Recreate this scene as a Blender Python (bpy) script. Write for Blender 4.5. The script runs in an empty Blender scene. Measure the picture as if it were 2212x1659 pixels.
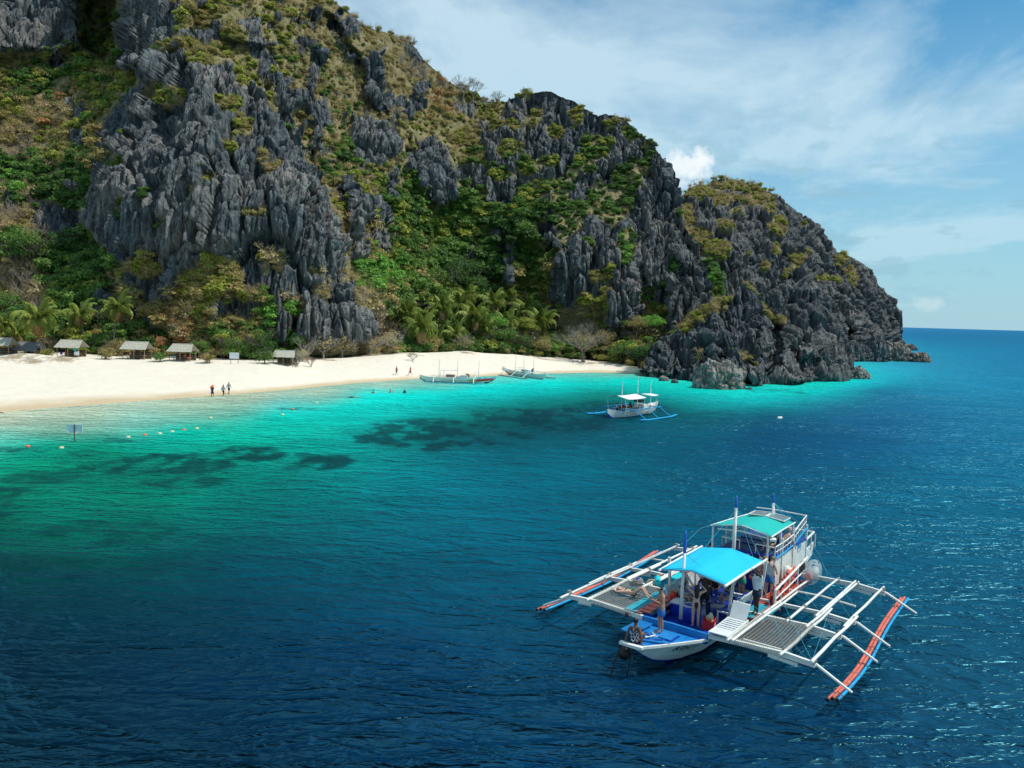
import bpy, math, random
import numpy as np
from mathutils import Vector, Matrix
rnd = random.Random(7)
scene = bpy.context.scene
COL = scene.collection
# ------------------------------------------------------------------ camera (all pixel numbers below are in a 2212 x 1659 picture)
PW, PH, FPX = 2212., 1659., 1736.
PITCH, ROLL, CAMH = math.radians(4.82), math.radians(1.6), 12.4
fw = np.array([0, math.cos(PITCH), -math.sin(PITCH)]); r0 = np.array([1., 0, 0]); u0 = np.cross(r0, fw)
RI = math.cos(ROLL)*r0+math.sin(ROLL)*u0; UP = -math.sin(ROLL)*r0+math.cos(ROLL)*u0
cam = bpy.data.objects.new('camera', bpy.data.cameras.new('camera')); COL.objects.link(cam)
cam.data.sensor_width = 36; cam.data.lens = 36*FPX/PW; cam.data.clip_start = .5; cam.data.clip_end = 120000
M = Matrix(((RI[0], UP[0], -fw[0], 0), (RI[1], UP[1], -fw[1], 0), (RI[2], UP[2], -fw[2], CAMH), (0, 0, 0, 1)))
cam.matrix_world = M
scene.camera = cam
# ------------------------------------------------------------------ light
SUN_EL, SUN_AZ = math.radians(60), math.radians(93)     # azimuth clockwise from +Y (north)
sd = Vector((math.sin(SUN_AZ)*math.cos(SUN_EL), math.cos(SUN_AZ)*math.cos(SUN_EL), math.sin(SUN_EL)))
sun = bpy.data.objects.new('sun', bpy.data.lights.new('sun', 'SUN')); COL.objects.link(sun)
sun.data.energy = 3.9; sun.data.angle = math.radians(.5); sun.data.color = (1., .955, .88)
sun.rotation_euler = sd.to_track_quat('Z', 'Y').to_euler()
world = bpy.data.worlds.new('World'); scene.world = world; world.use_nodes = True
scene.view_settings.view_transform = 'Standard'; scene.view_settings.look = 'None'
scene.view_settings.exposure = 0.12; scene.view_settings.gamma = 1.0; scene.view_settings.use_curve_mapping = False
scene.cycles.max_bounces = 5; scene.cycles.diffuse_bounces = 3; scene.cycles.glossy_bounces = 2
scene.cycles.transmission_bounces = 4; scene.cycles.transparent_max_bounces = 8; scene.cycles.use_denoising = True
scene.cycles.sample_clamp_indirect = 4; scene.cycles.sample_clamp_direct = 1.25


class NT:
    def __init__(s, nt): s.nt = nt; nt.nodes.clear()
    def n(s, t, **k):
        o = s.nt.nodes.new(t)
        for a, v in k.items():
            if a.startswith('i_'):
                key = a[2:]; key = int(key) if key.isdigit() else key.replace('_', ' ')
                s.set(o, key, v)
            else: setattr(o, a, v)
        return o
    def set(s, o, key, v):
        if isinstance(v, bpy.types.Node): s.nt.links.new(v.outputs[0], o.inputs[key])
        elif isinstance(v, bpy.types.NodeSocket): s.nt.links.new(v, o.inputs[key])
        else: o.inputs[key].default_value = v
    def math(s, op, a, b=0., c=0., clamp=False):
        o = s.n('ShaderNodeMath', operation=op, use_clamp=clamp); s.set(o, 0, a); s.set(o, 1, b); s.set(o, 2, c); return o
    def mix(s, f, a, b, mode='MIX'):
        o = s.n('ShaderNodeMixRGB', blend_type=mode); s.set(o, 0, f); s.set(o, 1, a); s.set(o, 2, b); return o
    def ramp(s, f, st):
        o = s.n('ShaderNodeValToRGB'); s.set(o, 0, f); e = o.color_ramp.elements
        while len(e) < len(st): e.new(.5)
        for i, (p, c) in enumerate(st):
            e[i].position = p; e[i].color = (c, c, c, 1) if not isinstance(c, (tuple, list)) else (*c[:3], 1)
        return o
    def mapping(s, vec, scale=(1, 1, 1), rot=(0, 0, 0), loc=(0, 0, 0)):
        o = s.n('ShaderNodeMapping'); s.set(o, 0, vec); s.set(o, 1, loc); s.set(o, 2, rot); s.set(o, 3, scale); return o
    def noise(s, vec, sc, det=4, rough=.5, dist=0, lac=2.):
        o = s.n('ShaderNodeTexNoise'); s.set(o, 'Vector', vec); s.set(o, 'Scale', sc); s.set(o, 'Detail', det)
        s.set(o, 'Roughness', rough); s.set(o, 'Distortion', dist); s.set(o, 'Lacunarity', lac); return o


# sky: Nishita, with thin streaky cloud, mixed by direction only
def build_sky():
    w = NT(world.node_tree)
    geo = w.n('ShaderNodeTexCoord').outputs['Generated']
    sky = w.n('ShaderNodeTexSky', sky_type='NISHITA', sun_disc=False, sun_elevation=SUN_EL, sun_rotation=SUN_AZ,
              altitude=0, air_density=1.0, dust_density=1.2, ozone_density=2.2)
    sep = w.n('ShaderNodeSeparateXYZ'); w.set(sep, 0, geo)
    z = w.math('MAXIMUM', sep.outputs[2], .0)
    # flat cloud deck projection
    den = w.math('ADD', z, .11)
    px = w.math('DIVIDE', sep.outputs[0], den); py = w.math('DIVIDE', sep.outputs[1], den)
    cmb = w.n('ShaderNodeCombineXYZ'); w.set(cmb, 0, px); w.set(cmb, 1, py)
    tint = w.mix(1., sky, (.13, .58, .72, 1), 'MULTIPLY')
    m1 = w.mapping(cmb, (1.0, .60, 1), (0, 0, math.radians(-52)), (6.6, 9.1, 0))
    n1 = w.noise(m1, 1.15, 11, .62, .55)
    m2 = w.mapping(cmb, (.8, .5, 1), (0, 0, math.radians(28)), (12.5, 5.1, 0))
    n2 = w.noise(m2, .8, 5, .52, .2)
    s = w.math('MULTIPLY_ADD', n2, .55, w.math('MULTIPLY', n1, .62))
    c1 = w.ramp(s, [(.46, 0.), (.55, .38), (.69, .95)])
    # more veil near the horizon
    hz = w.ramp(z, [(0., 1.), (.12, .60), (.38, .0)])
    veil = w.math('MULTIPLY', hz, .92)
    cover = w.math('MAXIMUM', c1, veil)
    cloudcol = w.mix(hz, (4.1, 5.2, 5.8, 1), (3.0, 4.5, 5.2, 1))
    mixed = w.mix(w.math('MULTIPLY', cover, .86), tint, cloudcol)
    # low grey-blue cumulus banks near the horizon
    m3 = w.mapping(geo, (1.4, 1.4, 3.6), (0, 0, 0), (2.2, .4, .15))
    n3 = w.noise(m3, 10.5, 6, .55, .1)
    low = w.ramp(z, [(.01, 0.), (.06, 1.), (.2, .9), (.3, 0.)])
    g = w.math('MULTIPLY', w.ramp(n3, [(.55, 0.), (.62, 1.)]), low)
    mixed = w.mix(w.math('MULTIPLY', g, .5), mixed, (1.9, 3.3, 4.1, 1))
    # bright cumulus heads (real bearings)
    def puff(mx, az, el, ra, re, amt):
        d = Vector((math.sin(az)*math.cos(el), math.cos(az)*math.cos(el), math.sin(el)))
        vs = w.n('ShaderNodeVectorMath', operation='SUBTRACT'); w.set(vs, 0, geo); w.set(vs, 1, d)
        nn = w.noise(geo, 34, 8, .66)
        vm = w.n('ShaderNodeVectorMath', operation='MULTIPLY'); w.set(vm, 0, vs); w.set(vm, 1, (1/ra, 1/ra, 1/re))
        ln = w.n('ShaderNodeVectorMath', operation='LENGTH'); w.set(ln, 0, vm)
        r = w.math('MULTIPLY_ADD', nn, 3.4, w.math('SUBTRACT', ln.outputs['Value'], 1.7))
        return w.mix(w.math('MULTIPLY', w.ramp(r, [(.35, 1.), (1.0, .25), (1.35, 0.)]), amt), mx, (5.6, 6.0, 6.2, 1))
    for (X, Y, rx, ry, am) in [(1512, 332, 30, 20, 1.), (1478, 362, 46, 30, .9), (1450, 392, 50, 26, .7), (2003, 655, 32, 14, .25)]:
        d = fw*FPX+RI*(X-PW/2)+UP*(PH/2-Y); d = d/np.linalg.norm(d)
        mixed = puff(mixed, math.atan2(d[0], d[1]), math.asin(d[2]), rx/FPX, ry/FPX, am)
    bg = w.n('ShaderNodeBackground'); w.set(bg, 0, mixed); w.set(bg, 1, .15)
    out = w.n('ShaderNodeOutputWorld'); w.set(out, 0, bg)
build_sky()

# ------------------------------------------------------------------ pixel <-> place helpers
CP = np.array([0, 0, CAMH])
def rays(x, y):
    x = np.asarray(x, float)[..., None]; y = np.asarray(y, float)[..., None]
    return fw*FPX+RI*(x-PW/2)+UP*(PH/2-y)
def atz(x, y, z): d = rays(x, y); t = (z-CAMH)/d[..., 2]; return CP+d*t[..., None]
def aty(x, y, Y): d = rays(x, y); t = np.asarray(Y)/d[..., 1]; return CP+d*t[..., None]
def pix(P):
    q = np.asarray(P)-CP; zc = q@fw; return PW/2+FPX*(q@RI)/zc, PH/2-FPX*(q@UP)/zc
def lin(c): c = np.asarray(c, float)/255.; return np.where(c < .04045, c/12.92, ((c+.055)/1.055)**2.4)

# ------------------------------------------------------------------ numpy noise
def h3(ix, iy, iz, seed=0):
    h = (ix.astype(np.uint32)*np.uint32(374761393)+iy.astype(np.uint32)*np.uint32(668265263)+iz.astype(np.uint32)*np.uint32(2147483647)
         + np.uint32((seed*144665+977) & 0xffffffff))
    h = (h ^ (h >> np.uint32(13)))*np.uint32(1274126177); h = (h ^ (h >> np.uint32(16)))*np.uint32(2246822519)
    return ((h ^ (h >> np.uint32(15))) & np.uint32(0xffffff)).astype(np.float32)/np.float32(16777216.)
def vnoise(x, y, z, seed=0):
    x = np.asarray(x, np.float32); y = np.asarray(y, np.float32)+np.zeros_like(x); z = np.asarray(z, np.float32)+np.zeros_like(x)
    fx, fy, fz = np.floor(x), np.floor(y), np.floor(z); ix, iy, iz = fx.astype(np.int32), fy.astype(np.int32), fz.astype(np.int32)
    x, y, z = x-fx, y-fy, z-fz
    u, v, w = x*x*(3-2*x), y*y*(3-2*y), z*z*(3-2*z)
    def c(a, b, d): return h3(ix+a, iy+b, iz+d, seed)
    def l(a, b, t): return a+(b-a)*t
    return l(l(l(c(0, 0, 0), c(1, 0, 0), u), l(c(0, 1, 0), c(1, 1, 0), u), v),
             l(l(c(0, 0, 1), c(1, 0, 1), u), l(c(0, 1, 1), c(1, 1, 1), u), v), w)*2-1
def fbm(x, y, z, octv=4, seed=0, ridge=False, gain=.5):
    s = 0; a = 1.; t = 0
    for o in range(octv):
        n = vnoise(x, y, z, seed+o*17)
        s = s+a*((1-2*abs(n)) if ridge else n); t += a; a *= gain; x, y, z = x*2.03+5.1, y*2.03+1.7, z*2.03+9.2
    return s/t
def worley(x, y, z, seed=0):
    x = np.asarray(x, np.float32); y = np.asarray(y, np.float32); z = np.asarray(z, np.float32)
    ix, iy, iz = [np.floor(t).astype(np.int32) for t in (x, y, z)]
    f1 = np.full(x.shape, 9., np.float32); f2 = f1.copy(); cid = np.zeros_like(f1); tilt = np.zeros_like(f1)
    for a in (-1, 0, 1):
        for b in (-1, 0, 1):
            for c in (-1, 0, 1):
                jx, jy, jz = ix+a, iy+b, iz+c
                r1, r2, r3 = h3(jx, jy, jz, seed), h3(jx, jy, jz, seed+1), h3(jx, jy, jz, seed+2)
                dx, dy, dz = jx+r1-x, jy+r2-y, jz+r3-z
                d = np.sqrt(dx*dx+dy*dy+dz*dz); m = d < f1
                f2 = np.where(m, f1, np.minimum(f2, d)); f1 = np.where(m, d, f1)
                k = (r1*7.31+r2*3.7+r3*5.9) % 1.
                cid = np.where(m, k, cid)
                tilt = np.where(m, -dx*((r2*9.1) % 1-.5)-dy*((r3*9.1) % 1-.5)-dz*((r1*9.1) % 1-.5), tilt)
    return f1, f2, cid, tilt

# ------------------------------------------------------------------ object helpers
def tag(o, label=None, cat=None, group=None, kind=None):
    if label: o['label'] = label
    if cat: o['category'] = cat
    if group: o['group'] = group
    if kind: o['kind'] = kind
    return o
def mesh_np(name, V, Q, mats=None, attrs=None, smooth=True, parent=None, link=True):
    me = bpy.data.meshes.new(name); V = np.asarray(V, np.float32); Q = np.asarray(Q, np.int32); k = Q.shape[1]
    me.vertices.add(len(V)); me.vertices.foreach_set('co', V.ravel())
    me.loops.add(Q.size); me.loops.foreach_set('vertex_index', Q.ravel())
    me.polygons.add(len(Q)); me.polygons.foreach_set('loop_start', np.arange(0, Q.size, k, dtype=np.int32))
    me.update(calc_edges=True)
    if smooth: me.polygons.foreach_set('use_smooth', np.ones(len(Q), bool))
    for an, (dom, arr) in (attrs or {}).items():
        if arr.ndim == 2:
            A = me.attributes.new(an, 'FLOAT_COLOR', dom); A.data.foreach_set('color', np.c_[arr, np.ones(len(arr))].astype(np.float32).ravel())
        else:
            A = me.attributes.new(an, 'FLOAT', dom); A.data.foreach_set('value', arr.astype(np.float32))
    if mats: me.materials.append(mats)
    o = bpy.data.objects.new(name, me)
    if link: COL.objects.link(o)
    if parent: o.parent = parent
    return o
def gridq(nr, nc):
    i = np.arange(nr-1)[:, None]*nc+np.arange(nc-1)[None, :]; i = i.ravel()
    return np.c_[i, i+1, i+nc+1, i+nc]
def inpoly(px, py, poly):
    px = np.asarray(px); ins = np.zeros(px.shape, bool); n = len(poly)
    for i in range(n):
        x1, y1 = poly[i]; x2, y2 = poly[(i+1) % n]
        if y1 == y2: continue
        c = ((y1 > py) != (y2 > py)) & (px < (x2-x1)*(py-y1)/(y2-y1)+x1); ins ^= c
    return ins
def softpoly(px, py, poly, w=6.):
    """smooth 0..1 membership, w = width of the edge"""
    px = np.asarray(px, np.float32); py = np.asarray(py, np.float32)
    xs = [p[0] for p in poly]; ys = [p[1] for p in poly]
    out = np.zeros(px.shape, np.float32)
    bb = (px > min(xs)-w*2) & (px < max(xs)+w*2) & (py > min(ys)-w*2) & (py < max(ys)+w*2)
    x, y = px[bb], py[bb]
    if x.size == 0: return out
    d = np.full(x.shape, 1e9, np.float32); n = len(poly)
    for i in range(n):
        x1, y1 = poly[i]; x2, y2 = poly[(i+1) % n]; ex, ey = x2-x1, y2-y1; L = ex*ex+ey*ey+1e-6
        t = np.clip(((x-x1)*ex+(y-y1)*ey)/L, 0, 1); d = np.minimum(d, np.hypot(x-x1-t*ex, y-y1-t*ey))
    s = np.where(inpoly(x, y, poly), d, -d); out[bb] = np.clip(s/w*.5+.5, 0, 1)
    return out
def rbf(pts, vals, X, Y, sm=0.):
    P = np.array(pts, float); V = np.array(vals, float); D = np.hypot(P[:, None, 0]-P[None, :, 0], P[:, None, 1]-P[None, :, 1])
    n = len(P); A = np.zeros((n+3, n+3)); A[:n, :n] = D+np.eye(n)*sm; A[:n, n] = 1; A[:n, n+1:] = P; A[n, :n] = 1; A[n+1:, :n] = P.T
    V2 = V.reshape(n, -1); W = np.linalg.solve(A, np.r_[V2, np.zeros((3, V2.shape[1]))])
    out = np.zeros((X.size, V2.shape[1])); x = X.ravel(); y = Y.ravel()
    for i in range(n): out += np.hypot(x-P[i, 0], y-P[i, 1])[:, None]*W[i]
    out += W[n]+x[:, None]*W[n+1]+y[:, None]*W[n+2]
    return out.reshape(X.shape+(V2.shape[1],))[..., 0] if V.ndim == 1 else out.reshape(X.shape+(V2.shape[1],))

MATS = {}
def mat(name, col, rough=.6, metal=0., var=.08, bump=0., bscale=20., spec=.4, sheen=0, alpha=None):
    """plain painted / plastic / cloth surface with slight grime and tonal wear"""
    if name in MATS: return MATS[name]
    m = bpy.data.materials.new(name); m.use_nodes = True; t = NT(m.node_tree); MATS[name] = m
    tc = t.n('ShaderNodeTexCoord').outputs['Object']
    n = t.noise(tc, 3.1, 6, .65); n2 = t.noise(tc, 17., 3, .6)
    f = t.math('MULTIPLY_ADD', n2, .4, t.math('MULTIPLY', n, .6))
    c = t.mix(t.ramp(f, [(.35, 1.), (.62, 0.)]), (*col, 1), (*[x*(1-var*2.4)+.01*var for x in col], 1))
    b = t.n('ShaderNodeBsdfPrincipled'); t.set(b, 'Base Color', c); t.set(b, 'Roughness', rough); t.set(b, 'Metallic', metal)
    t.set(b, 'Specular IOR Level', spec)
    if alpha is not None: t.set(b, 'Alpha', alpha)
    if bump:
        bn = t.n('ShaderNodeBump'); t.set(bn, 'Strength', bump); t.set(bn, 'Distance', .02); t.set(bn, 'Height', t.noise(tc, bscale, 3)); t.set(b, 'Normal', bn)
    o = t.n('ShaderNodeOutputMaterial'); t.set(o, 0, b)
    return m
# ------------------------------------------------------------------ rock material
def rock_material(name, a, b, tan, dirt, bscale=1.):
    m = bpy.data.materials.new(name); m.use_nodes = True; t = NT(m.node_tree)
    pos = t.n('ShaderNodeNewGeometry').outputs['Position']
    vf = t.n('ShaderNodeAttribute', attribute_name='veg').outputs['Fac']
    big = t.noise(pos, .045, 4, .6); med = t.noise(pos, .35, 6, .65)
    fl = t.noise(t.mapping(pos, (1.3, .5, .13)), 1.1, 5, .6, .3)          # run-off streaks down the face
    fine = t.noise(pos, 2.4, 5, .7)
    c = t.mix(t.ramp(med, [(.3, 0.), (.7, 1.)]), (*a, 1), (*b, 1))
    c = t.mix(t.ramp(big, [(.44, 0.), (.64, .85)]), c, (*tan, 1))
    c = t.mix(t.ramp(fl, [(.40, .72), (.56, 0.)]), c, (*[x*.42 for x in a], 1))
    c = t.mix(t.ramp(fine, [(.56, 0.), (.8, .55)]), c, (*[x*1.75 for x in b], 1)); c = t.mix(t.ramp(fl, [(.56, 0.), (.70, .5)]), c, (b[0]*1.75, b[1]*1.62, b[2]*1.5, 1))
    soil = t.mix(t.ramp(t.noise(pos, .5, 6, .7), [(.35, 0.), (.62, 1.)]), (*dirt[0], 1), (*dirt[1], 1))
    vm = t.math('ADD', vf, t.math('MULTIPLY', t.math('SUBTRACT', med, .5), .7))
    c = t.mix(t.ramp(vm, [(.42, 0.), (.6, 1.)]), c, soil)
    bs = t.n('ShaderNodeBsdfPrincipled'); t.set(bs, 'Base Color', c); t.set(bs, 'Roughness', .9); t.set(bs, 'Specular IOR Level', .18)
    v = t.n('ShaderNodeTexVoronoi', feature='DISTANCE_TO_EDGE'); t.set(v, 'Vector', t.mapping(pos, (1.7, .8, .30))); t.set(v, 'Scale', .75*bscale)
    hgt = t.math('ADD', t.math('MULTIPLY', t.ramp(v.outputs[0], [(0., 0.), (.12, 1.)]), .45), t.math('ADD', t.math('MULTIPLY', fine, .7), t.math('MULTIPLY', fl, .7)))
    bn = t.n('ShaderNodeBump'); t.set(bn, 'Strength', .9); t.set(bn, 'Distance', .45); t.set(bn, 'Height', hgt); t.set(bs, 'Normal', bn)
    o = t.n('ShaderNodeOutputMaterial'); t.set(o, 0, bs); return m
ROCK = rock_material('limestone', (.060, .073, .083), (.135, .152, .158), (.24, .222, .20), ((.13, .135, .05), (.28, .22, .12)))
ROCKC = rock_material('sea_worn_limestone', (.060, .071, .080), (.135, .152, .160), (.20, .195, .185), ((.12, .125, .05), (.25, .20, .12)), 1.3)

def A_(L, k=.4533, ox=0., oy=0.): return [(ox+k*x, oy+k*y) for x, y in L]
def B_(L): return A_(L, .4, 752.1, 132.7)
def C_(L): return A_(L, .32, 1327., 354.)
# outlines of bare rock
ROCKS = [A_(p) for p in [
    [(640,430),(790,270),(920,270),(1100,310),(1140,420),(1200,410),(1300,540),(1400,680),(1450,790),(1550,820),(1570,950),(1600,1080),(1650,1230),(1660,1320),(1600,1340),(1480,1290),(1440,1330),(1400,1440),(1310,1460),(1260,1350),(1150,1400),(1130,1280),(1000,1210),(960,1280),(850,1300),(700,1260),(560,1250),(480,1140),(400,1020),(450,850),(470,640),(570,500)],
    [(560,1350),(620,1300),(860,1280),(880,1340),(830,1440),(700,1470),(630,1420)],
    [(1000,1480),(1100,1390),(1240,1440),(1210,1530),(1010,1520)], [(1330,1480),(1440,1460),(1450,1600),(1350,1580)],
    [(1260,1330),(1400,1300),(1560,1330),(1690,1330),(1760,1500),(1790,1640),(1330,1640),(1300,1480)], [(0,-600),(360,-600),(370,180),(260,260),(0,240),(-300,240),(-300,-600)],
    [(570,-600),(900,-600),(860,0),(820,200),(720,280),(600,350),(570,300)], [(1020,70),(1250,60),(1270,210),(1160,210),(1010,140)],
    [(1230,220),(1310,250),(1310,370),(1240,390)], [(1560,80),(1700,110),(1710,190),(1800,300),(1840,480),(1830,560),(1760,470),(1740,400),(1720,270),(1590,150)],
    [(1290,430),(1420,460),(1560,480),(1580,760),(1440,740),(1320,540)], [(1740,560),(1840,640),(1840,780),(1700,800),(1650,650)],
    [(1650,860),(1750,950),(1720,1140),(1680,1100)], [(1790,900),(1870,1000),(1900,1200),(1860,1200),(1790,1090)],
    [(180,980),(400,1000),(380,1080),(200,1130),(150,1080)], [(390,1490),(520,1470),(560,1560),(420,1590)], [(840,160),(950,130),(1000,200),(850,200)],
    [(320,620),(410,620),(400,700),(330,710)]]] + [B_(p) for p in [
    [(340,430),(470,400),(560,470),(570,720),(480,790),(370,660)], [(580,210),(690,230),(680,300),(590,270)],
    [(840,200),(1000,165),(1130,165),(1220,215),(1320,275),(1480,285),(1590,385),(1700,475),(1760,600),(1790,820),(1850,930),(1900,1010),(1960,1100),(1980,1500),(1720,1500),(1740,1250),(1720,1210),(1550,1240),(1540,1420),(1390,1420),(1400,1240),(1330,1290),(1240,1270),(1230,1340),(1100,1310),(1110,1100),(1170,960),(1300,830),(1480,870),(1520,800),(1540,620),(1420,560),(1320,600),(1300,760),(1210,760),(1110,590),(930,640),(960,500),(840,500),(720,410),(700,330),(830,300)],
    [(570,550),(700,560),(960,640),(900,800),(760,790),(690,720),(580,640)], [(760,880),(850,890),(860,1000),(900,970),(910,1200),(860,1210),(850,1060),(780,1020)],
    [(1020,720),(1110,700),(1120,960),(1030,980)], [(700,400),(900,390),(1120,400),(1320,420),(1520,560),(1420,640),(1300,680),(1200,640),(1000,640),(860,600),(760,560)]]]
# green or dry patches that sit on the bare rock: x, y, rx, ry, kind
# kinds: 0 dark green, 1 mid green, 2 yellow green, 3 olive tan, 4 dry straw, 5 bright green, 6 rust
PATCH = [(a*.4533, b*.4533, c*.4533, d*.4533, k) for a, b, c, d, k in [
    (870,90,45,45,2),(1015,40,70,55,2),(1110,160,70,60,0),(900,230,60,40,2),(960,280,70,50,3),(1000,90,30,30,1),(780,450,70,45,2),(1090,490,75,50,1),(1150,590,50,60,3),
    (1100,690,38,32,2),(1290,810,35,40,3),(1250,730,22,45,2),(560,800,45,35,1),(1005,880,25,35,2),(940,940,25,30,2),(700,945,20,20,2),(1220,1050,35,22,6),(590,1000,25,60,0),
    (1350,350,60,45,2),(1420,580,40,50,1),(1470,660,30,60,1),(1600,640,75,70,1),(1690,530,60,45,0),(1580,830,80,70,0),(1700,230,55,50,1),(990,1330,130,75,3),(890,1420,70,50,2),
    (930,1490,55,40,2),(700,1290,90,50,3),(1530,1410,45,45,2),(1400,1470,50,35,3),(1270,1250,25,60,6),(980,1150,25,45,6),(790,1090,40,18,2),(1340,1260,25,60,2),(660,690,30,15,2),(500,760,18,25,2)]]
PATCH += [(752.1+a*.4, 132.7+b*.4, c*.4, d*.4, k) for a, b, c, d, k in [
    (770,280,70,38,2),(860,350,110,30,3),(1010,310,50,40,3),(1230,300,45,45,2),(1120,380,50,35,1),(1330,460,85,75,0),(1410,350,35,30,2),(1530,380,60,45,2),(1630,430,40,30,2),
    (1510,630,90,70,2),(1530,560,50,40,3),(980,570,70,50,1),(1080,540,60,40,2),(870,480,70,50,1),(830,620,60,45,2),(1165,680,60,58,5),(1120,760,30,60,2),(1400,800,110,50,3),
    (620,680,45,45,2),(1270,560,60,60,1),(1290,470,45,70,0),(620,790,100,60,1),(1030,700,60,70,1),(740,720,30,30,2),(1500,1010,45,110,3),(1370,1170,70,45,2),(1600,560,45,40,2),
    (1650,500,35,30,2),(1740,1090,25,40,2),(1210,600,50,35,2),(930,150,60,50,2),(800,180,60,50,3),(1010,820,70,50,1),(1320,990,30,30,3)]]
DEP = [(-150,770,178),(0,765,172),(200,765,163),(400,770,162),(600,775,168),(750,775,176),(830,765,184),(1000,760,222),(1200,762,228),(1350,775,218),(1450,780,212),(1560,790,214),
       (-150,500,215),(0,500,200),(100,620,182),(150,450,208),(100,300,235),(0,100,262),(-150,50,262),(230,50,268),(200,200,245),(250,-200,280),(-150,-260,290),(0,-260,285),
       (330,60,232),(400,-200,255),(600,-260,270),(800,-260,300),(250,400,186),(450,400,176),(620,420,180),(400,150,198),(500,200,199),(560,650,168),(350,600,172),(720,600,178),(790,690,178),
       (600,60,226),(740,20,262),(750,200,236),(820,100,262),(700,300,214),(850,350,224),(820,550,196),(880,650,200),
       (950,500,250),(1000,620,236),(1050,450,256),(950,300,264),(900,200,275),(870,90,292),(1010,190,300),(1100,215,298),
       (1100,300,270),(1185,200,288),(1300,300,268),(1300,252,275),(1400,400,258),(1440,365,262),(1460,450,252),(1250,620,224),(1200,520,230),(1450,650,218),(1350,520,236),(1500,520,236),(1540,600,222)]
TOP_A = [(-200,-260),(640,-260),(690,-30),(720,4),(745,20),(775,52),(800,64),(830,72),(855,80),(885,88),(905,118),(935,148),(960,168),(985,186),(1030,208),(1060,220),(1090,224),(1110,214),(1130,206),(1160,199),(1190,198),(1215,206),(1240,219),(1262,234),(1300,248),(1345,254),(1362,270),(1385,290),(1420,328),(1440,362),(1456,388),(1464,410),(1470,440),(1476,480),(1484,506),(1500,520),(1515,545),(1535,560),(1545,600),(1556,680)]
def curve(pts, x): return np.interp(x, [p[0] for p in pts], [p[1] for p in pts])

def relief(name, x0, x1, top, base, depth_fn, step, vstep, rock_fn, material, amp=1., seed=0, jag=5., mesh_lod=1., back=26.):
    """a hillside: a sheet of real distances with fractured limestone relief, and its far slope behind the crest"""
    nc = int((x1-x0)/step); x = np.linspace(x0, x1, nc)
    tp = curve(top, x) + jag*(fbm(x/23., 0*x+seed, 0*x, 4, seed+3)) ; bs = curve(base, x)+5
    nr = int((bs.max()-tp.min())/vstep); 
    v = np.linspace(0, 1, nr)[:, None]
    X = np.repeat(x[None, :], nr, 0); Y = bs[None, :]+(tp-bs)[None, :]*v
    D = depth_fn(X, Y)
    P = aty(X, Y, D)
    # smoothed normal of the big form
    def nrm(P):
        du = np.gradient(P, axis=1); dv = np.gradient(P, axis=0); n = np.cross(du, dv); return n/(np.linalg.norm(n, axis=2, keepdims=True)+1e-9)
    N = nrm(P); N = N*.75+np.array([0, -.55, .15]); N /= np.linalg.norm(N, axis=2, keepdims=True)
    px, py, pz = [P[..., i].astype(np.float32) for i in range(3)]
    rk = rock_fn(X, Y)                                   # 1 = bare rock
    py_ = py; py = py/2.6; wx = fbm(px/12, py/12, pz/30, 3, seed+31)*3.0; wz = fbm(px/12+40, py/12, pz/16, 3, seed+37)*2.2
    bigr = fbm(px/26, py/26, pz/60, 3, seed+5, True); b1, b2, bc, bt_ = worley((px+2*wx)/15., (py+wz)/15., (pz+wz*3)/46., seed+101)
    f1, f2, cid, tl = worley((px+wx*.7)/5.5, (py+wz)/5.5, (pz+wz*2.2)/24., seed+11)
    g1, g2, cid2, tl2 = worley((px+wx*.5)/2.2, (py+wz*.6)/2.2, (pz+wz*1.5)/11.0, seed+71)
    e1, e2, cid3, tl3 = worley((px+wx*.3)/.95, (py)/.95, (pz+wx*.6)/4.2, seed+91)
    flute = fbm((px+wx*.5)/1.3, py/1.3, pz/18., 3, seed+41, True); fl2 = fbm((px+wx*.3)/.5, py/.6, pz/7., 2, seed+43, True)
    crack = np.clip((f2-f1)/.13, 0, 1); crack2 = np.clip((g2-g1)/.15, 0, 1); crack3 = np.clip((e2-e1)/.2, 0, 1)
    d = 1.4*bigr+4.6*(bc-.5)+6.5*bt_-2.2*(1-np.clip((b2-b1)/.10, 0, 1))+3.2*(cid-.5)+3.0*tl-2.2*(1-crack)+1.5*(cid2-.5)+1.5*tl2-.9*(1-crack2)+.55*(cid3-.5)+.5*tl3-.4*(1-crack3)+1.35*flute+.34*fl2; py = py_
    soil = 1.6*fbm(px/11, py/11, pz/11, 4, seed+51)+.35*fbm(px/1.3, py/1.3, pz/1.3, 3, seed+61)
    disp = amp*(rk*d+(1-rk)*soil)
    edge = np.clip(v*0+np.minimum(1, (1-v)*30), 0, 1)
    Pn = P+N*(disp*(.35+.65*edge))[..., None]
    rows = [Pn]
    last = Pn[-1]; dr = Pn[-1]-CP; dr[:, 2] = 0; dr /= np.linalg.norm(dr, axis=1, keepdims=True)
    for k, (b_, dz) in enumerate([(.05, -.01), (.15, -.06), (.35, -.2), (.7, -.5), (1.2, -1.1), (2., -2.2)]):
        q = last+dr*back*b_; q[:, 2] += back*dz+1.2*fbm(q[:, 0]/3, q[:, 1]/3, 0*q[:, 0], 3, seed+k)*min(1, b_*3); rows.append(q[None])
    V = np.concatenate(rows, 0); R_, C__ = V.shape[:2]
    veg = np.concatenate([1-rk, np.repeat((1-rk)[-1:], R_-nr, 0)], 0)
    o = mesh_np(name, V.reshape(-1, 3), gridq(R_, C__)[:, ::1], material, {'veg': ('POINT', veg.ravel())})
    return o, dict(P=Pn, X=X, Y=Y, rk=rk, N=N, crack=crack)

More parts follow.
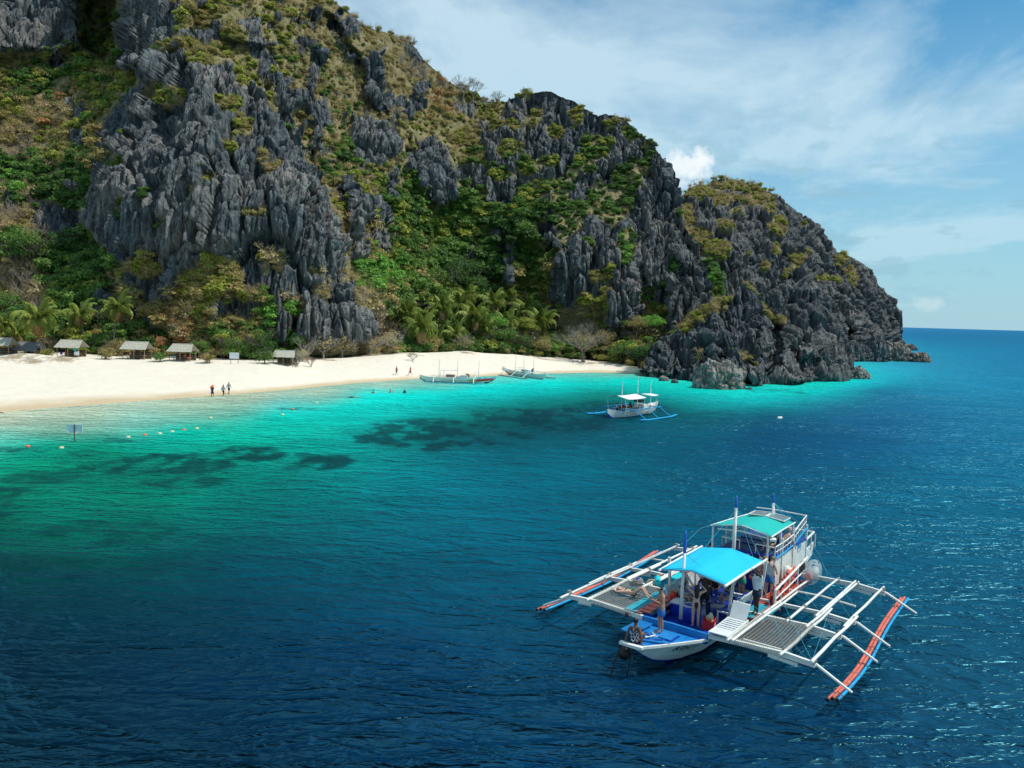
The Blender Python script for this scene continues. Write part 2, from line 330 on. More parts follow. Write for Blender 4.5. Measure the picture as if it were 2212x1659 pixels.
def noisy(X, Y, s=38., a=13., seed=3):
    return X+a*fbm(X/s, Y/s, 0*X+seed, 4, seed), Y+a*fbm(X/s+30, Y/s+9, 0*X+seed, 4, seed+9)
def rock_A(X, Y):
    xx, yy = noisy(X, Y); m = np.zeros(X.shape, np.float32)
    for p in ROCKS: m = np.maximum(m, softpoly(xx, yy, p, 7))
    m = np.maximum(m, .95*(fbm(X/60., Y/45., 0*X, 4, 77) > .40))      # small outcrops
    m = np.maximum(m, .9*((fbm(X/34., Y/60., 0*X+3, 4, 177) > .27) & (X > 560) & (X < 900) & (Y > 100) & (Y < 560)))
    for (a, b, c, d, k) in PATCH:
        r = np.hypot((xx-a)/c, (yy-b)/d); m = np.minimum(m, np.clip((r-.8)/.3, 0, 1))
    return m.astype(np.float32)
CRAGP = A_([(640,430),(790,270),(920,270),(1100,310),(1200,410),(1300,540),(1400,680),(1480,800),(1570,950),(1650,1230),(1760,1560),(1700,1700),(900,1700),(560,1400),(480,1140),(400,1020),(450,850),(470,640),(570,500)])
FEAT = [(CRAGP, 12, -9.), (A_([(570,-700),(900,-700),(930,0),(850,230),(720,280),(600,350),(570,300)]), 10, -12), (A_([(-400,-700),(360,-700),(370,200),(260,260),(-400,240)]), 14, -10),
        (A_([(360,-700),(580,-700),(580,330),(460,330),(370,200)]), 16, 30.),
        (B_([(340,430),(470,400),(560,470),(580,740),(480,800),(370,660)]), 9, -7), (B_([(1110,1320),(1110,1100),(1170,960),(1300,830),(1500,880),(1540,1100),(1560,1500),(1110,1500)]), 12, -8),
        (B_([(1540,600),(1700,560),(1800,820),(1760,1200),(1560,1240),(1540,900)]), 14, -6), (B_([(1740,1250),(1790,1020),(1990,1050),(2000,1600),(1720,1600)]), 10, -7),
        (B_([(850,960),(910,950),(915,1230),(855,1230)]), 5, -5), (B_([(1385,1440),(1400,1240),(1470,1200),(1550,1240),(1545,1440)]), 6, -6),
        (B_([(920,1000),(1110,1000),(1100,1340),(920,1300)]), 14, 8), (B_([(400,1130),(700,1180),(860,1220),(600,1230),(420,1180)]), 10, 5),
        (A_([(1560,60),(1700,100),(1800,300),(1850,560),(1760,480),(1720,280)]), 7, -8), (A_([(1010,70),(1260,60),(1280,220),(1010,180)]), 8, -6),
        (A_([(1230,430),(1420,460),(1560,480),(1580,770),(1440,740),(1320,540)]), 8, -4), (A_([(1650,850),(1750,950),(1720,1140),(1680,1100)]), 5, -5), (A_([(1790,900),(1870,1000),(1900,1200),(1860,1220),(1790,1090)]), 5, -5)]
def depth_A(X, Y):
    st = 6   # the control surface is smooth: solve it coarsely
    Xc, Yc = X[::st, ::st], Y[::st, ::st]; Dc = rbf([(p[0], p[1]) for p in DEP], [p[2] for p in DEP], Xc, Yc, 3.)
    ri = np.linspace(0, Dc.shape[0]-1, X.shape[0]); r = np.minimum(ri.astype(int), Dc.shape[0]-2); fr = (ri-r)[:, None]
    # exact resample on the strided grid
    ri = np.minimum(np.arange(X.shape[0])/st, Dc.shape[0]-1.001); r = ri.astype(int); fr = (ri-r)[:, None]
    ci = np.minimum(np.arange(X.shape[1])/st, Dc.shape[1]-1.001); c = ci.astype(int); fc = (ci-c)[None, :]
    D = (Dc[r][:, c]*(1-fc)+Dc[r][:, c+1]*fc)*(1-fr)+(Dc[r+1][:, c]*(1-fc)+Dc[r+1][:, c+1]*fc)*fr
    xx, yy = noisy(X, Y, 60, 14, 13)
    for p, w, o in FEAT: D = D+o*softpoly(xx, yy, p, w)
    return D
BASE_A = [(-200,778),(100,776),(500,784),(800,778),(1100,776),(1400,790),(1560,800)]
hillA, infoA = relief('hill', -190, 1556, TOP_A, BASE_A, depth_A, 1.75, 1.75, rock_A, ROCK, 1., 0, 7.)
tag(hillA, kind='structure')

# the hill of the headland, farther out
TOP_B = [(1430,470),(1470,425),(1490,402),(1515,396),(1560,388),(1600,392),(1640,402),(1665,415),(1695,437),(1730,458),(1765,490),(1807,533),(1840,556),(1871,578),(1885,592),(1897,614),(1908,622),(1925,645),(1938,662),(1944,690),(1945,728)]
DEPB = [(1430,800,281),(1600,790,285),(1750,775,285),(1850,778,285),(1920,772,318),(1945,760,333),(1430,500,313),(1500,420,348),(1590,392,376),(1600,500,318),(1700,440,359),(1750,600,305),(1800,535,346),(1871,580,350),(1900,680,324),(1942,680,340)]
def depth_B(X, Y):
    D = rbf([(p[0], p[1]) for p in DEPB], [p[2] for p in DEPB], X, Y, 2.); xx, yy = noisy(X, Y, 50, 10, 23)
    D = D+14*softpoly(xx, yy, C_([(1560,1080),(1625,1080),(1640,1260),(1545,1260)]), 6)
    D = D-9*softpoly(xx, yy, C_([(1480,1080),(1640,1060),(1850,1120),(1860,1340),(1400,1400)]), 12)
    return D
PB = [(1327+.32*a, 354+.32*b, .32*c, .32*d, k) for a, b, c, d, k in [
    (560,190,130,50,4),(800,150,200,45,4),(1000,200,150,45,4),(700,250,170,40,3),(950,260,130,30,3),(480,330,50,70,3),(500,430,60,70,2),(560,500,110,50,2),(820,325,70,18,1),(750,415,70,35,1),
    (1110,420,70,75,3),(690,570,120,60,2),(1090,580,40,45,2),(1230,660,50,55,2),(1160,740,25,30,1),(1540,650,45,60,2),(1610,770,30,80,2),(1420,770,50,35,2),(1500,790,25,30,1),(1020,700,25,35,2),
    (1270,420,18,18,2),(1300,590,14,20,1),(1590,1130,35,60,3),(1770,900,14,14,2),(910,600,18,18,2),(1060,300,40,60,4),(1100,210,60,30,4)]]
def rock_B(X, Y):
    xx, yy = noisy(X, Y, 24, 8, 5); m = np.ones(X.shape, np.float32)
    for (a, b, c, d, k) in PB: m = np.minimum(m, np.clip((np.hypot((xx-a)/c, (yy-b)/d)-.75)/.35, 0, 1))
    return m
BASE_B = [(1430,806),(1800,790),(1880,782),(1916,777),(1930,768),(1946,762)]
hillB, infoB = relief('hill', 1430, 1945, TOP_B, BASE_B, depth_B, 1.6, 1.6, rock_B, ROCKC, 1.05, 200, 3.5, back=30.)
tag(hillB, kind='structure')

# the rocky point in front of it
TOP_C = [(1385,808),(1392,775),(1405,750),(1425,730),(1450,720),(1480,700),(1510,676),(1535,668),(1552,655),(1575,648),(1592,622),(1607,612),(1625,622),(1640,648),(1652,672),(1672,690),(1690,668),(1705,640),(1720,612),(1738,602),(1758,612),(1775,625),(1787,640),(1796,668),(1808,700),(1820,712),(1829,728),(1832,760),(1830,790),(1826,806)]
DEPC = [(1385,815,175),(1450,826,165),(1530,838,158),(1600,842,156),(1650,840,154),(1740,838,158),(1824,816,190),(1400,760,182),(1480,720,190),(1600,620,195),(1560,740,176),(1660,720,176),(1738,604,206),(1750,720,182),(1790,660,200),(1829,730,208),(1700,800,165)]
def depth_C(X, Y):
    D = rbf([(p[0], p[1]) for p in DEPC], [p[2] for p in DEPC], X, Y, 2.); xx, yy = noisy(X, Y, 40, 8, 33)
    D = D+7*softpoly(xx, yy, C_([(1040,960),(1110,1060),(1120,1440),(1060,1460),(1040,1200)]), 9)
    D = D-4*softpoly(xx, yy, C_([(920,1140),(1010,1140),(1100,1430),(930,1470)]), 6)+5*softpoly(xx, yy, C_([(1200,1240),(1260,1230),(1300,1400),(1220,1420)]), 7)
    D = D-5*softpoly(xx, yy, C_([(1260,1230),(1360,1250),(1380,1310),(1300,1300)]), 6)-4*softpoly(xx, yy, C_([(620,1190),(700,1200),(740,1300),(620,1280)]), 5)
    D = D+5*np.clip((yy-(curve(BASE_C, xx)-12))/8, 0, 1)     # the notch the sea has cut at the foot
    return D
BASE_C = [(1385,812),(1420,818),(1480,826),(1530,829),(1600,830),(1660,832),(1740,832),(1800,826),(1824,810),(1832,800)]
PC = [(1327+.32*a, 354+.32*b, .32*c, .32*d, k) for a, b, c, d, k in [
    (690,640,60,25,5),(760,700,60,30,5),(860,770,80,35,5),(950,830,70,40,5),(990,880,40,35,5),(1010,950,30,35,5),(1050,1010,45,45,5),(1080,1050,25,25,5),(720,850,100,110,4),(640,980,80,70,4),(560,1050,60,40,4),
    (470,1110,80,55,3),(750,980,18,22,2),(1120,1060,50,30,3),(870,1320,70,15,2),(560,1320,20,15,4)]]
def rock_C(X, Y):
    xx, yy = noisy(X, Y, 20, 6, 15); m = np.ones(X.shape, np.float32)
    for (a, b, c, d, k) in PC: m = np.minimum(m, np.clip((np.hypot((xx-a)/c, (yy-b)/d)-.75)/.35, 0, 1))
    return m
hillC, infoC = relief('rocky_point', 1386, 1823, TOP_C, BASE_C, depth_C, 1.25, 1.25, rock_C, ROCKC, .85, 400, 7., back=16.)
tag(hillC, kind='structure')

# ------------------------------------------------------------------ sand
SHORE = [(-260,938),(-100,920),(0,907),(100,897),(200,886),(300,877),(400,868),(480,860),(560,852),(640,845),(700,839),(760,832),(830,826),(900,821),(980,819),(1060,814),(1130,811),(1200,808),(1270,806.5),(1340,806),(1390,808),(1440,822)]
BACK = [(-260,758),(0,768),(100,768),(180,774),(300,777),(400,779),(480,784),(560,787),(640,783),(700,777),(780,772),(850,770),(930,765),(1000,764),(1080,767),(1140,771),(1200,776),(1270,780),(1340,788),(1390,800),(1440,812)]
ZB = [(-260,3.2),(0,3.1),(400,2.9),(700,2.8),(850,3.4),(1000,3.6),(1100,3.2),(1200,2.3),(1340,1.5),(1440,.7)]
def sand_z(u, v):   # u pixel column, v 0 shore .. 1 back edge .. 2 to the foot of the hill
    zb = np.interp(u, *zip(*ZB)); return zb*np.where(v < 1, .18*v*(1-v)*2+v**1.05, 1+.12*(v-1))
def sand_point(u, v):
    S = atz(u, curve(SHORE, u)+3.0, 0*u-.35); zb = np.interp(u, *zip(*ZB)); B = atz(u, curve(BACK, u), zb)
    Fp = B+np.array([.12, 1., 0.])*60
    v3 = v[..., None]; P = np.where(v3 < 1, S+(B-S)*v3, B+(Fp-B)*(v3-1)); zz = -.35+(sand_z(u, v)+.35*v*0)+.0
    P[..., 2] = np.where(v < 1, -.35*(1-v)+sand_z(u, v), sand_z(u, v)); return P
nu = 560; vv = np.r_[np.linspace(0, 1, 170), np.linspace(1.01, 2, 26)]
U_, V_ = np.meshgrid(np.linspace(-260, 1400, nu), vv)
SP = sand_point(U_, V_)
dune = np.clip(V_*3, 0, 1)*(.10*fbm(SP[..., 0]/5, SP[..., 1]/5, 0*U_, 4, 5)+.22*fbm(SP[..., 0]/16, SP[..., 1]/10, 0*U_, 3, 9)*np.clip(V_*1.4-.3, 0, 1))
foot = .05*np.clip(V_*6-.4, 0, 1)*fbm(SP[..., 0]/.7, SP[..., 1]/.7, 0*U_, 3, 15)
SP[..., 2] += dune+foot
def bumpz(x, y, rx, ry, h):
    q = sand_point(np.array([float(x)]), np.array([float(y)]))[0]
    r = ((SP[..., 0]-q[0])/rx)**2+((SP[..., 1]-q[1])/ry)**2; SP[..., 2] += h*np.exp(-r)
for a in [(42, .86, 4.5, 3.4, .9), (135, .84, 5, 3, .7), (85, .86, 5, 3, .35), (1015, .9, 5, 4, .7), (900, .95, 8, 5, .4), (1120, .85, 9, 5, .5)]: bumpz(*a)
hum = np.zeros(U_.shape)
for x, v, rx, ry in [(38, .84, 4.6, 3.6), (68, .78, 3., 2.6), (135, .82, 4.4, 3.2), (1010, .88, 3., 1.6), (890, .97, 4, 1.6), (1180, .9, 4, 1.4), (1290, .9, 9, 1.6), (700, .97, 4, 1.5)]:
    q = sand_point(np.array([float(x)]), np.array([float(v)]))[0]
    hum = np.maximum(hum, np.exp(-(((SP[..., 0]-q[0])/rx)**2+((SP[..., 1]-q[1])/ry)**2)))
def sand_material():
    m = bpy.data.materials.new('coral_sand'); m.use_nodes = True; t = NT(m.node_tree)
    g = t.n('ShaderNodeNewGeometry').outputs['Position']; sp = t.n('ShaderNodeSeparateXYZ'); t.set(sp, 0, g)
    hm = t.n('ShaderNodeAttribute', attribute_name='litter').outputs['Fac']
    n = t.noise(g, .35, 6, .62); n2 = t.noise(g, 3.2, 5, .7)
    base = t.mix(n, (.72, .655, .55, 1), (.62, .545, .44, 1)); base = t.mix(t.ramp(n2, [(.58, 0.), (.75, .5)]), base, (.50, .43, .35, 1))
    zz = t.math('ADD', sp.outputs[2], t.math('MULTIPLY', t.math('SUBTRACT', t.noise(g, .18, 4), .5), .5))
    wet = t.ramp(zz, [(.14, 1.), (.40, .30), (.55, 0.)])
    base = t.mix(wet, base, (.52, .40, .25, 1))
    lit = t.math('ADD', hm, t.math('MULTIPLY', t.math('SUBTRACT', t.noise(g, .9, 7, .75), .5), 2.6))
    base = t.mix(t.ramp(lit, [(.55, 0.), (.95, .85)]), base, (.24, .175, .10, 1))
    b = t.n('ShaderNodeBsdfPrincipled'); t.set(b, 'Base Color', base); t.set(b, 'Roughness', t.math('SUBTRACT', .9, t.math('MULTIPLY', wet, .35))); t.set(b, 'Specular IOR Level', .2)
    bn = t.n('ShaderNodeBump'); t.set(bn, 'Strength', .6); t.set(bn, 'Distance', .12); t.set(bn, 'Height', t.math('ADD', t.noise(g, 2.2, 5, .65), t.math('MULTIPLY', t.noise(g, .5, 2), 1.5))); t.set(b, 'Normal', bn)
    o = t.n('ShaderNodeOutputMaterial'); t.set(o, 0, b); return m
# leaf litter under the trees behind the beach
hum = np.maximum(hum, np.clip((V_-1.03)*8, 0, 1))
beach = mesh_np('beach', SP.reshape(-1, 3), gridq(*U_.shape), sand_material(), {'litter': ('POINT', hum.ravel())})
tag(beach, kind='structure')
_su = SP[..., 0].ravel(); _sv = SP[..., 1].ravel(); _sz = SP[..., 2].ravel()
def ground_z(x, y):
    i = int(np.argmin((_su-x)**2+(_sv-y)**2)); return float(_sz[i])
def on_ground(X, Y):
    """where the sight line through a picture point meets the sand"""
    px_, py_ = pix(SP[::2, ::2].reshape(-1, 3)); m = SP[::2, ::2].reshape(-1, 3)
    i = int(np.argmin((px_-X)**2+(py_-Y)**2)); return m[i].copy()

# ------------------------------------------------------------------ the sea
az = np.radians(np.linspace(-46, 46, 900))
dep = np.r_[np.geomspace(.00022, .012, 26), np.linspace(.0126, .075, 118), np.linspace(.0757, .62, 330)]
R_ = CAMH/np.tan(dep); AZ, RR = np.meshgrid(az, R_)
WX, WY = RR*np.sin(AZ), RR*np.cos(AZ)
sp_r = np.gradient(R_)[:, None]*-1; sp_a = RR*(az[1]-az[0]); spc = np.maximum(np.abs(sp_r), sp_a)
near = RR < 420
h = np.zeros(WX.shape); ca, sa = math.cos(math.radians(-14)), math.sin(math.radians(-14))
al = WX*ca+WY*sa; ac = -WX*sa+WY*ca
for lam, amp, st, sh, sd_ in [(9., .10, 2.2, 0, 1), (4.6, .07, 2.4, 1, 2), (2.5, .055, 2.3, 1, 3), (1.35, .032, 2.1, 1, 4), (.75, .013, 1.9, 1, 5)]:
    a2 = math.radians({1: 8, 2: -10, 3: 12, 4: -16, 5: 20, 6: 0}[sd_]); u_ = al*math.cos(a2)+ac*math.sin(a2); w_ = -al*math.sin(a2)+ac*math.cos(a2)
    n = np.zeros(WX.shape, np.float32); sel = near & (spc < lam*.42)
    if sel.any():
        q = vnoise(u_[sel]/(lam*st), w_[sel]/lam, 0*u_[sel]+sd_*3.3, sd_)+.35*vnoise(u_[sel]/(lam*st)*2, w_[sel]/lam*2, 0*u_[sel]+sd_*3.3, sd_+40)
        n[sel] = (np.clip(1-2.6*np.abs(q), 0, 1)**2*1.3) if sh else q
    h += amp*n*np.clip(1.4-spc/(lam*.33), 0, 1)
gust = .62+.38*np.clip(fbm(WX/30, WY/42, 0*WX, 3, 71)*1.8+.3, 0, 1)
shore_d = np.zeros(WX.shape)
WPX, WPY = pix(np.stack([WX, WY, 0*WX], -1))
offsh = WPY-curve(SHORE, np.clip(WPX, -260, 1440)); calm = np.clip(offsh/90, .12, 1); calm = np.maximum(calm, np.clip((WPX-1100)/340, 0, 1))
h *= gust*calm
CTRL = [(0,915,205,208,165),(200,894,205,208,165),(400,876,200,210,165),(560,860,198,210,168),(700,847,190,210,170),(830,833,175,212,175),(960,826,150,212,178),(1060,820,120,212,180),(1200,813,110,210,178),(1340,810,120,200,165),
 (-200,940,190,205,160),(0,937,150,203,163),(300,905,165,210,172),(600,870,150,214,180),(800,846,110,214,180),
 (100,958,60,160,120),(-200,990,60,160,120),(400,928,60,178,140),(600,898,40,190,156),(750,880,15,192,160),(900,850,25,202,172),(1050,838,20,200,172),(1200,824,30,205,175),(1350,822,40,198,165),
 (1300,850,0,140,118),(1450,832,0,188,155),(1600,848,5,192,162),(1750,840,5,184,155),(1850,822,15,178,158),(1950,800,60,150,160),(1900,845,40,120,140),
 (0,1000,20,150,108),(200,960,30,146,108),(500,945,5,168,128),(700,930,0,168,136),(850,890,0,178,152),(1000,880,0,150,132),(1150,875,0,120,110),
 (1000,930,0,95,95),(1150,915,0,78,84),(1000,965,0,100,112),(1250,900,0,85,94),(1400,880,0,95,100),
 (300,1060,5,118,92),(150,1050,5,120,92),(0,1120,0,100,78),(130,1100,0,118,92),(400,1100,0,118,100),(600,1030,0,124,108),(800,1030,0,126,124),(1000,1050,0,110,128),(1250,1000,0,98,120),
 (1450,930,5,82,104),(1650,900,25,88,112),(1800,880,42,108,134),(2100,850,40,116,150),(2000,785,62,132,155),(2150,760,34,105,150),(2150,725,22,84,134),(1960,722,25,90,140),
 (200,1250,0,58,68),(500,1200,0,74,90),(800,1200,0,84,108),(1100,1200,0,85,116),(1500,1080,0,80,114),(1900,1050,6,84,120),(2200,1000,12,92,130),
 (100,1400,0,28,52),(500,1450,0,34,72),(900,1400,0,44,88),(1300,1450,0,40,84),(1900,1550,0,38,78),(1100,1660,0,40,80),(200,1660,0,20,48),(2200,1300,4,58,94),(2200,1640,0,46,82),(-200,1400,0,24,46),(-200,1200,0,50,60),(2450,900,30,95,135),(2450,1300,4,58,94)]
REEF = [(180,985,60,8,.6),(450,990,50,10,.8),(390,1018,70,9,.8),(230,1000,40,9,.9),(660,985,30,6,.7),(745,990,26,8,.8),(980,925,90,12,.9),(1080,950,60,12,.8),(870,935,50,9,.9),(60,1035,50,10,.6),(50,973,50,10,.75),(-60,965,60,12,.7),(336,1004,170,22,.85),(250,1012,120,20,.5),(538,982,68,15,.95),(711,998,67,16,.95),(640,1005,40,9,.7),(140,1032,112,15,.6),(420,1043,85,14,.7),(28,1071,70,20,.8),(20,1112,55,18,.6),(952,940,180,30,.92),(830,945,70,14,.8),
        (1180,905,170,26,.85),(1330,890,120,20,.6),(250,1150,150,30,.45),(450,1170,90,28,.45),(616,884,67,4,.55),(263,948,34,4,.5),(560,905,60,5,.3),(1700,845,60,5,.45),(350,1230,140,30,.35),(120,1230,120,26,.4),(1500,900,90,12,.35),(430,925,80,5,.25)]
cn = (slice(None, None, 3), slice(None, None, 6))
vy = lambda y: 900*np.log(np.maximum(y-610, 20)/100)     # stretch so the far water keeps detail
Cc = rbf([(c[0], vy(c[1])) for c in CTRL], lin([c[2:] for c in CTRL]), WPX[cn], vy(WPY[cn]), 25.)
Cc = np.clip(Cc, 0.0005, 1); Cc[..., 1] = np.maximum(Cc[..., 1], Cc[..., 2]*.24); Cc[..., 2] *= .68+.46*np.clip(Cc[..., 1]*3, 0, 1); Cc *= (1+.38*np.clip(Cc[..., 1]*3-.4, 0, 1)*np.clip(1-Cc[..., 0]*4, 0, 1))[..., None]; Cc[..., 0] *= np.clip(.25+Cc[..., 0]*3.2, .25, 1)
ri = np.minimum(np.arange(WX.shape[0])/3, Cc.shape[0]-1.001); r = ri.astype(int); fr = (ri-r)[:, None, None]
ci = np.minimum(np.arange(WX.shape[1])/6, Cc.shape[1]-1.001); c = ci.astype(int); fc = (ci-c)[None, :, None]
WC = (Cc[r][:, c]*(1-fc)+Cc[r][:, c+1]*fc)*(1-fr)+(Cc[r+1][:, c]*(1-fc)+Cc[r+1][:, c+1]*fc)*fr
far = WPY < 735
WC[far] = lin((30, 92, 140))*(1-np.clip((WPY[far]-700)/35, 0, 1))[:, None]+WC[far]*np.clip((WPY[far]-700)/35, 0, 1)[:, None]
wn1 = fbm(WX/9, WY/14, 0*WX, 4, 81); wn2 = fbm(WX/2.3, WY/3.2, 0*WX, 4, 83)
reef = np.zeros(WX.shape)
qx = WPX+46*wn1+22*wn2; qy = WPY+13*fbm(WX/6+9, WY/9, 0*WX, 4, 85)
for (a, b, c_, d, s) in REEF:
    e = np.hypot((qx-a)/c_, (qy-b)/d); reef = np.maximum(reef, s*np.clip((1.2-e)/.28, 0, 1))
wn3 = fbm(WX/1.1, WY/2.2, 0*WX, 3, 87); reef *= np.clip(.72+1.5*wn2+1.5*wn3, .12, 1.)
WC = WC*(1-reef[..., None])+reef[..., None]*np.minimum(WC, 1)*np.array([.06, .13, .14])+reef[..., None]*np.array([.001, .010, .009])
def sea_material():
    m = bpy.data.materials.new('sea_water'); m.use_nodes = True; t = NT(m.node_tree)
    a = t.n('ShaderNodeAttribute', attribute_name='tone').outputs['Color']
    g = t.n('ShaderNodeNewGeometry').outputs['Position']
    d1 = t.n('ShaderNodeVectorMath', operation='DISTANCE'); t.set(d1, 0, g); t.set(d1, 1, (0, 0, CAMH))
    mott = t.noise(t.mapping(g, (.5, 1., 1.)), .22, 5, .6)
    col = t.mix(1., a, t.ramp(mott, [(.3, .82), (.7, 1.15)]), 'MULTIPLY')
    b = t.n('ShaderNodeBsdfPrincipled'); t.set(b, 'Base Color', t.mix(1., col, (.55, .80, .86, 1), 'MULTIPLY')); t.set(b, 'Roughness', t.ramp(t.math('DIVIDE', d1.outputs['Value'], 900.), [(.03, .21), (.2, .30), (1., .45)])); t.set(b, 'IOR', 1.33); t.set(b, 'Specular Tint', (.05, .72, .82, 1))
    def ridge(sc, rot, w, det, dist=.5):
        m1 = t.mapping(g, (.42, 1., 1.), (0, 0, math.radians(rot))); n = t.noise(m1, sc, det, .55, dist)
        q = t.math('ABSOLUTE', t.math('SUBTRACT', n, .5)); return t.math('POWER', t.math('SUBTRACT', 1., t.math('MULTIPLY', q, 1/w), clamp=True), 1.6)
    patch = t.ramp(t.noise(t.mapping(g, (.5, 1., 1.)), .09, 3, .5), [(.3, .35), (.7, 1.)])
    hh = t.math('ADD', t.math('MULTIPLY', ridge(.36, 10, .12, 3), .150), t.math('ADD', t.math('MULTIPLY', ridge(.85, 18, .11, 3), .078), t.math('MULTIPLY', ridge(2.1, 8, .12, 3), .032)))
    hh = t.math('MULTIPLY', hh, patch); hh = t.math('ADD', hh, t.math('MULTIPLY', t.noise(t.mapping(g, (.6, 1.2, 1.)), 3.2, 3, .5), .010))
    bn = t.n('ShaderNodeBump'); t.set(bn, 'Strength', 1.); t.set(bn, 'Distance', 1.); t.set(bn, 'Height', hh); t.set(b, 'Normal', bn)
    # shading put into the colour: wave faces darker towards the eye, lighter away
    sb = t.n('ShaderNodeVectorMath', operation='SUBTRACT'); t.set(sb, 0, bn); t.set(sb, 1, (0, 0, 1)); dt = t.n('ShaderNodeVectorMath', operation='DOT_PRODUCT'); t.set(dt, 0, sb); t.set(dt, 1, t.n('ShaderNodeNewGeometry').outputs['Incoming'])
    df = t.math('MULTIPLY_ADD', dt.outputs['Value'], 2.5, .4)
    wave_shade = t.ramp(df, [(.18, 1.6), (.40, 1.36), (.52, .68), (.70, .18)])
    t.set(b, 'Base Color', t.mix(1., t.mix(1., col, (.55, .80, .86, 1), 'MULTIPLY'), wave_shade, 'MULTIPLY'))
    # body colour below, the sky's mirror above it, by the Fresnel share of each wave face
    bodyc = t.mix(1., t.mix(1., col, (.58, .70, .74, 1), 'MULTIPLY'), wave_shade, 'MULTIPLY')
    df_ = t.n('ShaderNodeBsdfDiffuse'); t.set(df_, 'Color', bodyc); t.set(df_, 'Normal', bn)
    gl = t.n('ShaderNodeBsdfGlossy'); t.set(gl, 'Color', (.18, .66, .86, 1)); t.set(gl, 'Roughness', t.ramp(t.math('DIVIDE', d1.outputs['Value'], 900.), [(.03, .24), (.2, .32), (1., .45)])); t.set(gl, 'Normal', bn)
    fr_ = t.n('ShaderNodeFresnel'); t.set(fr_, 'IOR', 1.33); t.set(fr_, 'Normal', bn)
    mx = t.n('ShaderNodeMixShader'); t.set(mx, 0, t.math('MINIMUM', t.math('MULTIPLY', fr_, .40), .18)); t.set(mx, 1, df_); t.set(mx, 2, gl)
    t.nt.nodes.remove(b)
    o = t.n('ShaderNodeOutputMaterial'); t.set(o, 0, mx); return m
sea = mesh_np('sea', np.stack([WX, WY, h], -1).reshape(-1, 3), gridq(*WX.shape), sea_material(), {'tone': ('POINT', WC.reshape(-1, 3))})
tag(sea, kind='structure')
# ------------------------------------------------------------------ foliage
def leaf_mat(name, col, dark, transl=.3):
    m = bpy.data.materials.new(name); m.use_nodes = True; t = NT(m.node_tree)
    tn = t.n('ShaderNodeAttribute', attribute_name='tint').outputs['Fac']
    oi = t.n('ShaderNodeObjectInfo').outputs['Random']
    v = t.math('MULTIPLY_ADD', oi, .35, t.math('MULTIPLY', tn, .65))
    c = t.mix(v, (*dark, 1), (*col, 1))
    d = t.n('ShaderNodeBsdfPrincipled'); t.set(d, 'Base Color', c); t.set(d, 'Roughness', .6); t.set(d, 'Specular IOR Level', .25)
    tr = t.n('ShaderNodeBsdfTranslucent'); t.set(tr, 0, c)
    mx = t.n('ShaderNodeMixShader'); t.set(mx, 0, transl); t.set(mx, 1, d); t.set(mx, 2, tr)
    o = t.n('ShaderNodeOutputMaterial'); t.set(o, 0, mx); return m
LEAF = [leaf_mat('dark_leaves', (0.095, 0.185, 0.036), (0.032, 0.078, 0.018)), leaf_mat('green_leaves', (0.178, 0.299, 0.052), (0.059, 0.132, 0.024)),
        leaf_mat('yellow_green_leaves', (0.440, 0.439, 0.073), (0.170, 0.210, 0.032)), leaf_mat('olive_leaves', (0.482, 0.369, 0.138), (0.221, 0.202, 0.067)),
        leaf_mat('straw_leaves', (0.600, 0.527, 0.276), (0.400, 0.263, 0.127)), leaf_mat('bright_leaves', (0.251, 0.491, 0.073), (0.099, 0.237, 0.037)),
        leaf_mat('rust_leaves', (0.600, 0.334, 0.130), (0.400, 0.193, 0.074)), leaf_mat('twigs', (0.340, 0.280, 0.230), (0.341, 0.237, 0.166), 0.)]
BARK = mat('bark', (.20, .165, .13), .9, var=.2); BARKD = mat('dark_bark', (.10, .08, .065), .9, var=.2); PALEBARK = mat('pale_bark', (.36, .32, .27), .9, var=.2)

def crown_arr(R, n, leaf, sq=.75, k=9, seed=0, spread=.62, core=.25):
    g = np.random.default_rng(seed)
    c = g.normal(size=(k, 3)); c /= np.linalg.norm(c, axis=1, keepdims=True); c *= R*spread*g.uniform(.3, 1, (k, 1)); c[:, 2] *= sq
    rr = R*g.uniform(.30, .52, k); bt = g.uniform(0, 1, k)
    i = g.integers(0, k, n); d = g.normal(size=(n, 3)); d /= np.linalg.norm(d, axis=1, keepdims=True); d[:, 2] = np.abs(d[:, 2])*.9+d[:, 2]*.1
    d[:, 2] -= .18; rad = rr[i]*np.where(g.random(n) < core, g.uniform(.3, .85, n), g.uniform(.85, 1.12, n)); p = c[i]+d*rad[:, None]*np.array([1, 1, .8])
    nrm = d+g.normal(size=(n, 3))*.55+np.array([0, 0, .35]); nrm /= np.linalg.norm(nrm, axis=1, keepdims=True)
    u = np.cross(nrm, g.normal(size=(n, 3))); u /= np.linalg.norm(u, axis=1, keepdims=True); v = np.cross(nrm, u)
    s = leaf*g.uniform(.6, 1.3, (n, 1)); q = np.stack([p-u*s, p+v*s*.5, p+u*s, p-v*s*.5], 1).reshape(-1, 3)
    tint = np.clip(bt[i]*.6+g.uniform(0, .4, n), 0, 1); return q, np.arange(n*4).reshape(-1, 4), tint
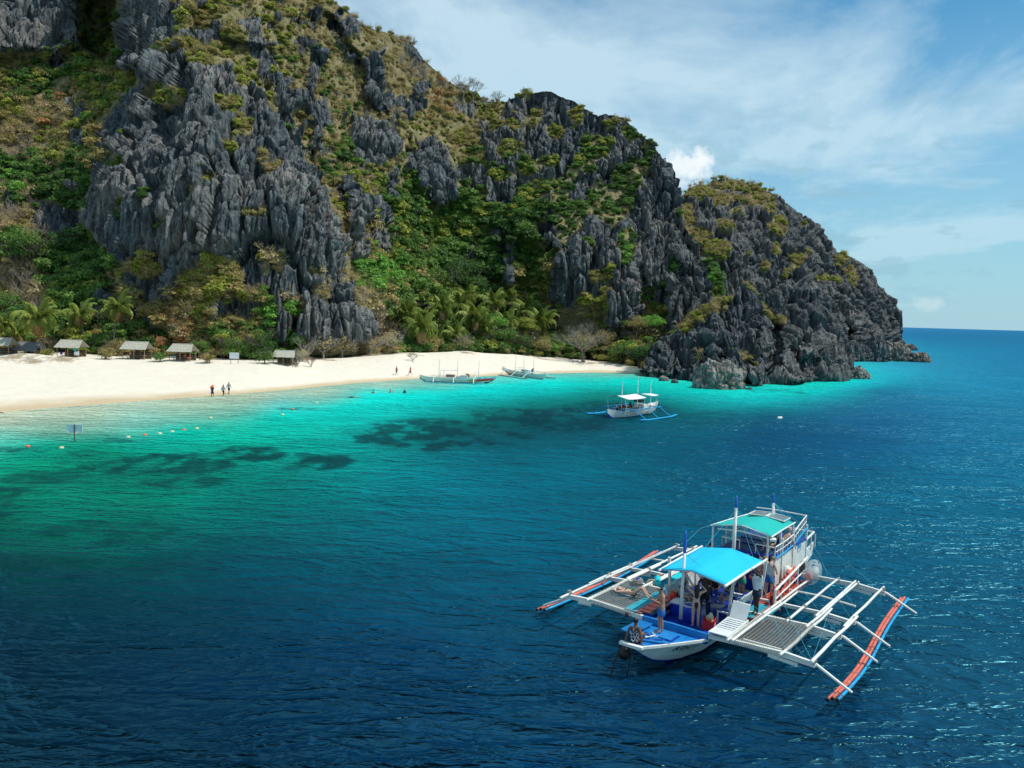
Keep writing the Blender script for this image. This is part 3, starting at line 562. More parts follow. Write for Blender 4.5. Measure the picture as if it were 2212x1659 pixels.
def twig_arr(R, seed, n0=6, depth=4, thick=.05, up=.7, spread=.75, sides=3, trunk=0., ratio=.72):
    g = random.Random(seed); V = []; Q = []
    def tube(a, b, ra, rb):
        d = (b-a).normalized(); u = d.orthogonal().normalized(); w = d.cross(u); base = len(V)
        for c, r in ((a, ra), (b, rb)):
            for s in range(sides): an = 6.283*s/sides; V.append(tuple(c+(u*math.cos(an)+w*math.sin(an))*r))
        for s in range(sides): Q.append((base+s, base+(s+1) % sides, base+sides+(s+1) % sides, base+sides+s))
    def grow(p, d, L, r, k):
        q = p+d*L*.5; d2 = (d+Vector((g.uniform(-.25, .25), g.uniform(-.25, .25), g.uniform(-.1, .25)))).normalized(); e = q+d2*L*.5
        tube(p, q, r, r*.85); tube(q, e, r*.85, r*.65)
        if k == 0: return
        for _ in range(g.choice((2, 3, 3))):
            nd = (d2+Vector((g.uniform(-1, 1)*spread, g.uniform(-1, 1)*spread, g.uniform(-.35, .55)))).normalized(); grow(e, nd, L*g.uniform(.6, .85), r*.62, k-1)
    if trunk:
        d = Vector((g.uniform(-.15, .15), g.uniform(-.1, .1), 1)).normalized(); e = d*trunk; tube(Vector((0, 0, -.3)), e*.5, thick*1.5, thick*1.15); tube(e*.5, e, thick*1.15, thick)
        st = e
    else: st = Vector((0, 0, 0))
    for i in range(n0):
        a = 6.283*i/n0+g.uniform(-.4, .4); grow(st, Vector((math.cos(a)*spread, math.sin(a)*spread, up*g.uniform(.6, 1.5))).normalized(), R*g.uniform(.3, .42), thick*.7, depth)
    return np.array(V), np.array(Q), np.random.default_rng(seed).uniform(0, 1, len(Q))
def cat_arr(a, b): return np.r_[a[0], b[0]], np.r_[a[1], b[1]+len(a[0])], np.r_[a[2], b[2]]
def plant_mesh(name, arr, m):
    o = mesh_np(name, arr[0], arr[1], m, {'tint': ('FACE', arr[2])}, smooth=False, link=False); return o
# one shape per kind and variant, 1 m radius
PROTO = {}
for k in range(8):
    for v in range(3):
        if k == 7: a = twig_arr(1.25, 50+v, 7, 3, .035)
        elif k == 4: a = cat_arr(twig_arr(1.2, 30+v, 6, 3, .03), crown_arr(1., 330, .085, .7, 9, 90+v))
        elif k in (3, 6): a = cat_arr(twig_arr(1.15, 10+v, 5, 3, .026), crown_arr(1., 620, .10, .75, 10, 40+v+k))
        else: a = crown_arr(1., 900, .125, .78, 12, 200+v+k*5)
        PROTO[k, v] = plant_mesh('shrub', a, LEAF[k])
scat_col = bpy.data.collections.new('shrub_kinds')
names = sorted(PROTO); SC = []
for i, kv in enumerate(names):
    o = bpy.data.objects.new('kind_%02d' % i, PROTO[kv].data); scat_col.objects.link(o)
IDX = {kv: i for i, kv in enumerate(names)}
def scatter(name, pts, label, cat):
    """pts rows: x y z size kind rot"""
    me = bpy.data.meshes.new(name); me.vertices.add(len(pts)); me.vertices.foreach_set('co', pts[:, :3].astype(np.float32).ravel())
    for an, ty, arr in (('size', 'FLOAT', pts[:, 3]), ('turn', 'FLOAT', pts[:, 5])):
        A = me.attributes.new(an, ty, 'POINT'); A.data.foreach_set('value', arr.astype(np.float32))
    A = me.attributes.new('pick', 'INT', 'POINT'); g = np.random.default_rng(len(pts))
    A.data.foreach_set('value', np.array([IDX[int(k), int(g.integers(0, 3))] for k in pts[:, 4]], np.int32))
    o = bpy.data.objects.new(name, me); COL.objects.link(o)
    ng = bpy.data.node_groups.new(name, 'GeometryNodeTree'); ng.interface.new_socket('Geometry', in_out='INPUT', socket_type='NodeSocketGeometry'); ng.interface.new_socket('Geometry', in_out='OUTPUT', socket_type='NodeSocketGeometry')
    N = ng.nodes; L = ng.links; gi = N.new('NodeGroupInput'); go = N.new('NodeGroupOutput')
    ip = N.new('GeometryNodeInstanceOnPoints'); ci = N.new('GeometryNodeCollectionInfo'); ci.inputs[0].default_value = scat_col; ci.inputs[1].default_value = True; ci.inputs[2].default_value = True
    def attr(nm, ty): a = N.new('GeometryNodeInputNamedAttribute'); a.data_type = ty; a.inputs[0].default_value = nm; return a.outputs[0]
    L.new(gi.outputs[0], ip.inputs['Points']); L.new(ci.outputs[0], ip.inputs['Instance']); ip.inputs['Pick Instance'].default_value = True
    L.new(attr('pick', 'INT'), ip.inputs['Instance Index'])
    cx = N.new('ShaderNodeCombineXYZ'); L.new(attr('turn', 'FLOAT'), cx.inputs[2]); L.new(cx.outputs[0], ip.inputs['Rotation']); L.new(attr('size', 'FLOAT'), ip.inputs['Scale'])
    L.new(ip.outputs[0], go.inputs[0])
    o.modifiers.new('scatter', 'NODES').node_group = ng
    tag(o, label, cat, kind='stuff'); return o

ZONES = [(60,60,[0,3,2]),(60,150,[3,3,2,0]),(120,120,[1,0,2]),(150,280,[2,3,1,3]),(70,190,[1,0,1]),(200,190,[2,1,3]),(50,400,[1,5,0,1]),(110,430,[0,1,0]),(160,380,[0,0,1]),(60,300,[4,3,7]),(130,330,[4,3,2]),(40,470,[4,7,3]),(20,240,[3,2,3]),(110,240,[3,6,4]),
         (150,520,[1,1,0]),(100,560,[1,0,2]),(40,620,[3,4,7]),(180,620,[2,1,1]),(30,540,[1,3]),(230,570,[0,1]),(200,330,[3,1]),(240,480,[0,1,0]),(290,620,[3,2,3]),
         (480,20,[3,2,3]),(600,60,[3,4,2]),(700,60,[4,3,3]),(680,150,[3,4,1]),(800,150,[4,4,3,3]),(900,130,[4,3,4]),(850,230,[4,3,4]),(960,220,[4,6,3]),(1000,270,[3,2,4]),(640,260,[3,4,1]),(700,330,[3,2,4]),
         (900,280,[3,2,3]),(1050,240,[3,2,2]),(560,200,[3,2,2]),(530,290,[3,3,2]),(760,300,[4,3,1]),(800,350,[4,3,1]),(600,330,[4,3]),(660,400,[4,4,3]),(760,400,[3,4,2]),(730,350,[0,1]),(740,520,[3,4,3]),(700,620,[4,4,7]),(770,640,[4,4,3]),(790,700,[7,4,7]),(730,700,[7,4]),
         (860,420,[1,1,2]),(880,500,[1,2,0]),(830,540,[2,3,2]),(820,600,[5,5,1]),(900,600,[1,3,1]),(940,480,[2,1,2]),(900,400,[1,0,1]),(980,560,[0,0,1]),(1040,600,[0,0,1]),(1080,540,[0,1,0]),(1130,500,[1,0,1]),(980,440,[0,1,1]),(1050,430,[1,2]),(1120,440,[2,1]),(1180,480,[1,0]),(1150,560,[1,0]),
         (1150,640,[3,1,2]),(870,660,[1,3,1]),(950,680,[1,1,2]),(1060,680,[1,0]),(1300,640,[3,2]),(1390,620,[1,0,5]),(1400,680,[2,1,3]),(1230,700,[4,7]),(1350,730,[3,1]),(500,720,[3,1]),(380,680,[6,3,4]),(440,650,[3,2]),(330,700,[3,3]),(600,720,[1,5])]
def zone_kinds(X, Y, seed=0):
    g = np.random.default_rng(seed); xx = X+g.normal(0, 16, X.shape); yy = Y+g.normal(0, 14, X.shape)
    Z = np.array([(z[0], z[1]) for z in ZONES]); i = np.argmin((xx[:, None]-Z[:, 0])**2+(1.3*(yy[:, None]-Z[:, 1]))**2, 1)
    return np.array([ZONES[j][2][g.integers(0, len(ZONES[j][2]))] for j in i])
def pick_pts(info, n, seed, patches, dens, patch_n, smin, smax, zone=True, sizemap=None, inset=.35):
    g = np.random.default_rng(seed); P, X, Y, rk = info['P'], info['X'], info['Y'], info['rk']
    w = dens*(1-rk)**1.5*(Y > -170)*(1+0*X); w = w.ravel(); w = w/w.sum(); idx = g.choice(w.size, n, p=w)
    x, y = X.ravel()[idx], Y.ravel()[idx]; p = P.reshape(-1, 3)[idx]
    k = zone_kinds(x, y, seed) if zone else g.choice([3, 4, 2], n)
    s = g.uniform(smin, smax, n)**1.0*(g.random(n)**2.2*.9+.65)
    if sizemap is not None: s *= sizemap(x, y)
    rows = [np.c_[p, s, k, g.uniform(0, 6.28, n)]]
    Xr, Yr, Pr = X.ravel(), Y.ravel(), P.reshape(-1, 3)
    for (a, b, c, d, kk) in patches:
        e = ((Xr-a)/c)**2+((Yr-b)/d)**2; j = np.where(e < .95)[0]
        if len(j) == 0: continue
        Dm = Pr[j[0], 1]; area = c*d*(Dm/FPX)**2; m = max(3, int(area*patch_n)); q = g.choice(j, m)
        sz = np.clip(math.sqrt(area)*.33, .7, 2.4)*g.uniform(.55, 1.05, m); kx = np.where(g.random(m) < .75, kk, g.choice([1, 2, 3], m))
        rows.append(np.c_[Pr[q], sz, kx, g.uniform(0, 6.28, m)])
    R = np.concatenate(rows, 0); R[:, 2] += R[:, 3]*inset; R[:, 1] -= R[:, 3]*.25
    return R
def sizeA(x, y):
    s = np.where((y > 430) & (x > 800) & (x < 1200), 1.45, 1.); s = np.where((x < 230) & (y > 150), 1.35, s); s = np.where((y < 300) & (x > 500), .8, s); return s
SA = pick_pts(infoA, 11600, 5, PATCH, np.where((infoA['X'] > 1150) & (infoA['Y'] > 300) & (infoA['Y'] < 540), .5, 1.), .36, .85, 1.9, True, sizeA)
SB = pick_pts(infoB, 800, 6, PB, 1+0*infoB['X'], .42, .9, 1.7, False)
SCc = pick_pts(infoC, 220, 7, PC, 1+0*infoC['X'], .6, .6, 1.3, False)
# the ones that show largest are objects of their own, the rest is undergrowth
allp = np.concatenate([np.c_[SA, np.zeros(len(SA))], np.c_[SB, np.ones(len(SB))], np.c_[SCc, 2*np.ones(len(SCc))]])
app = allp[:, 3]/np.hypot(allp[:, 0], allp[:, 1]); order = np.argsort(-app); NSOLO = 230
solo, rest = allp[order[:NSOLO]], allp[order[NSOLO:]]
for part, nm in ((0, 'low shrubs and scrub covering the slopes of the cliff behind the beach'), (1, 'dry scrub tufts on the far headland hill'), (2, 'scrub tufts on the rocky point above the water')):
    scatter('undergrowth', rest[rest[:, 6] == part][:, :6], nm, 'undergrowth')
KN = ['dark green', 'green', 'yellow-green', 'olive', 'straw-coloured dry', 'bright green', 'rusty brown', 'bare grey']
for j, row in enumerate(solo):
    k = int(row[4]); X, Y = pix(row[:3]); X = float(X); Y = float(Y)
    if row[6] == 1: z = 'on the far headland hill'
    elif row[6] == 2: z = 'on the rocky point above the water'
    elif X < 230: z = 'on the wooded slope above the huts'
    elif X < 560: z = 'on the big dark crag' if Y > 150 else 'on the heights above the big dark crag'
    elif X < 800: z = 'on the rocky flank right of the big crag' if Y > 150 else 'near the skyline above the big crag'
    elif Y < 300: z = 'near the ridge line with the bare trees'
    elif X < 1200: z = 'in the %s part of the green ravine' % ('left' if X < 920 else 'middle' if X < 1060 else 'right')
    else: z = 'on the cliff wall between ravine and headland'
    o = bpy.data.objects.new('shrub', PROTO[k, j % 3].data); COL.objects.link(o)
    o.location = row[:3]; o.scale = [row[3]*1.05]*3; o.rotation_euler.z = row[5]
    lb = '%s %s shrub growing %s %s' % ('large' if row[3] > 2.2 else 'small' if row[3] < 1.5 else 'medium-sized', KN[k], 'low' if row[2] < 22 else 'halfway up' if row[2] < 48 else 'high up', z); tag(o, lb, 'shrub', lb.replace('shrub', 'shrubs'))

# ------------------------------------------------------------------ palms
def frond_mesh(L, droop, seed):
    g = random.Random(seed); V = []; Q = []; T = []; n = 30; sp = []; p = Vector((0, 0, 0)); ang = .75
    for i in range(n+1):
        sp.append((p.copy(), ang)); ang -= droop/n*(.5+1.2*i/n); p = p+Vector((math.cos(ang), 0, math.sin(ang)))*L/n
    for i in range(n):
        a, b = sp[i][0], sp[i+1][0]; w = .045*(1-i/n)+.012; k = len(V); V += [a+Vector((0, -w, 0)), a+Vector((0, w, 0)), b+Vector((0, w*.8, 0)), b+Vector((0, -w*.8, 0))]; Q.append((k, k+1, k+2, k+3)); T.append(.95)
        if i < 2: continue
        ll = L*.25*math.sin(min(1, (i+1)/n*1.15+.12)*math.pi)**.6*g.uniform(.85, 1.1)+.1
        for s in (-1, 1):
            for h_ in (0, .5):
                o = a.lerp(b, h_); dirv = Vector((.62+g.uniform(-.1, .1), s*.78, -.55-g.uniform(0, .55))).normalized(); e = o+dirv*ll; m_ = o+dirv*ll*.5+Vector((0, 0, .05)); wv = Vector((.026, 0, .005)); k = len(V)
                V += [o-wv*.5, o+wv*.7, m_+wv, m_-wv*.6]; Q.append((k, k+1, k+2, k+3)); T.append(g.random()*.8)
                k = len(V); V += [m_-wv*.6, m_+wv, e+Vector((0, 0, -.12*ll)), e+Vector((0, 0, -.12*ll))-wv*.1]; Q.append((k, k+1, k+2, k+3)); T.append(g.random()*.8)
    return plant_mesh('frond', (np.array([tuple(v) for v in V]), np.array(Q), np.array(T)), PALML)
PALML = leaf_mat('palm_leaves', (0.419, 0.439, 0.089), (0.120, 0.210, 0.044), .35); PALMD = leaf_mat('dead_palm_leaves', (0.600, 0.404, 0.179), (0.341, 0.193, 0.074), .2)
FR = [frond_mesh(1., d, i).data for i, d in enumerate((1.3, 1.9, 2.4, 2.8))]
FRD = FR[3].copy(); FRD.materials[0] = PALMD
def tube_arr(pts, rad, sides=8, cap=True):
    V = []; Q = []; n = len(pts); pts = [Vector(p) for p in pts]; u = None
    for i, p in enumerate(pts):
        d = (pts[min(i+1, n-1)]-pts[max(i-1, 0)]).normalized()
        if u is None: u = d.orthogonal().normalized()
        u = (u-d*u.dot(d)).normalized(); w = d.cross(u); r = rad[i] if isinstance(rad, (list, tuple)) else rad
        for s in range(sides): a = 2*math.pi*s/sides; V.append(p+(u*math.cos(a)+w*math.sin(a))*r)
    for i in range(n-1):
        for s in range(sides): Q.append((i*sides+s, i*sides+(s+1) % sides, (i+1)*sides+(s+1) % sides, (i+1)*sides+s))
    return V, Q, [tuple(range(sides))[::-1], tuple(range((n-1)*sides, n*sides))] if cap else []
def palm(base, crown, L, label, nf=18, seed=0):
    g = random.Random(seed); base = Vector(base); crown = Vector(crown)
    root = bpy.data.objects.new('palm_tree', None); COL.objects.link(root); root.location = base; tag(root, label, 'palm tree')
    d = crown-base; n = 9; pts = [Vector((d.x*(i/n)**1.4, d.y*i/n, d.z*i/n)) for i in range(n+1)]; pts[0].z -= .4
    V, Q, caps = tube_arr(pts, [.21-.09*i/n+(.1 if i == 0 else 0) for i in range(n+1)], 8); me = bpy.data.meshes.new('trunk'); me.from_pydata(V, [], Q+caps); me.materials.append(BARK)
    t = bpy.data.objects.new('trunk', me); COL.objects.link(t); t.parent = root
    for i in range(nf):
        dead = i >= nf-2; a = i*2.399+g.uniform(-.3, .3); tier = i/nf
        f = bpy.data.objects.new('frond', FRD if dead else FR[min(3, int(tier*3.4+g.random()*.6))]); COL.objects.link(f); f.parent = root; f.location = pts[-1]
        el = (.62-1.5*tier)+g.uniform(-.12, .12) if not dead else -1.25
        # the wind comes off the sea from the left: fronds lean to the right
        f.rotation_mode = 'XYZ'; s = L*g.uniform(.85, 1.1); f.scale = (s, s*.95, s); f.rotation_euler = (g.uniform(-.3, .3), -el+.25*math.cos(a)*-1*.6, a)
    return root
def gz(x, y): return ground_z(x, y)
def back_dist(X): return float(aty(X, curve(BACK, X), 1.)[1] and atz(X, curve(BACK, X), float(np.interp(X, *zip(*ZB))))[1])
OLD = ([0, 640, 700, 1000, 1135, 1200, 1300, 1400], [142, 142, 150, 150, 157, 160, 171, 171])
def push(X): return max(0., back_dist(min(X, 1390))+3-float(np.interp(X, *OLD))) if X > 640 else 0.
def c2(x, y): return ((700+x/2.765)*.8848, (700+y/2.765)*.8848)
def c1(x, y): return (x/2.9105*.8848, (650+y/2.9105)*.8848)
# crown (V px), distance Y, frond length (m), label
PALMS = [(c1(270,370), 143, 4.6, 'large coconut palm leaning over the tilted grey roof between the left huts', 24),
         (c1(835,290), 152, 3.9, 'coconut palm rising behind the hut with the overgrown left end', 20),
         (c1(15,420), 146, 3.6, 'palm cut by the left picture edge behind the first hut', 16),
         (c1(480,450), 155, 2.8, 'small palm behind the third hut from the left', 13),
         (c1(640,610), 150, 2.2, 'low young palm beside the third hut', 10),
         (c2(800,175), 166, 4.4, 'leftmost palm of the grove behind the beached boats', 20), (c2(905,270), 152, 4.3, 'front palm of the grove with its foot on the open sand', 22),
         (c2(1045,140), 168, 3.9, 'tallest slim palm of the grove with a bare straight trunk', 17), (c2(1160,125), 176, 4.0, 'palm behind the tall slim palm of the grove', 18),
         (c2(1265,200), 165, 4.4, 'broad palm in the middle of the grove', 20), (c2(1395,100), 182, 4.3, 'palm standing highest at the back of the grove', 17),
         (c2(1140,320), 157, 3.5, 'low light green palm at the front of the grove', 15), (c2(1610,140), 184, 4.2, 'palm in the right part of the grove under the vine-hung pillars', 17),
         (c2(1710,225), 176, 4.7, 'spreading palm at the right end of the grove', 22), (c2(1800,170), 190, 3.6, 'half hidden palm behind the right end of the grove', 14),
         (c2(2040,110), 190, 4.2, 'lone palm behind the bare grey tree', 16), (c2(1500,60), 195, 3.8, 'far palm between two cliff pillars at the back of the grove', 14), (c2(980,80), 186, 3.6, 'far palm at the back left of the grove', 14),
         (c2(720,130), 176, 4.2, 'palm behind the leftmost palm of the grove', 16), (c2(1210,60), 190, 4.2, 'high palm behind the broad middle palm', 16), (c2(1330,280), 166, 3.8, 'low palm right of the broad middle palm', 16), (c2(1470,230), 172, 4.0, 'palm between the broad middle palm and the right end', 16),
         (c2(1590,300), 170, 3.6, 'short palm left of the spreading palm', 14), (c2(1020,330), 160, 3.4, 'short palm beside the foot of the slim tall palm', 14), (c1(560,330), 154, 3.6, 'palm between the third and the fourth hut', 16), (c1(120,470), 147, 3.4, 'low palm beside the tilted grey roof', 14)]
for i, ((X, Y), D, L, lb, nf) in enumerate(PALMS):
    D0 = D; D = D+push(X); L = L*D/D0
    cr = aty(X, Y, D); gzz = 3.2+max(0, D-back_dist(X))*.03; bx = cr[0]+(-1.2 if i % 2 else 1.1)*.9
    if i == 0: bx = cr[0]+.3
    if i == 6: bx = cr[0]-1.5
    palm((bx, D+.3, gzz-.1), cr, L*1.02, lb, nf, 100+i)

# ------------------------------------------------------------------ trees and bushes that edge the beach
def tree(base, H, R, kind, label, cat='tree', seed=0, n=2600, leaf=.2, sq=.7, trunkmat=None, bare=False, nobj=None):
    root = bpy.data.objects.new('tree' if cat == 'tree' else 'bush', None); COL.objects.link(root); root.location = base; tag(root, label, cat)
    th = max(.5, H-R*sq*.9)
    tw = twig_arr(R*1.25, seed, 6, 3 if not bare else 5, .035*H+.02 if not bare else .028*H+.02, .55 if not bare else .8, .8, 4, th*.55 if not bare else th*.45)
    a = plant_mesh('trunk' if not bare else 'branches', tw, trunkmat or BARK); COL.objects.link(a); a.parent = root
    if n:
        c = crown_arr(R, n, leaf, sq, 16, seed+5, .66, .2); c[0][:, 2] += H-R*sq*.85
        b = plant_mesh('crown', c, LEAF[kind]); COL.objects.link(b); b.parent = root
    return root
# (x px, base y px, distance or None = on the sand, height m, radius m, kind, label, cat, leaves, leaf size)
T = [(430,770,150,3.6,2.6,1,'green leafy bush left of the white notice board','bush',2200,.15),(505,772,150,4.6,3.9,1,'broad green tree behind the white notice board','tree',4200,.17),(560,772,152,5.2,4.2,0,'dark green tree between the notice board and the last hut','tree',4200,.17),
     (545,760,160,8.2,3.4,5,'bright green tree top rising above the darker trees by the notice board','tree',2600,.17),(612,760,160,6.6,3.2,5,'bright green bush at the foot of the crag above the last hut','bush',2200,.16),
     (250,772,148,3.6,2.9,3,'olive grey shrub leaning on the hut left of the notice board','bush',2200,.12),(225,768,152,4.2,2.6,1,'green bush between the palms and the huts','bush',1800,.15),(345,770,155,4.0,2.6,6,'rusty brown bush behind the hut near the notice board','bush',2000,.12),(330,750,162,6.0,2.8,6,'orange brown dry bush below the dark boulders','bush',1800,.13),
     (385,772,150,2.2,1.8,3,'low grey green shrub in front of the rightmost pair of huts','bush',1100,.12),(480,774,148,2.4,1.6,3,'twiggy olive shrub beside the white notice board','bush',700,.1),
     (228,775,139.5,2.3,1.9,3,'olive bush in front of the gap between third and fourth hut','bush',1500,.12),(345,778,139.5,2.1,1.7,1,'small green bush between the fourth and fifth hut','bush',1300,.12),(447,782,139.5,2.0,1.6,3,'low olive bush right of the hut with the ragged roof','bush',1100,.11),(572,788,140,2.6,2.0,1,'green bush left of the last hut','bush',1500,.13),(655,789,141,2.2,1.8,4,'dry bush right of the last hut','bush',1000,.1),(100,770,139.5,1.8,1.5,2,'small yellow-green bush left of the big thatched hut','bush',900,.12),
     (445,660,165,0,0,3,'','',0,0),
     (665,780,146,3.4,2.6,7,'bare pinkish shrub just right of the last hut','bush',0,0),(700,778,148,4.3,3.1,4,'dry brown shrub left of the yellow-green bush','bush',900,.1),(740,775,150,4.4,3.0,4,'dry straw shrub under the big crag corner','bush',1100,.1),(765,765,154,6.2,2.8,2,'yellow-green bush topping the dry shrubs','bush',1700,.13),
     (800,772,150,4.6,3.0,4,'tan dry shrub behind the sand left of the front palm','bush',1300,.1),(840,770,152,4.8,2.9,4,'pinkish dry shrub left of the front palm of the grove','bush',1200,.1),(640,785,143,2.2,1.7,7,'low bare twig bush in front of the last hut','bush',0,0),
     (870,768,160,5.4,2.4,7,'bare bush in the dark gap left of the palm grove','bush',0,0),
     (1000,766,152,3.4,2.7,4,'round brownish shrub at the front of the palm grove','bush',1500,.11),(985,765,156,2.4,1.8,3,'olive shrub hiding the foot of the palm grove','bush',900,.12),
     (1060,768,160,4.0,2.6,0,'dark green bush right of the round brown shrub','bush',1900,.16),(1095,768,160,5.6,3.2,1,'green tree with layered boughs in the middle of the beach edge','tree',3000,.17),(1075,760,170,8.4,3.3,5,'light green layered tree above the palm grove edge','tree',2600,.17),
     (1135,770,160,4.4,3.0,0,'dark leafy tree near the second beached boat','tree',2600,.16),(1140,765,168,8.0,3.0,2,'yellowish green tree left of the spreading palm','tree',2400,.16),(1175,776,160,4.2,2.7,3,'brown green tree left of the bare grey tree','tree',2200,.15),(1165,781,158,1.3,1.1,2,'small low shrub on the sand under the tree edge','bush',600,.1),
     (1230,770,172,4.5,2.4,0,'dark bush behind the bare grey tree','bush',1600,.16),
     (1305,778,176,6.3,3.4,3,'greyish olive tree right of the bare grey tree','tree',2600,.14),(1345,786,172,5.2,3.4,1,'bright leaved tree at the right end of the beach','tree',3200,.17),(1385,792,172,5.6,3.3,0,'dark green bush where the sand meets the rocks','bush',3000,.17),(1330,775,185,8.4,3.5,7,'tall leafless shrub above the right end of the beach','bush',0,0),(1375,770,188,10.,3.6,3,'dry olive tree top above the right end of the beach','tree',2200,.13),(1410,760,192,10.5,3.4,5,'light green tree against the foot of the headland cliff','tree',2600,.17),
     (130,770,156,3.6,3.0,0,'dark bush behind the tilted grey roof','bush',2200,.17),(180,745,164,7.4,3.8,1,'green tree behind the third hut','tree',3200,.19),(60,740,166,8.4,4.2,0,'dark green tree crown behind the leftmost palms','tree',3200,.2),(205,700,172,10.5,3.4,2,'light olive tree left of the crag foot','tree',2600,.18),(415,745,160,8.6,3.9,3,'olive crowned tree in front of the crag foot','tree',3400,.15),(425,760,156,5.4,2.7,2,'yellowish small tree below the olive crown','tree',2000,.14),(693,740,160,7.5,2.4,2,'yellow-green tree clinging to the crag corner','tree',1900,.14),
     (1000,745,200,22,7.5,0,'huge dark green tree in the ravine above the palm grove','tree',7000,.27),(1050,745,205,17,6.,0,'second dark tree beside the huge ravine tree','tree',5200,.27),(930,745,196,21,6.,1,'green tree at the left side of the ravine','tree',5200,.26),(960,745,215,29,6.,1,'green tree high at the back of the ravine','tree',5000,.27),(1010,745,228,40,5.4,1,'rounded green tree under the upper cliff of the ravine','tree',4400,.26),(1110,745,212,16,5.5,0,'dark vine-hung tree between the two rock pillars','tree',4600,.26),(820,745,180,15,4.2,5,'bright green tree at the right foot of the crag','tree',4000,.22),(1160,745,206,11,4.5,3,'olive shaded tree left of the grooved rock tower','tree',3600,.22),(855,745,188,9,4.2,1,'green tree in the shade left of the palm grove','tree',3600,.22),(60,745,186,26,7.,1,'large bright crowned tree on the left slope','tree',6000,.27),(150,745,192,27,6.,0,'large dark crowned tree on the left slope','tree',5400,.27),(30,745,180,12,5.5,1,'broad tree above the first huts','tree',5000,.24),(140,745,184,13,5.,1,'leafy tree on the lower left slope','tree',4600,.24)]
ti = 0
for (X, Yb, D, H, R, k, lb, ct, n, lf) in T:
    if not lb: continue
    ti += 1; D0 = D; D = D+push(X); H, R = H*D/D0, R*D/D0; p = aty(X, 700, D); z0 = gz(p[0], p[1]) if D < 200 else 3.
    bare = n == 0
    if H > 14: z0 = 3.+H-R*2.0; H2 = R*2.0
    else: H2 = H
    tree((p[0], D, z0-.15), H2, R, k, lb, ct, 300+ti, n, lf, .72, PALEBARK if k in (4, 7) else BARKD, bare)
# the spreading bare grey tree near the right end of the beach
p = on_ground(*c2(1995, 515))
bt = tree((p[0], p[1]+1.5, p[2]-.1), 8.6, 5.2, 4, 'wide spreading dry grey tree with buttress roots on the right beach', 'tree', 777, 1500, .12, .8, BARK, False)
tw = plant_mesh('branches', twig_arr(7.0, 91, 8, 5, .12, .55, .95, 4, 3.4), PALEBARK); COL.objects.link(tw); tw.parent = bt
V, Q, _c = tube_arr([(0, 0, -.2), (0, 0, .9), (.1, 0, 2.4), (0, 0, 3.8)], [.75, .34, .26, .2], 9)
me = bpy.data.meshes.new('trunk'); me.from_pydata(V, [], Q); me.materials.append(BARK); o = bpy.data.objects.new('trunk', me); COL.objects.link(o); o.parent = bt
# leafless and thin trees on the ridge line
for i, (X, Y, D, H, lb, kd) in enumerate([(1000,212,296,10.5,'tall bare forked tree on the skyline, left of its neighbour','b'),(1022,214,298,9.5,'bare fan-shaped tree on the skyline, right of its neighbour','b'),(866,190,284,13.5,'tall pale leafless tree on the slope below the skyline','b'),(905,175,290,8.,'crooked thin tree at the grassy ridge','b'),
        (950,200,296,7.,'broken dead trunk with few twigs on the ridge','b'),(1075,222,296,6.5,'leafless bush tree left of the flat-topped tree','b'),(1135,212,292,6.2,'flat-topped thin tree on the skyline at the top of the middle cliff','l'),(1050,232,292,5.5,'greyish twiggy tree on the ridge','b'),(880,110,292,7.,'twiggy tree near the top edge of the ridge','b'),(745,30,268,4.5,'small airy bush tree on the skyline beside the sky','l'),(712,12,262,3.6,'green tuft tree on the highest visible skyline','l')]):
    p = aty(X, Y+6, D-6)
    tree(tuple(p), H*.72, H*.42, 2 if kd == 'l' else 7, lb, 'tree', 900+i, 900 if kd == 'l' else 0, .2, .55, PALEBARK, kd == 'b')
# a thick low belt of scrub fills the edge of the wood behind the beach
g = np.random.default_rng(12); m = 900; xs = g.uniform(-200, 1420, m); D = np.array([back_dist(min(q, 1390)) for q in xs])+np.interp(xs, [-200, 640, 760], [9, 9, 3])+g.uniform(0, 16, m)
pp = aty(xs, 700+0*xs, D); zz = np.array([ground_z(a, b) for a, b in pp[:, :2]])+g.uniform(0, .4, m)
kk = zone_kinds(xs, 690+0*xs, 4); kk = np.where((xs > 640) & (xs < 860), g.choice([4, 7, 4, 3], m), kk); kk = np.where((xs > 860) & (xs < 1300), g.choice([0, 1, 0, 3], m), kk); ss = g.uniform(.7, 1.7, m)
scatter('undergrowth', np.c_[pp[:, 0], D, zz+ss*.5, ss, kk, g.uniform(0, 6, m)], 'belt of low scrub along the back of the beach', 'undergrowth')
m = 620; xs = np.r_[g.uniform(-200, 560, 260), g.uniform(850, 1420, 360)]; D = np.array([back_dist(min(q, 1390)) for q in xs])+np.where(xs < 640, 12, 6)+g.uniform(0, 24, m); pp = aty(xs, 700+0*xs, D); ss = g.uniform(1.4, 3.0, m)
zz = 3.2+g.uniform(.8, 5.2, m)*(D-np.array([back_dist(min(q, 1390)) for q in xs]))/26.; kk = np.where(xs < 640, g.choice([0, 1, 1, 2, 3], m), g.choice([0, 0, 1, 1, 5, 2, 3], m))
scatter('undergrowth', np.c_[pp[:, 0], D, zz+ss*.3, ss, kk, g.uniform(0, 6, m)], 'tangle of taller bushes in the wood behind the beach', 'undergrowth')
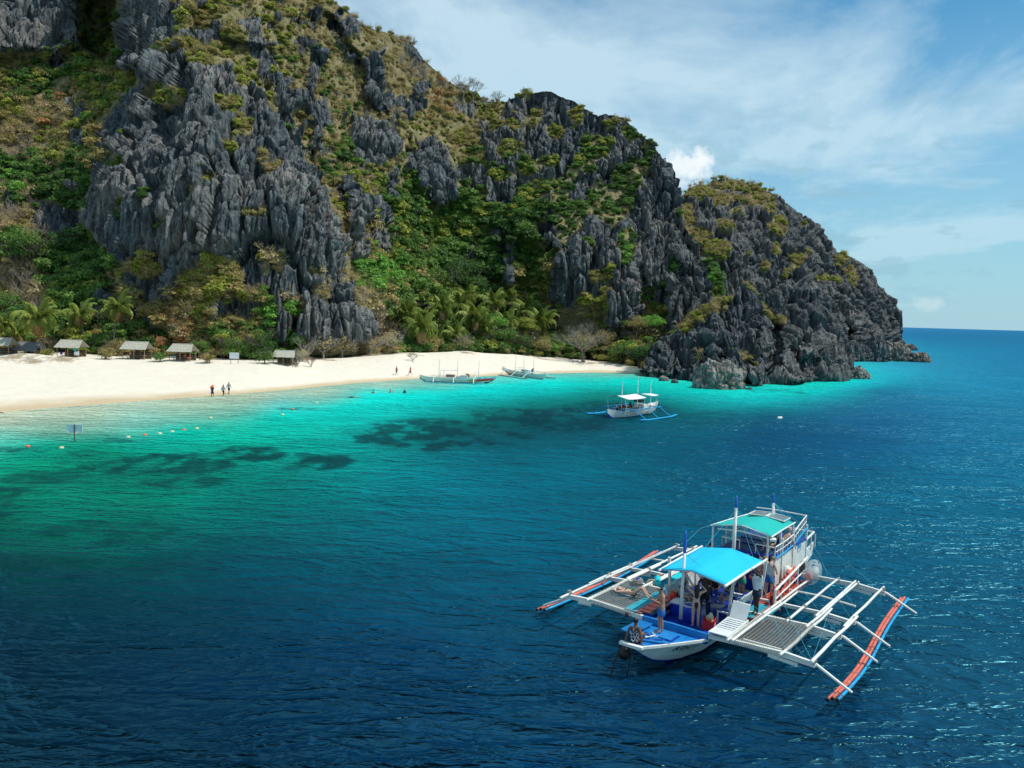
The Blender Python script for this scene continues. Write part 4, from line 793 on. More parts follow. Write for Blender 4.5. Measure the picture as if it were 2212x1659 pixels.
# ------------------------------------------------------------------ loose boulders
def boulder(c, size, label, seed=0, group=None, det=64, fr=1., warm=False):
    n = det; th, ph = np.meshgrid(np.linspace(0, np.pi, n), np.linspace(0, 2*np.pi, 2*n)); d = np.stack([np.sin(th)*np.cos(ph), np.sin(th)*np.sin(ph), np.cos(th)], -1)
    s = np.array(size); p = d*s; sp = d.copy(); q = p*fr
    f1, f2, cid, tl = worley(q[..., 0]/1.5+seed, q[..., 1]/1.5, q[..., 2]/2.2, seed); g1, g2, c2_, t2 = worley(q[..., 0]/.55+seed, q[..., 1]/.55, q[..., 2]/.9, seed+9)
    h = .30*fbm(d[..., 0]*1.6+seed, d[..., 1]*1.6, d[..., 2]*1.6, 3, seed)+(.30*(cid-.5)+.55*tl-.20*(1-np.clip((f2-f1)/.2, 0, 1))+.12*(c2_-.5)+.18*t2-.07*(1-np.clip((g2-g1)/.2, 0, 1)))
    p = p*(1+h[..., None]*.62)
    o = mesh_np('boulder', p.reshape(-1, 3), gridq(2*n, n)[:, ::-1], ROCKW if warm else ROCKC, {'veg': ('POINT', np.zeros(p.shape[0]*p.shape[1]))})
    o.location = c; tag(o, label, 'rock', group); return o
ROCKW = rock_material('weathered_limestone', (.16, .155, .145), (.36, .35, .32), (.20, .17, .13), ((.1, .1, .05), (.2, .16, .1)), 1.3)
def wp(X, Y, z=0.): p = atz(X, Y, z); return (float(p[0]), float(p[1]), z)
def bl(X, Y, w, h, label, seed, dz=0., warm=False, group=None, depth=.8, det=72):
    p = wp(X, Y); k = p[1]/FPX; boulder((p[0], p[1]+w*k*.5*depth, h*k*.12+dz), (w*k*.55, w*k*.5*depth, h*k*.95), label, seed, group, det, 1., warm)
bl(1560, 842, 96, 58, 'big jagged light-edged boulder standing in the water before the rocky point', 3, warm=True)
bl(1522, 826, 50, 30, 'ragged brown-topped boulder leaning behind the big jagged one', 5)
bl(1859, 819, 46, 25, 'brownish islet rock alone in the turquoise water off the rocky point', 8, warm=True)
bl(1828, 812, 12, 6, 'small dark rock just left of the lone islet rock', 9)
bl(1945, 781, 66, 36, 'large grey boulder at the foot of the headland', 12, warm=True)
bl(1995, 783, 44, 20, 'flat pale boulder at the very tip of the headland', 14, warm=True)
bl(1968, 757, 34, 14, 'dark low rock behind the boulders of the headland tip', 15)
bl(1850, 781, 44, 44, 'rounded rock block at the waterline left of the headland tip', 16)
bl(1900, 782, 50, 52, 'tall rock block at the waterline under the headland cliff', 17)
bl(1745, 790, 62, 58, 'bright sunlit slab of rock on the rocky point', 18, dz=1., warm=True)
for i, (X, Y, w, h, lb) in enumerate([(1436,824,20,11,'pale stone nearest the boats at the right end of the beach'),(1458,828,16,9,'pale low stone in the water beside the nearest pale stone'),(1405,806,22,13,'grey stone behind the pale stones at the beach end'),(1372,800,30,12,'flat grey stone under the dark green bush'),(1392,812,18,9,'small grey stone at the water edge of the beach end'),
        (1350,796,18,8,'beige stone in the sand left of the flat grey stone'),(1418,815,26,16,'squat dark stone against the foot of the rocky point'),(1620,842,14,5,'low stone right of the big jagged boulder')]):
    bl(X, Y, w, h, lb, 30+i, warm=i % 2 == 0, det=30)
for i, (X, Y, w, h, lb) in enumerate([(345,690,70,60,'dark jumbled boulder above the rightmost huts'),(410,735,80,60,'dark boulder between the rusty bush and the crag'),(262,742,46,38,'grey boulder behind the palm by the huts'),(560,700,56,50,'dark split boulder under the crag foot'),(700,730,50,46,'grey boulder below the yellow-green tree'),(480,715,60,44,'dark boulder in the gap of the crag foot')]):
    D = 161; p = aty(X, Y, D); k = D/FPX; boulder((p[0], D+2, p[2]), (w*k*.55, w*k*.5, h*k*.6), lb, 60+i, None, 64)

# ------------------------------------------------------------------ solid shapes for built things
class MB:
    def __init__(s): s.v = []; s.f = []
    def add(s, V, F): b = len(s.v); s.v += [tuple(v) for v in V]; s.f += [tuple(i+b for i in f) for f in F]; return s
    def box(s, c, d, R=None):
        x, y, z = [q/2 for q in d]; V = [Vector(q) for q in ((-x,-y,-z),(x,-y,-z),(x,y,-z),(-x,y,-z),(-x,-y,z),(x,-y,z),(x,y,z),(-x,y,z))]
        if R is not None: V = [R @ v for v in V]
        c = Vector(c); return s.add([v+c for v in V], [(3,2,1,0),(4,5,6,7),(0,1,5,4),(1,2,6,5),(2,3,7,6),(3,0,4,7)])
    def beam(s, pts, w, h, up=(0, 0, 1)):
        """rectangular timber along a polyline, w across, h high (number or per point)"""
        pts = [Vector(p) for p in pts]; n = len(pts); V = []; up = Vector(up)
        for i, p in enumerate(pts):
            d = (pts[min(i+1, n-1)]-pts[max(i-1, 0)]).normalized(); a = d.cross(up).normalized(); b = a.cross(d).normalized()
            ww = w[i] if isinstance(w, (list, tuple)) else w; hh = h[i] if isinstance(h, (list, tuple)) else h
            V += [p-a*ww/2-b*hh/2, p+a*ww/2-b*hh/2, p+a*ww/2+b*hh/2, p-a*ww/2+b*hh/2]
        F = [(0, 1, 2, 3)[::1], tuple(4*(n-1)+i for i in (3, 2, 1, 0))]
        for i in range(n-1):
            for k in range(4): F.append((4*i+k, 4*i+4+k, 4*i+4+(k+1) % 4, 4*i+(k+1) % 4))
        return s.add(V, F)
    def tube(s, pts, r, sides=8): V, Q, c = tube_arr(pts, r, sides); return s.add(V, Q+c)
    def plate(s, poly, t, n=(0, 0, 1)):
        """flat outline given thickness t downwards along n"""
        n = Vector(n).normalized(); P = [Vector(p) for p in poly]; k = len(P); V = P+[p-n*t for p in P]
        return s.add(V, [tuple(range(k)), tuple(range(2*k-1, k-1, -1))]+[(i, i+k, (i+1) % k+k, (i+1) % k) for i in range(k)])
    def cyl(s, c, r, h, sides=16, r2=None, ax=(0, 0, 1)): c = Vector(c); a = Vector(ax).normalized(); return s.tube([c, c+a*h], [r, r if r2 is None else r2], sides)
    def sheet(s, grid, t=.012):
        """grid of points [row][col] as a thin cloth with thickness"""
        nr, nc = len(grid), len(grid[0]); V = [Vector(p) for r in grid for p in r]; k = len(V); V2 = [v-Vector((0, 0, t)) for v in V]; F = []
        for i in range(nr-1):
            for j in range(nc-1): q = (i*nc+j, i*nc+j+1, (i+1)*nc+j+1, (i+1)*nc+j); F += [q, tuple(x+k for x in q[::-1])]
        ed = [j for j in range(nc)]+[(i+1)*nc-1 for i in range(1, nr)]+[(nr-1)*nc+j for j in range(nc-2, -1, -1)]+[i*nc for i in range(nr-2, 0, -1)]
        for a, b in zip(ed, ed[1:]+ed[:1]): F.append((a, a+k, b+k, b))
        return s.add(V+V2, F)
    def ball(s, c, r, n=10, sc=(1, 1, 1)):
        V = []; F = []
        for i in range(n+1):
            for j in range(2*n): th = math.pi*i/n; ph = math.pi*j/n; V.append(Vector(c)+Vector((math.sin(th)*math.cos(ph)*sc[0], math.sin(th)*math.sin(ph)*sc[1], math.cos(th)*sc[2]))*r)
        for i in range(n):
            for j in range(2*n): F.append((i*2*n+j, (i+1)*2*n+j, (i+1)*2*n+(j+1) % (2*n), i*2*n+(j+1) % (2*n)))
        return s.add(V, F)
    def build(s, name, m, parent=None, smooth=False, bevel=0, label=None):
        me = bpy.data.meshes.new(name); me.from_pydata(s.v, [], s.f); me.materials.append(m); me.validate(); o = bpy.data.objects.new(name, me); COL.objects.link(o)
        if smooth: me.polygons.foreach_set('use_smooth', np.ones(len(me.polygons), bool))
        if parent: o.parent = parent
        if bevel: b = o.modifiers.new('bevel', 'BEVEL'); b.width = bevel; b.segments = 2; b.limit_method = 'ANGLE'
        if label: o['label'] = label
        return o
def empty(name, loc, rz=0., label=None, cat=None, group=None):
    o = bpy.data.objects.new(name, None); COL.objects.link(o); o.location = loc; o.rotation_euler.z = rz; tag(o, label, cat, group); return o
M_ = dict(white=mat('white_paint', (.76, .76, .71), .5, var=.10, bump=.1), deck=mat('blue_deck_paint', (.012, .21, .56), .38, var=.12), navy=mat('navy_paint', (.008, .03, .30), .35, var=.1),
          floorblue=mat('cabin_floor_blue', (.01, .05, .42), .25, var=.15), cyan=mat('cyan_tarpaulin', (.0, .47, .73), .75, var=.03), green=mat('sea_green_tarpaulin', (.0, .42, .37), .75, var=.06),
          red=mat('red_plastic', (.62, .03, .02), .4), coral=mat('coral_paint', (.66, .15, .10), .55, var=.12), sky=mat('sky_blue_pipe', (.01, .34, .66), .4), teal=mat('turquoise_paint', (.03, .38, .48), .55, var=.15),
          black=mat('black_rubber', (.012, .012, .014), .5), grey=mat('grey_rope', (.30, .29, .27), .9), net=mat('net_cord', (.42, .40, .35), .9), pipe=mat('pvc_pipe', (.62, .66, .64), .35),
          wood=mat('driftwood', (.33, .23, .15), .85, var=.2), redwood=mat('red_deck', (.50, .08, .05), .5, var=.15), pink=mat('faded_pink_paint', (.48, .22, .20), .6, var=.2), glass=mat('dark_glass', (.02, .03, .04), .1, spec=.8),
          cooler=mat('blue_plastic', (.01, .04, .50), .35), lid=mat('cooler_lid', (.70, .73, .72), .4), bluec=mat('mast_tip_blue', (.02, .13, .50), .45), solar=mat('solar_panel_cells', (.14, .17, .19), .25, spec=.8), yellow=mat('cream_plastic', (.72, .58, .34), .6),
          rope=mat('blue_rope', (.05, .36, .48), .8), towel=mat('white_towel', (.74, .78, .80), .95), lime=mat('green_cloth', (.08, .45, .06), .8), orange=mat('orange_vest', (.80, .13, .05), .7), cyanp=mat('cyan_plastic', (.0, .55, .62), .4),
          thatch=mat('dry_nipa_thatch', (.50, .47, .38), .95, var=.22, bump=.8, bscale=9.), thatchg=mat('grey_weathered_thatch', (.20, .20, .20), .95, var=.2, bump=.8, bscale=9.), bamboo=mat('bamboo', (.42, .33, .20), .7, var=.2), darkwood=mat('dark_timber', (.09, .06, .045), .8, var=.2))
# ------------------------------------------------------------------ huts of bamboo and thatch
def hut(X, D, w, label, roofmat='thatch', hip=.5, h=2.15, rh=1.35, dep=3.4, bits=(), yaw=0., seed=0, tilt=0.):
    p = aty(X, 760, D); z0 = ground_z(p[0], D-1.5); r = empty('hut', (p[0], D, z0-.05), yaw, label, 'hut'); r.scale = (.80, .80, .88); g = random.Random(seed); e = .35
    # the thatch is laid in courses: each one overlaps the one below and has a ragged lower edge
    nr = 7
    for side in (-1, 1):
        m = MB()
        for k in range(nr):
            t0, t1 = k/nr, (k+1.35)/nr; t1 = min(t1, 1.04)
            rows = []
            for t, lift in ((t0, .05), (t1, .0)):
                half = (w/2+e)-hip*(1-t); row = []
                for j in range(25): x = -half+2*half*j/24; zz = h+rh*(1-t)+lift+.02*(1-k/nr)+(g.uniform(-.05, .03) if t == t1 else 0); row.append((x, side*(dep/2+e)*t*(-1)+g.uniform(-.02, .02), zz+x*tilt))
                rows.append(row)
            if side == 1: rows = [q[::-1] for q in rows]
            m.sheet(rows, .05)
        m.build('roof_slope', M_[roofmat], r)
    MB().tube([(-w/2-e+hip, 0, h+rh+.06-(w/2)*tilt), (0, 0, h+rh+.04), (w/2+e-hip, 0, h+rh+.06+(w/2)*tilt)], .09, 6).build('ridge_pole', M_[roofmat], r)
    for x in (-w/2+.15, 0, w/2-.15):
        for y in (-dep/2+.1, dep/2-.1): MB().tube([(x, y, -.4), (x+g.uniform(-.04, .04), y, h+.12+x*tilt)], .065, 7).build('post', M_['bamboo'], r)
    MB().beam([(-w/2, -dep/2+.1, h+.02), (w/2, -dep/2+.1, h+.02)], .09, .09).build('eave_beam', M_['bamboo'], r)
    MB().box((0, .2, .78), (w*.72, 1., .07)).build('table_top', M_['wood'], r)
    m = MB(); [m.box((x, y, .37), (.09, .09, .76)) for x in (-w*.3, w*.3) for y in (-.1, .5)]; m.build('table_legs', M_['wood'], r)
    for y in (-.75, 1.1):
        b = MB().box((0, y, .46), (w*.78, .34, .06)); [b.box((x, y, .2), (.07, .3, .45)) for x in (-w*.33, w*.33)]; b.build('bench', M_['wood'], r)
    m = MB(); [m.beam([(-w/2+.1, dep/2-.15, z), (w/2-.1, dep/2-.15, z)], .05, .07) for z in (.5, .8, 1.1)]; m.build('railing', M_['bamboo'], r)
    m = MB().plate([(-w/2+.15, dep/2-.06, 0), (w/2-.15, dep/2-.06, 0), (w/2-.15, dep/2-.06, 1.5), (-w/2+.15, dep/2-.06, 1.5)], .04, (0, 1, 0)); m.build('back_screen', M_['darkwood'], r)
    return r, (p[0], D, z0)
def small(kind, hutloc, dx, dy, z, mt, label, cat, sz=.35):
    x, y, z0 = hutloc; m = MB()
    if kind == 'bag': m.ball((0, 0, sz*.5), sz*.55, 7, (1, .8, .95)); m.tube([(-.08, 0, sz*.9), (0, 0, sz*1.25), (.08, 0, sz*.9)], .02, 5)
    if kind == 'cloth': m.sheet([[(-sz+i*sz*.4, .03*math.sin(i*2+k), -k*sz*.35) for i in range(6)] for k in range(5)], .02)
    if kind == 'jug': m.cyl((0, 0, 0), sz*.35, sz*.8, 12); m.cyl((0, 0, sz*.8), sz*.35, sz*.2, 12, sz*.12); m.cyl((0, 0, sz), sz*.12, sz*.12, 10)
    o = m.build({'bag': 'bag', 'cloth': 'cloth', 'jug': 'water_jug'}[kind], M_[mt], None, True); o.location = (x+dx, y+dy, z0+z); tag(o, label, cat)
H1 = hut(8, 143, 4.4, 'first thatched hut, cut by the left picture edge', seed=1)
H2 = hut(66, 146, 4.6, 'low hut with a grey tilted sagging roof behind the palm', 'thatchg', .1, 1.0, 1.5, 4.4, seed=2, tilt=-.05)
H3 = hut(155, 142, 4.9, 'big thatched hut with coloured bags on its table, third from the left', seed=3, hip=.35)
H4 = hut(296, 142, 5.1, 'thatched hut half covered by an olive shrub, fourth from the left', seed=4, hip=.3)
H5 = hut(395, 142, 4.8, 'thatched hut with a flared ragged roof, right of the shrub-covered one', seed=5, hip=.5)
H6 = hut(616, 143, 4.6, 'last small thatched hut behind bare twigs, next to the dry shrubs', seed=6, hip=.45, h=1.75, rh=1.15)
small('bag', H3[1], -.8, 0, .82, 'red', 'red bag on the table of the big thatched hut, left one', 'bag'); small('bag', H3[1], 1.1, .1, .82, 'orange', 'orange-red bag on the table of the big thatched hut, right one', 'bag'); small('jug', H3[1], -1.4, -.8, .5, 'cooler', 'blue water jug on the bench of the big thatched hut', 'jug', .55)
small('cloth', H3[1], 1.7, -1.55, 1.15, 'towel', 'pale towel hung on the front of the big thatched hut', 'towel', .45); small('bag', H3[1], .1, .2, .82, 'black', 'dark backpack on the table of the big thatched hut', 'bag', .4); small('cloth', H3[1], 1.45, -1.6, 1.7, 'green', 'green cloth hung on a post of the big thatched hut', 'cloth', .3)
small('bag', H5[1], .3, 0, .82, 'orange', 'orange bag on the table of the hut with the ragged roof', 'bag'); small('jug', H5[1], -1.3, -.8, .5, 'cyanp', 'turquoise jug on the bench of the hut with the ragged roof', 'jug', .5); small('bag', H5[1], 1.2, -.75, .5, 'red', 'red bag on the bench of the hut with the ragged roof', 'bag', .3)
small('bag', H1[1], .6, 0, .82, 'black', 'dark bag on the table of the leftmost hut', 'bag', .4); small('bag', H4[1], -1.2, 0, .82, 'yellow', 'pale yellow bag on the table of the shrub-covered hut', 'bag', .35)
# white notice board at the edge of the trees
def board(X, Y, w, h, ph, label, z=None, posts=1, frame='white'):
    p = on_ground(X, Y) if z is None else np.array(wp(X, Y)); r = empty('notice_board', tuple(p), math.radians(3), label, 'sign')
    MB().box((0, 0, ph+h/2), (w, .05, h)).build('panel', M_['towel'], r)
    m = MB(); [m.box((0, -.035, ph+q), (w+.08, .05, .06)) for q in (0, h)]; [m.box((q, -.036, ph+h/2), (.06, .05, h)) for q in (-w/2, w/2)]; m.build('frame', M_[frame], r)
    for q in ([0] if posts == 1 else [-w*.4, w*.4]): MB().cyl((q, .06 if posts > 1 else -.09, -.6), .045, ph+h+.6+(.05 if posts == 1 else 0), 8).build('post', M_['darkwood'], r)
    return r
b1 = board(507, 786, 1.55, 1.0, .95, 'white notice board on two legs at the edge of the trees', posts=2)
b2 = board(162, 953, 1.35, .72, .78, 'white framed sign on a post standing in the shallow water', z=0.)
# ------------------------------------------------------------------ floats of the swimming line
for i, (X, Y, lb) in enumerate([(60,966,'first orange float of the swimming line at the far left'),(133,969,'orange float below the sign in the water'),(277,946,'orange float right of the sign in the water'),(313,941,'pale float beside the reef streak'),(345,938,'pale yellow float, third right of the sign'),(372,934,'small orange float in mid line'),(398,930,'small white float in mid line'),(425,927,'small float left of the long reef streak'),
                            (455,904,'single reddish float nearest the sand'),(632,885,'white float at the right end of the reef streak'),(684,871,'white float off the swimmers'),(610,897,'small pale float below the reef streak')]):
    p = wp(X, Y); o = MB().ball((0, 0, .06), .17, 8, (1.25, 1, .8)).build('float', M_['yellow' if i % 3 else 'orange'], None, True); o.location = p; tag(o, lb, 'float')
p = wp(1684, 905); r = empty('buoy', p, .3, 'white drum buoy floating alone on the dark water', 'buoy'); MB().tube([(-.3, 0, .12), (.3, 0, .12)], .2, 12).build('drum', M_['white'], r); MB().cyl((0, 0, .28), .03, .25, 6).build('ring', M_['black'], r)
# driftwood on the sand
for i, (X, Y, L, a, lb) in enumerate([(3, 900, .9, .2, 'dark stick on the wet sand at the left picture edge'), (148, 889, 1.1, -.3, 'dark stick of driftwood on the wet sand')]):
    p = on_ground(X, Y-6); o = MB().tube([(-L/2, 0, .04), (0, .1, .09), (L/2, -.05, .05)], [.04, .07, .03], 6).build('driftwood', M_['darkwood']); o.location = tuple(p); o.rotation_euler.z = a; tag(o, lb, 'driftwood')
yp = on_ground(450, 785); tree((yp[0], yp[1], yp[2]-.1), 1.5, .75, 2, 'small yellow-leaved sapling alone on the sand', 'bush', 55, 160, .2)
for i, (X, Y, lb) in enumerate([(640,795,'bare branch litter heap at the sand edge, left one'), (675,797,'bare branch litter heap at the sand edge, right one'), (890,785,'thin bare sapling leaning on the sand left of the front palm')]):
    p = on_ground(X, Y-4); tree((p[0], p[1], p[2]-.1), 1.6, 1.2, 7, lb, 'bush', 65+i, 0, .1, .7, BARK, True)
# ------------------------------------------------------------------ people
BASE = dict(pel=(0, 0, .95), sp=(.01, 0, 1.12), ch=(0, 0, 1.30), nk=(0, 0, 1.48), h1=(.015, 0, 1.56), h2=(.02, 0, 1.64), ht=(.0, 0, 1.72),
            sL=(0, .17, 1.41), sR=(0, -.17, 1.41), eL=(-.02, .25, 1.13), eR=(-.02, -.25, 1.13), wL=(.06, .27, .88), wR=(.06, -.27, .88),
            hL=(0, .09, .90), hR=(0, -.09, .90), kL=(.02, .11, .50), kR=(.02, -.11, .50), aL=(-.02, .12, .09), aR=(-.02, -.12, .09), tL=(.16, .14, .03), tR=(.16, -.14, .03))
EDG = [('pel', 'sp', .125, .115), ('sp', 'ch', 0, .145), ('ch', 'nk', 0, .058), ('nk', 'h1', 0, .075), ('h1', 'h2', 0, .093), ('h2', 'ht', 0, .062)]
SKINS = {}
def skinmat(k):
    c = {'light': (.56, .34, .25), 'tan': (.42, .22, .14), 'brown': (.16, .075, .042), 'dark': (.055, .028, .018), 'pale': (.62, .42, .33)}[k]
    return mat('skin_'+k, c, .5, var=.06)
def skin_obj(name, verts, radii, edges, m, parent, root=0, sub=2):
    me = bpy.data.meshes.new(name); me.from_pydata(verts, edges, []); me.materials.append(m); o = bpy.data.objects.new(name, me); COL.objects.link(o)
    if parent: o.parent = parent
    md = o.modifiers.new('skin', 'SKIN'); md.use_smooth_shade = True; md.branch_smoothing = .4
    if not me.skin_vertices: me.attributes.new  # layer comes with the modifier
    sv = me.skin_vertices[0].data if me.skin_vertices else None
    if sv is None:
        import bmesh
        bm = bmesh.new(); bm.from_mesh(me); bm.verts.layers.skin.verify(); bm.to_mesh(me); bm.free(); sv = me.skin_vertices[0].data
    for i, r in enumerate(radii): sv[i].radius = (r, r); sv[i].use_root = (i == root)
    if sub: s = o.modifiers.new('sub', 'SUBSURF'); s.levels = sub; s.render_levels = sub
    return o
def person(label, loc, heading, J=None, skin='light', hair=('short', (.015, .01, .008)), wear=(), sc=1., fingers=True, detail=True, group=None, scale_w=1.):
    P = {k: Vector(v) for k, v in BASE.items()}
    for k, v in (J or {}).items(): P[k] = Vector(v)
    root = empty('person', loc, heading, label, 'person', group); root.scale = (sc, sc, sc)
    names = []; V = []; R = []; E = []
    def vtx(k, p, r): names.append(k); V.append(tuple(p)); R.append(r); return len(V)-1
    pel = vtx('pel', P['pel'], .125*scale_w); sp = vtx('sp', P['sp'], .115*scale_w); ch = vtx('ch', P['ch'], .14*scale_w); nk = vtx('nk', P['nk'], .055); h1 = vtx('h1', P['h1'], .072); h2 = vtx('h2', P['h2'], .092); ht = vtx('ht', P['ht'], .06)
    E += [(pel, sp), (sp, ch), (ch, nk), (nk, h1), (h1, h2), (h2, ht)]
    for s in 'LR':
        sh = vtx('s', P['s'+s], .062); el = vtx('e', P['e'+s], .042); wr = vtx('w', P['w'+s], .027); E += [(ch, sh), (sh, el), (el, wr)]
        d = (P['w'+s]-P['e'+s]).normalized()
        hd = P.get('hand'+s); d = (Vector(hd)-P['w'+s]).normalized() if hd else d
        sd = d.cross(Vector((0, 0, 1))); sd = sd.normalized() if sd.length > .1 else Vector((0, 1, 0)); pm = vtx('p', P['w'+s]+d*.075, .034); E.append((wr, pm))
        if fingers:
            for f, ln in ((-.027, .065), (-.009, .08), (.009, .078), (.027, .06)):
                a = vtx('f', P['w'+s]+d*.115+sd*f, .0095); b = vtx('f', P['w'+s]+d*(.115+ln)+sd*f*1.25+Vector((0, 0, -.018)), .0075); E += [(pm, a), (a, b)]
            a = vtx('f', P['w'+s]+d*.085+sd*.05, .0105); E.append((pm, a))
        hp = vtx('h', P['h'+s], .098*scale_w); kn = vtx('k', P['k'+s], .058); mid = vtx('c', P['k'+s].lerp(P['a'+s], .3)+Vector((-.015, 0, 0)), .056); an = vtx('a', P['a'+s], .037); to = vtx('t', P['t'+s], .03); E += [(pel, hp), (hp, kn), (kn, mid), (mid, an), (an, to)]
    skin_obj('body', V, R, E, skinmat(skin), root)
    hdir = (P['ht']-P['h1']).normalized(); fwd = (P['h2']-P['nk']); fwd = Vector((1, 0, 0)) if 'face' not in P else P['face'].normalized(); fwd = (fwd-hdir*fwd.dot(hdir)).normalized(); side = hdir.cross(fwd); c = P['h2']
    if detail:
        m = MB(); [m.ball(c+fwd*.088+side*q+hdir*.005, .011, 5) for q in (-.032, .032)]; m.ball(c+fwd*.088-hdir*.055, .02, 5, (1, 1, .4)); m.build('eyes_and_mouth', mat('eye_dark', (.03, .02, .02), .4), root, True)
        m = MB(); m.ball(c+fwd*.103-hdir*.02, .016, 5); [m.ball(c+side*q-hdir*.01, .022, 5, (.7, .5, 1.2)) for q in (-.092, .092)]; m.build('nose_and_ears', skinmat(skin), root, True)
    if hair:
        kind, hc = hair; hm = mat('hair_%d_%d' % (int(hc[0]*1000), int(hc[1]*1000)), hc, .55, var=.3, bump=.4, bscale=60)
        if kind == 'long': skin_obj('hair', [tuple(c+hdir*.06-fwd*.0), tuple(c+hdir*.01-fwd*.045), tuple(c-hdir*.1-fwd*.085), tuple(c-hdir*.28-fwd*.11), tuple(c-hdir*.46-fwd*.12)], [.10, .118, .112, .10, .045], [(0, 1), (1, 2), (2, 3), (3, 4)], hm, root)
        elif kind == 'bun': skin_obj('hair', [tuple(c+hdir*.055), tuple(c+hdir*.0-fwd*.035), tuple(c+hdir*.03-fwd*.13)], [.098, .115, .06], [(0, 1), (1, 2)], hm, root)
        else: skin_obj('hair', [tuple(c+hdir*.062-fwd*.004), tuple(c+hdir*.03-fwd*.03), tuple(c-hdir*.05-fwd*.055)], [.098, .114, .075], [(0, 1), (1, 2)], hm, root)
    for w in wear:
        k, m = w[0], w[1]; q = w[2] if len(w) > 2 else 1.
        if k == 'shorts':
            vs = [P['pel']+(P['sp']-P['pel'])*.35, P['pel'], P['hL'], P['hL'].lerp(P['kL'], .45*q), P['hL'].lerp(P['kL'], .8*q), P['hR'], P['hR'].lerp(P['kR'], .45*q), P['hR'].lerp(P['kR'], .8*q)]
            skin_obj('shorts', [tuple(v) for v in vs], [.142, .172*scale_w, .142, .122, .11, .142, .122, .11], [(0, 1), (1, 2), (2, 3), (3, 4), (1, 5), (5, 6), (6, 7)], m, root, 1)
        if k == 'shirt':
            vs = [P['pel'].lerp(P['sp'], -.1), P['sp'], P['ch'], P['ch'].lerp(P['nk'], .45), P['sL'], P['sR'], P['sL'].lerp(P['eL'], .45), P['sR'].lerp(P['eR'], .45)]
            skin_obj('shirt', [tuple(v) for v in vs], [.166, .164, .188, .12, .102, .102, .086, .086], [(0, 1), (1, 2), (2, 3), (2, 4), (2, 5), (4, 6), (5, 7)], m, root, 1)
        if k == 'vest':
            vs = [P['pel'].lerp(P['sp'], -.1), P['sp'], P['ch'], P['ch'].lerp(P['sL'], .62), P['ch'].lerp(P['sR'], .62), P['ch'].lerp(P['nk'], .5)]
            skin_obj('vest', [tuple(v) for v in vs], [.166, .164, .186, .108, .108, .10], [(0, 1), (1, 2), (2, 3), (2, 4), (2, 5)], m, root, 1)
        if k == 'bikini':
            vs = [P['pel']+(P['pel']-P['sp'])*.05, P['pel'].lerp(P['hL'], .8), P['pel'].lerp(P['hR'], .8)]; skin_obj('bikini_bottom', [tuple(v) for v in vs], [.185, .15, .15], [(0, 1), (0, 2)], m, root, 1)
            vs = [P['ch']+(P['ch']-P['sp'])*.03, P['ch'].lerp(P['sp'], .25)]; skin_obj('bikini_top', [tuple(v) for v in vs], [.176, .168], [(0, 1)], m, root, 1)
        if k == 'swimsuit':
            vs = [P['pel'], P['sp'], P['ch'].lerp(P['sp'], .15), P['pel'].lerp(P['hL'], .6), P['pel'].lerp(P['hR'], .6)]; skin_obj('swimsuit', [tuple(v) for v in vs], [.162, .154, .180, .128, .128], [(0, 1), (1, 2), (0, 3), (0, 4)], m, root, 1)
    return root
CL = dict(blue=mat('blue_cloth', (.02, .14, .42), .85), black=mat('black_cloth', (.012, .012, .014), .8), white=mat('white_cloth', (.74, .76, .78), .9), navyc=mat('navy_cloth', (.02, .03, .08), .9), grey=mat('grey_cloth', (.42, .44, .46), .9),
          greenc=mat('sea_green_cloth', (.04, .28, .22), .85), redc=mat('red_cloth', (.55, .03, .05), .85), pinkc=mat('rose_cloth', (.50, .20, .22), .85), olive=mat('dark_green_cloth', (.02, .16, .07), .85))
def tank_mat():
    m = bpy.data.materials.new('patterned_vest_cloth'); m.use_nodes = True; t = NT(m.node_tree); tc = t.n('ShaderNodeTexCoord').outputs['Object']
    v = t.n('ShaderNodeTexVoronoi', feature='DISTANCE_TO_EDGE'); t.set(v, 'Vector', t.mapping(tc, (1.6, 1.3, .8), (0, 0, .4))); t.set(v, 'Scale', 9.)
    c = t.mix(t.ramp(v.outputs[0], [(.05, 1.), (.075, 0.)]), (.02, .022, .045, 1), (.72, .74, .76, 1)); b = t.n('ShaderNodeBsdfPrincipled'); t.set(b, 'Base Color', c); t.set(b, 'Roughness', .9); o = t.n('ShaderNodeOutputMaterial'); t.set(o, 0, b); return m
CL['tank'] = tank_mat()
D_ = math.radians
SIT = dict(pel=(0, 0, .12), sp=(-.02, 0, .30), ch=(.0, 0, .48), nk=(.03, 0, .66), h1=(.05, 0, .74), h2=(.06, 0, .82), ht=(.04, 0, .90), sL=(.0, .17, .59), sR=(.0, -.17, .59), eL=(.10, .24, .33), eR=(.10, -.24, .33), wL=(.30, .16, .24), wR=(.30, -.16, .24),
           hL=(.02, .09, .11), hR=(.02, -.09, .11), kL=(.44, .12, .14), kR=(.44, -.12, .14), aL=(.46, .12, -.28), aR=(.46, -.12, -.28), tL=(.62, .13, -.34), tR=(.62, -.13, -.34))
def upd(a, **k): d = dict(a); d.update(k); return d
WALK = dict(kL=(.16, .1, .52), aL=(.22, .1, .1), tL=(.38, .12, .04), kR=(-.05, -.1, .5), aR=(-.25, -.1, .14), tR=(-.12, -.12, .03), eL=(-.14, .24, 1.15), wL=(-.12, .26, .9), eR=(.1, -.24, 1.15), wR=(.24, -.22, .95))
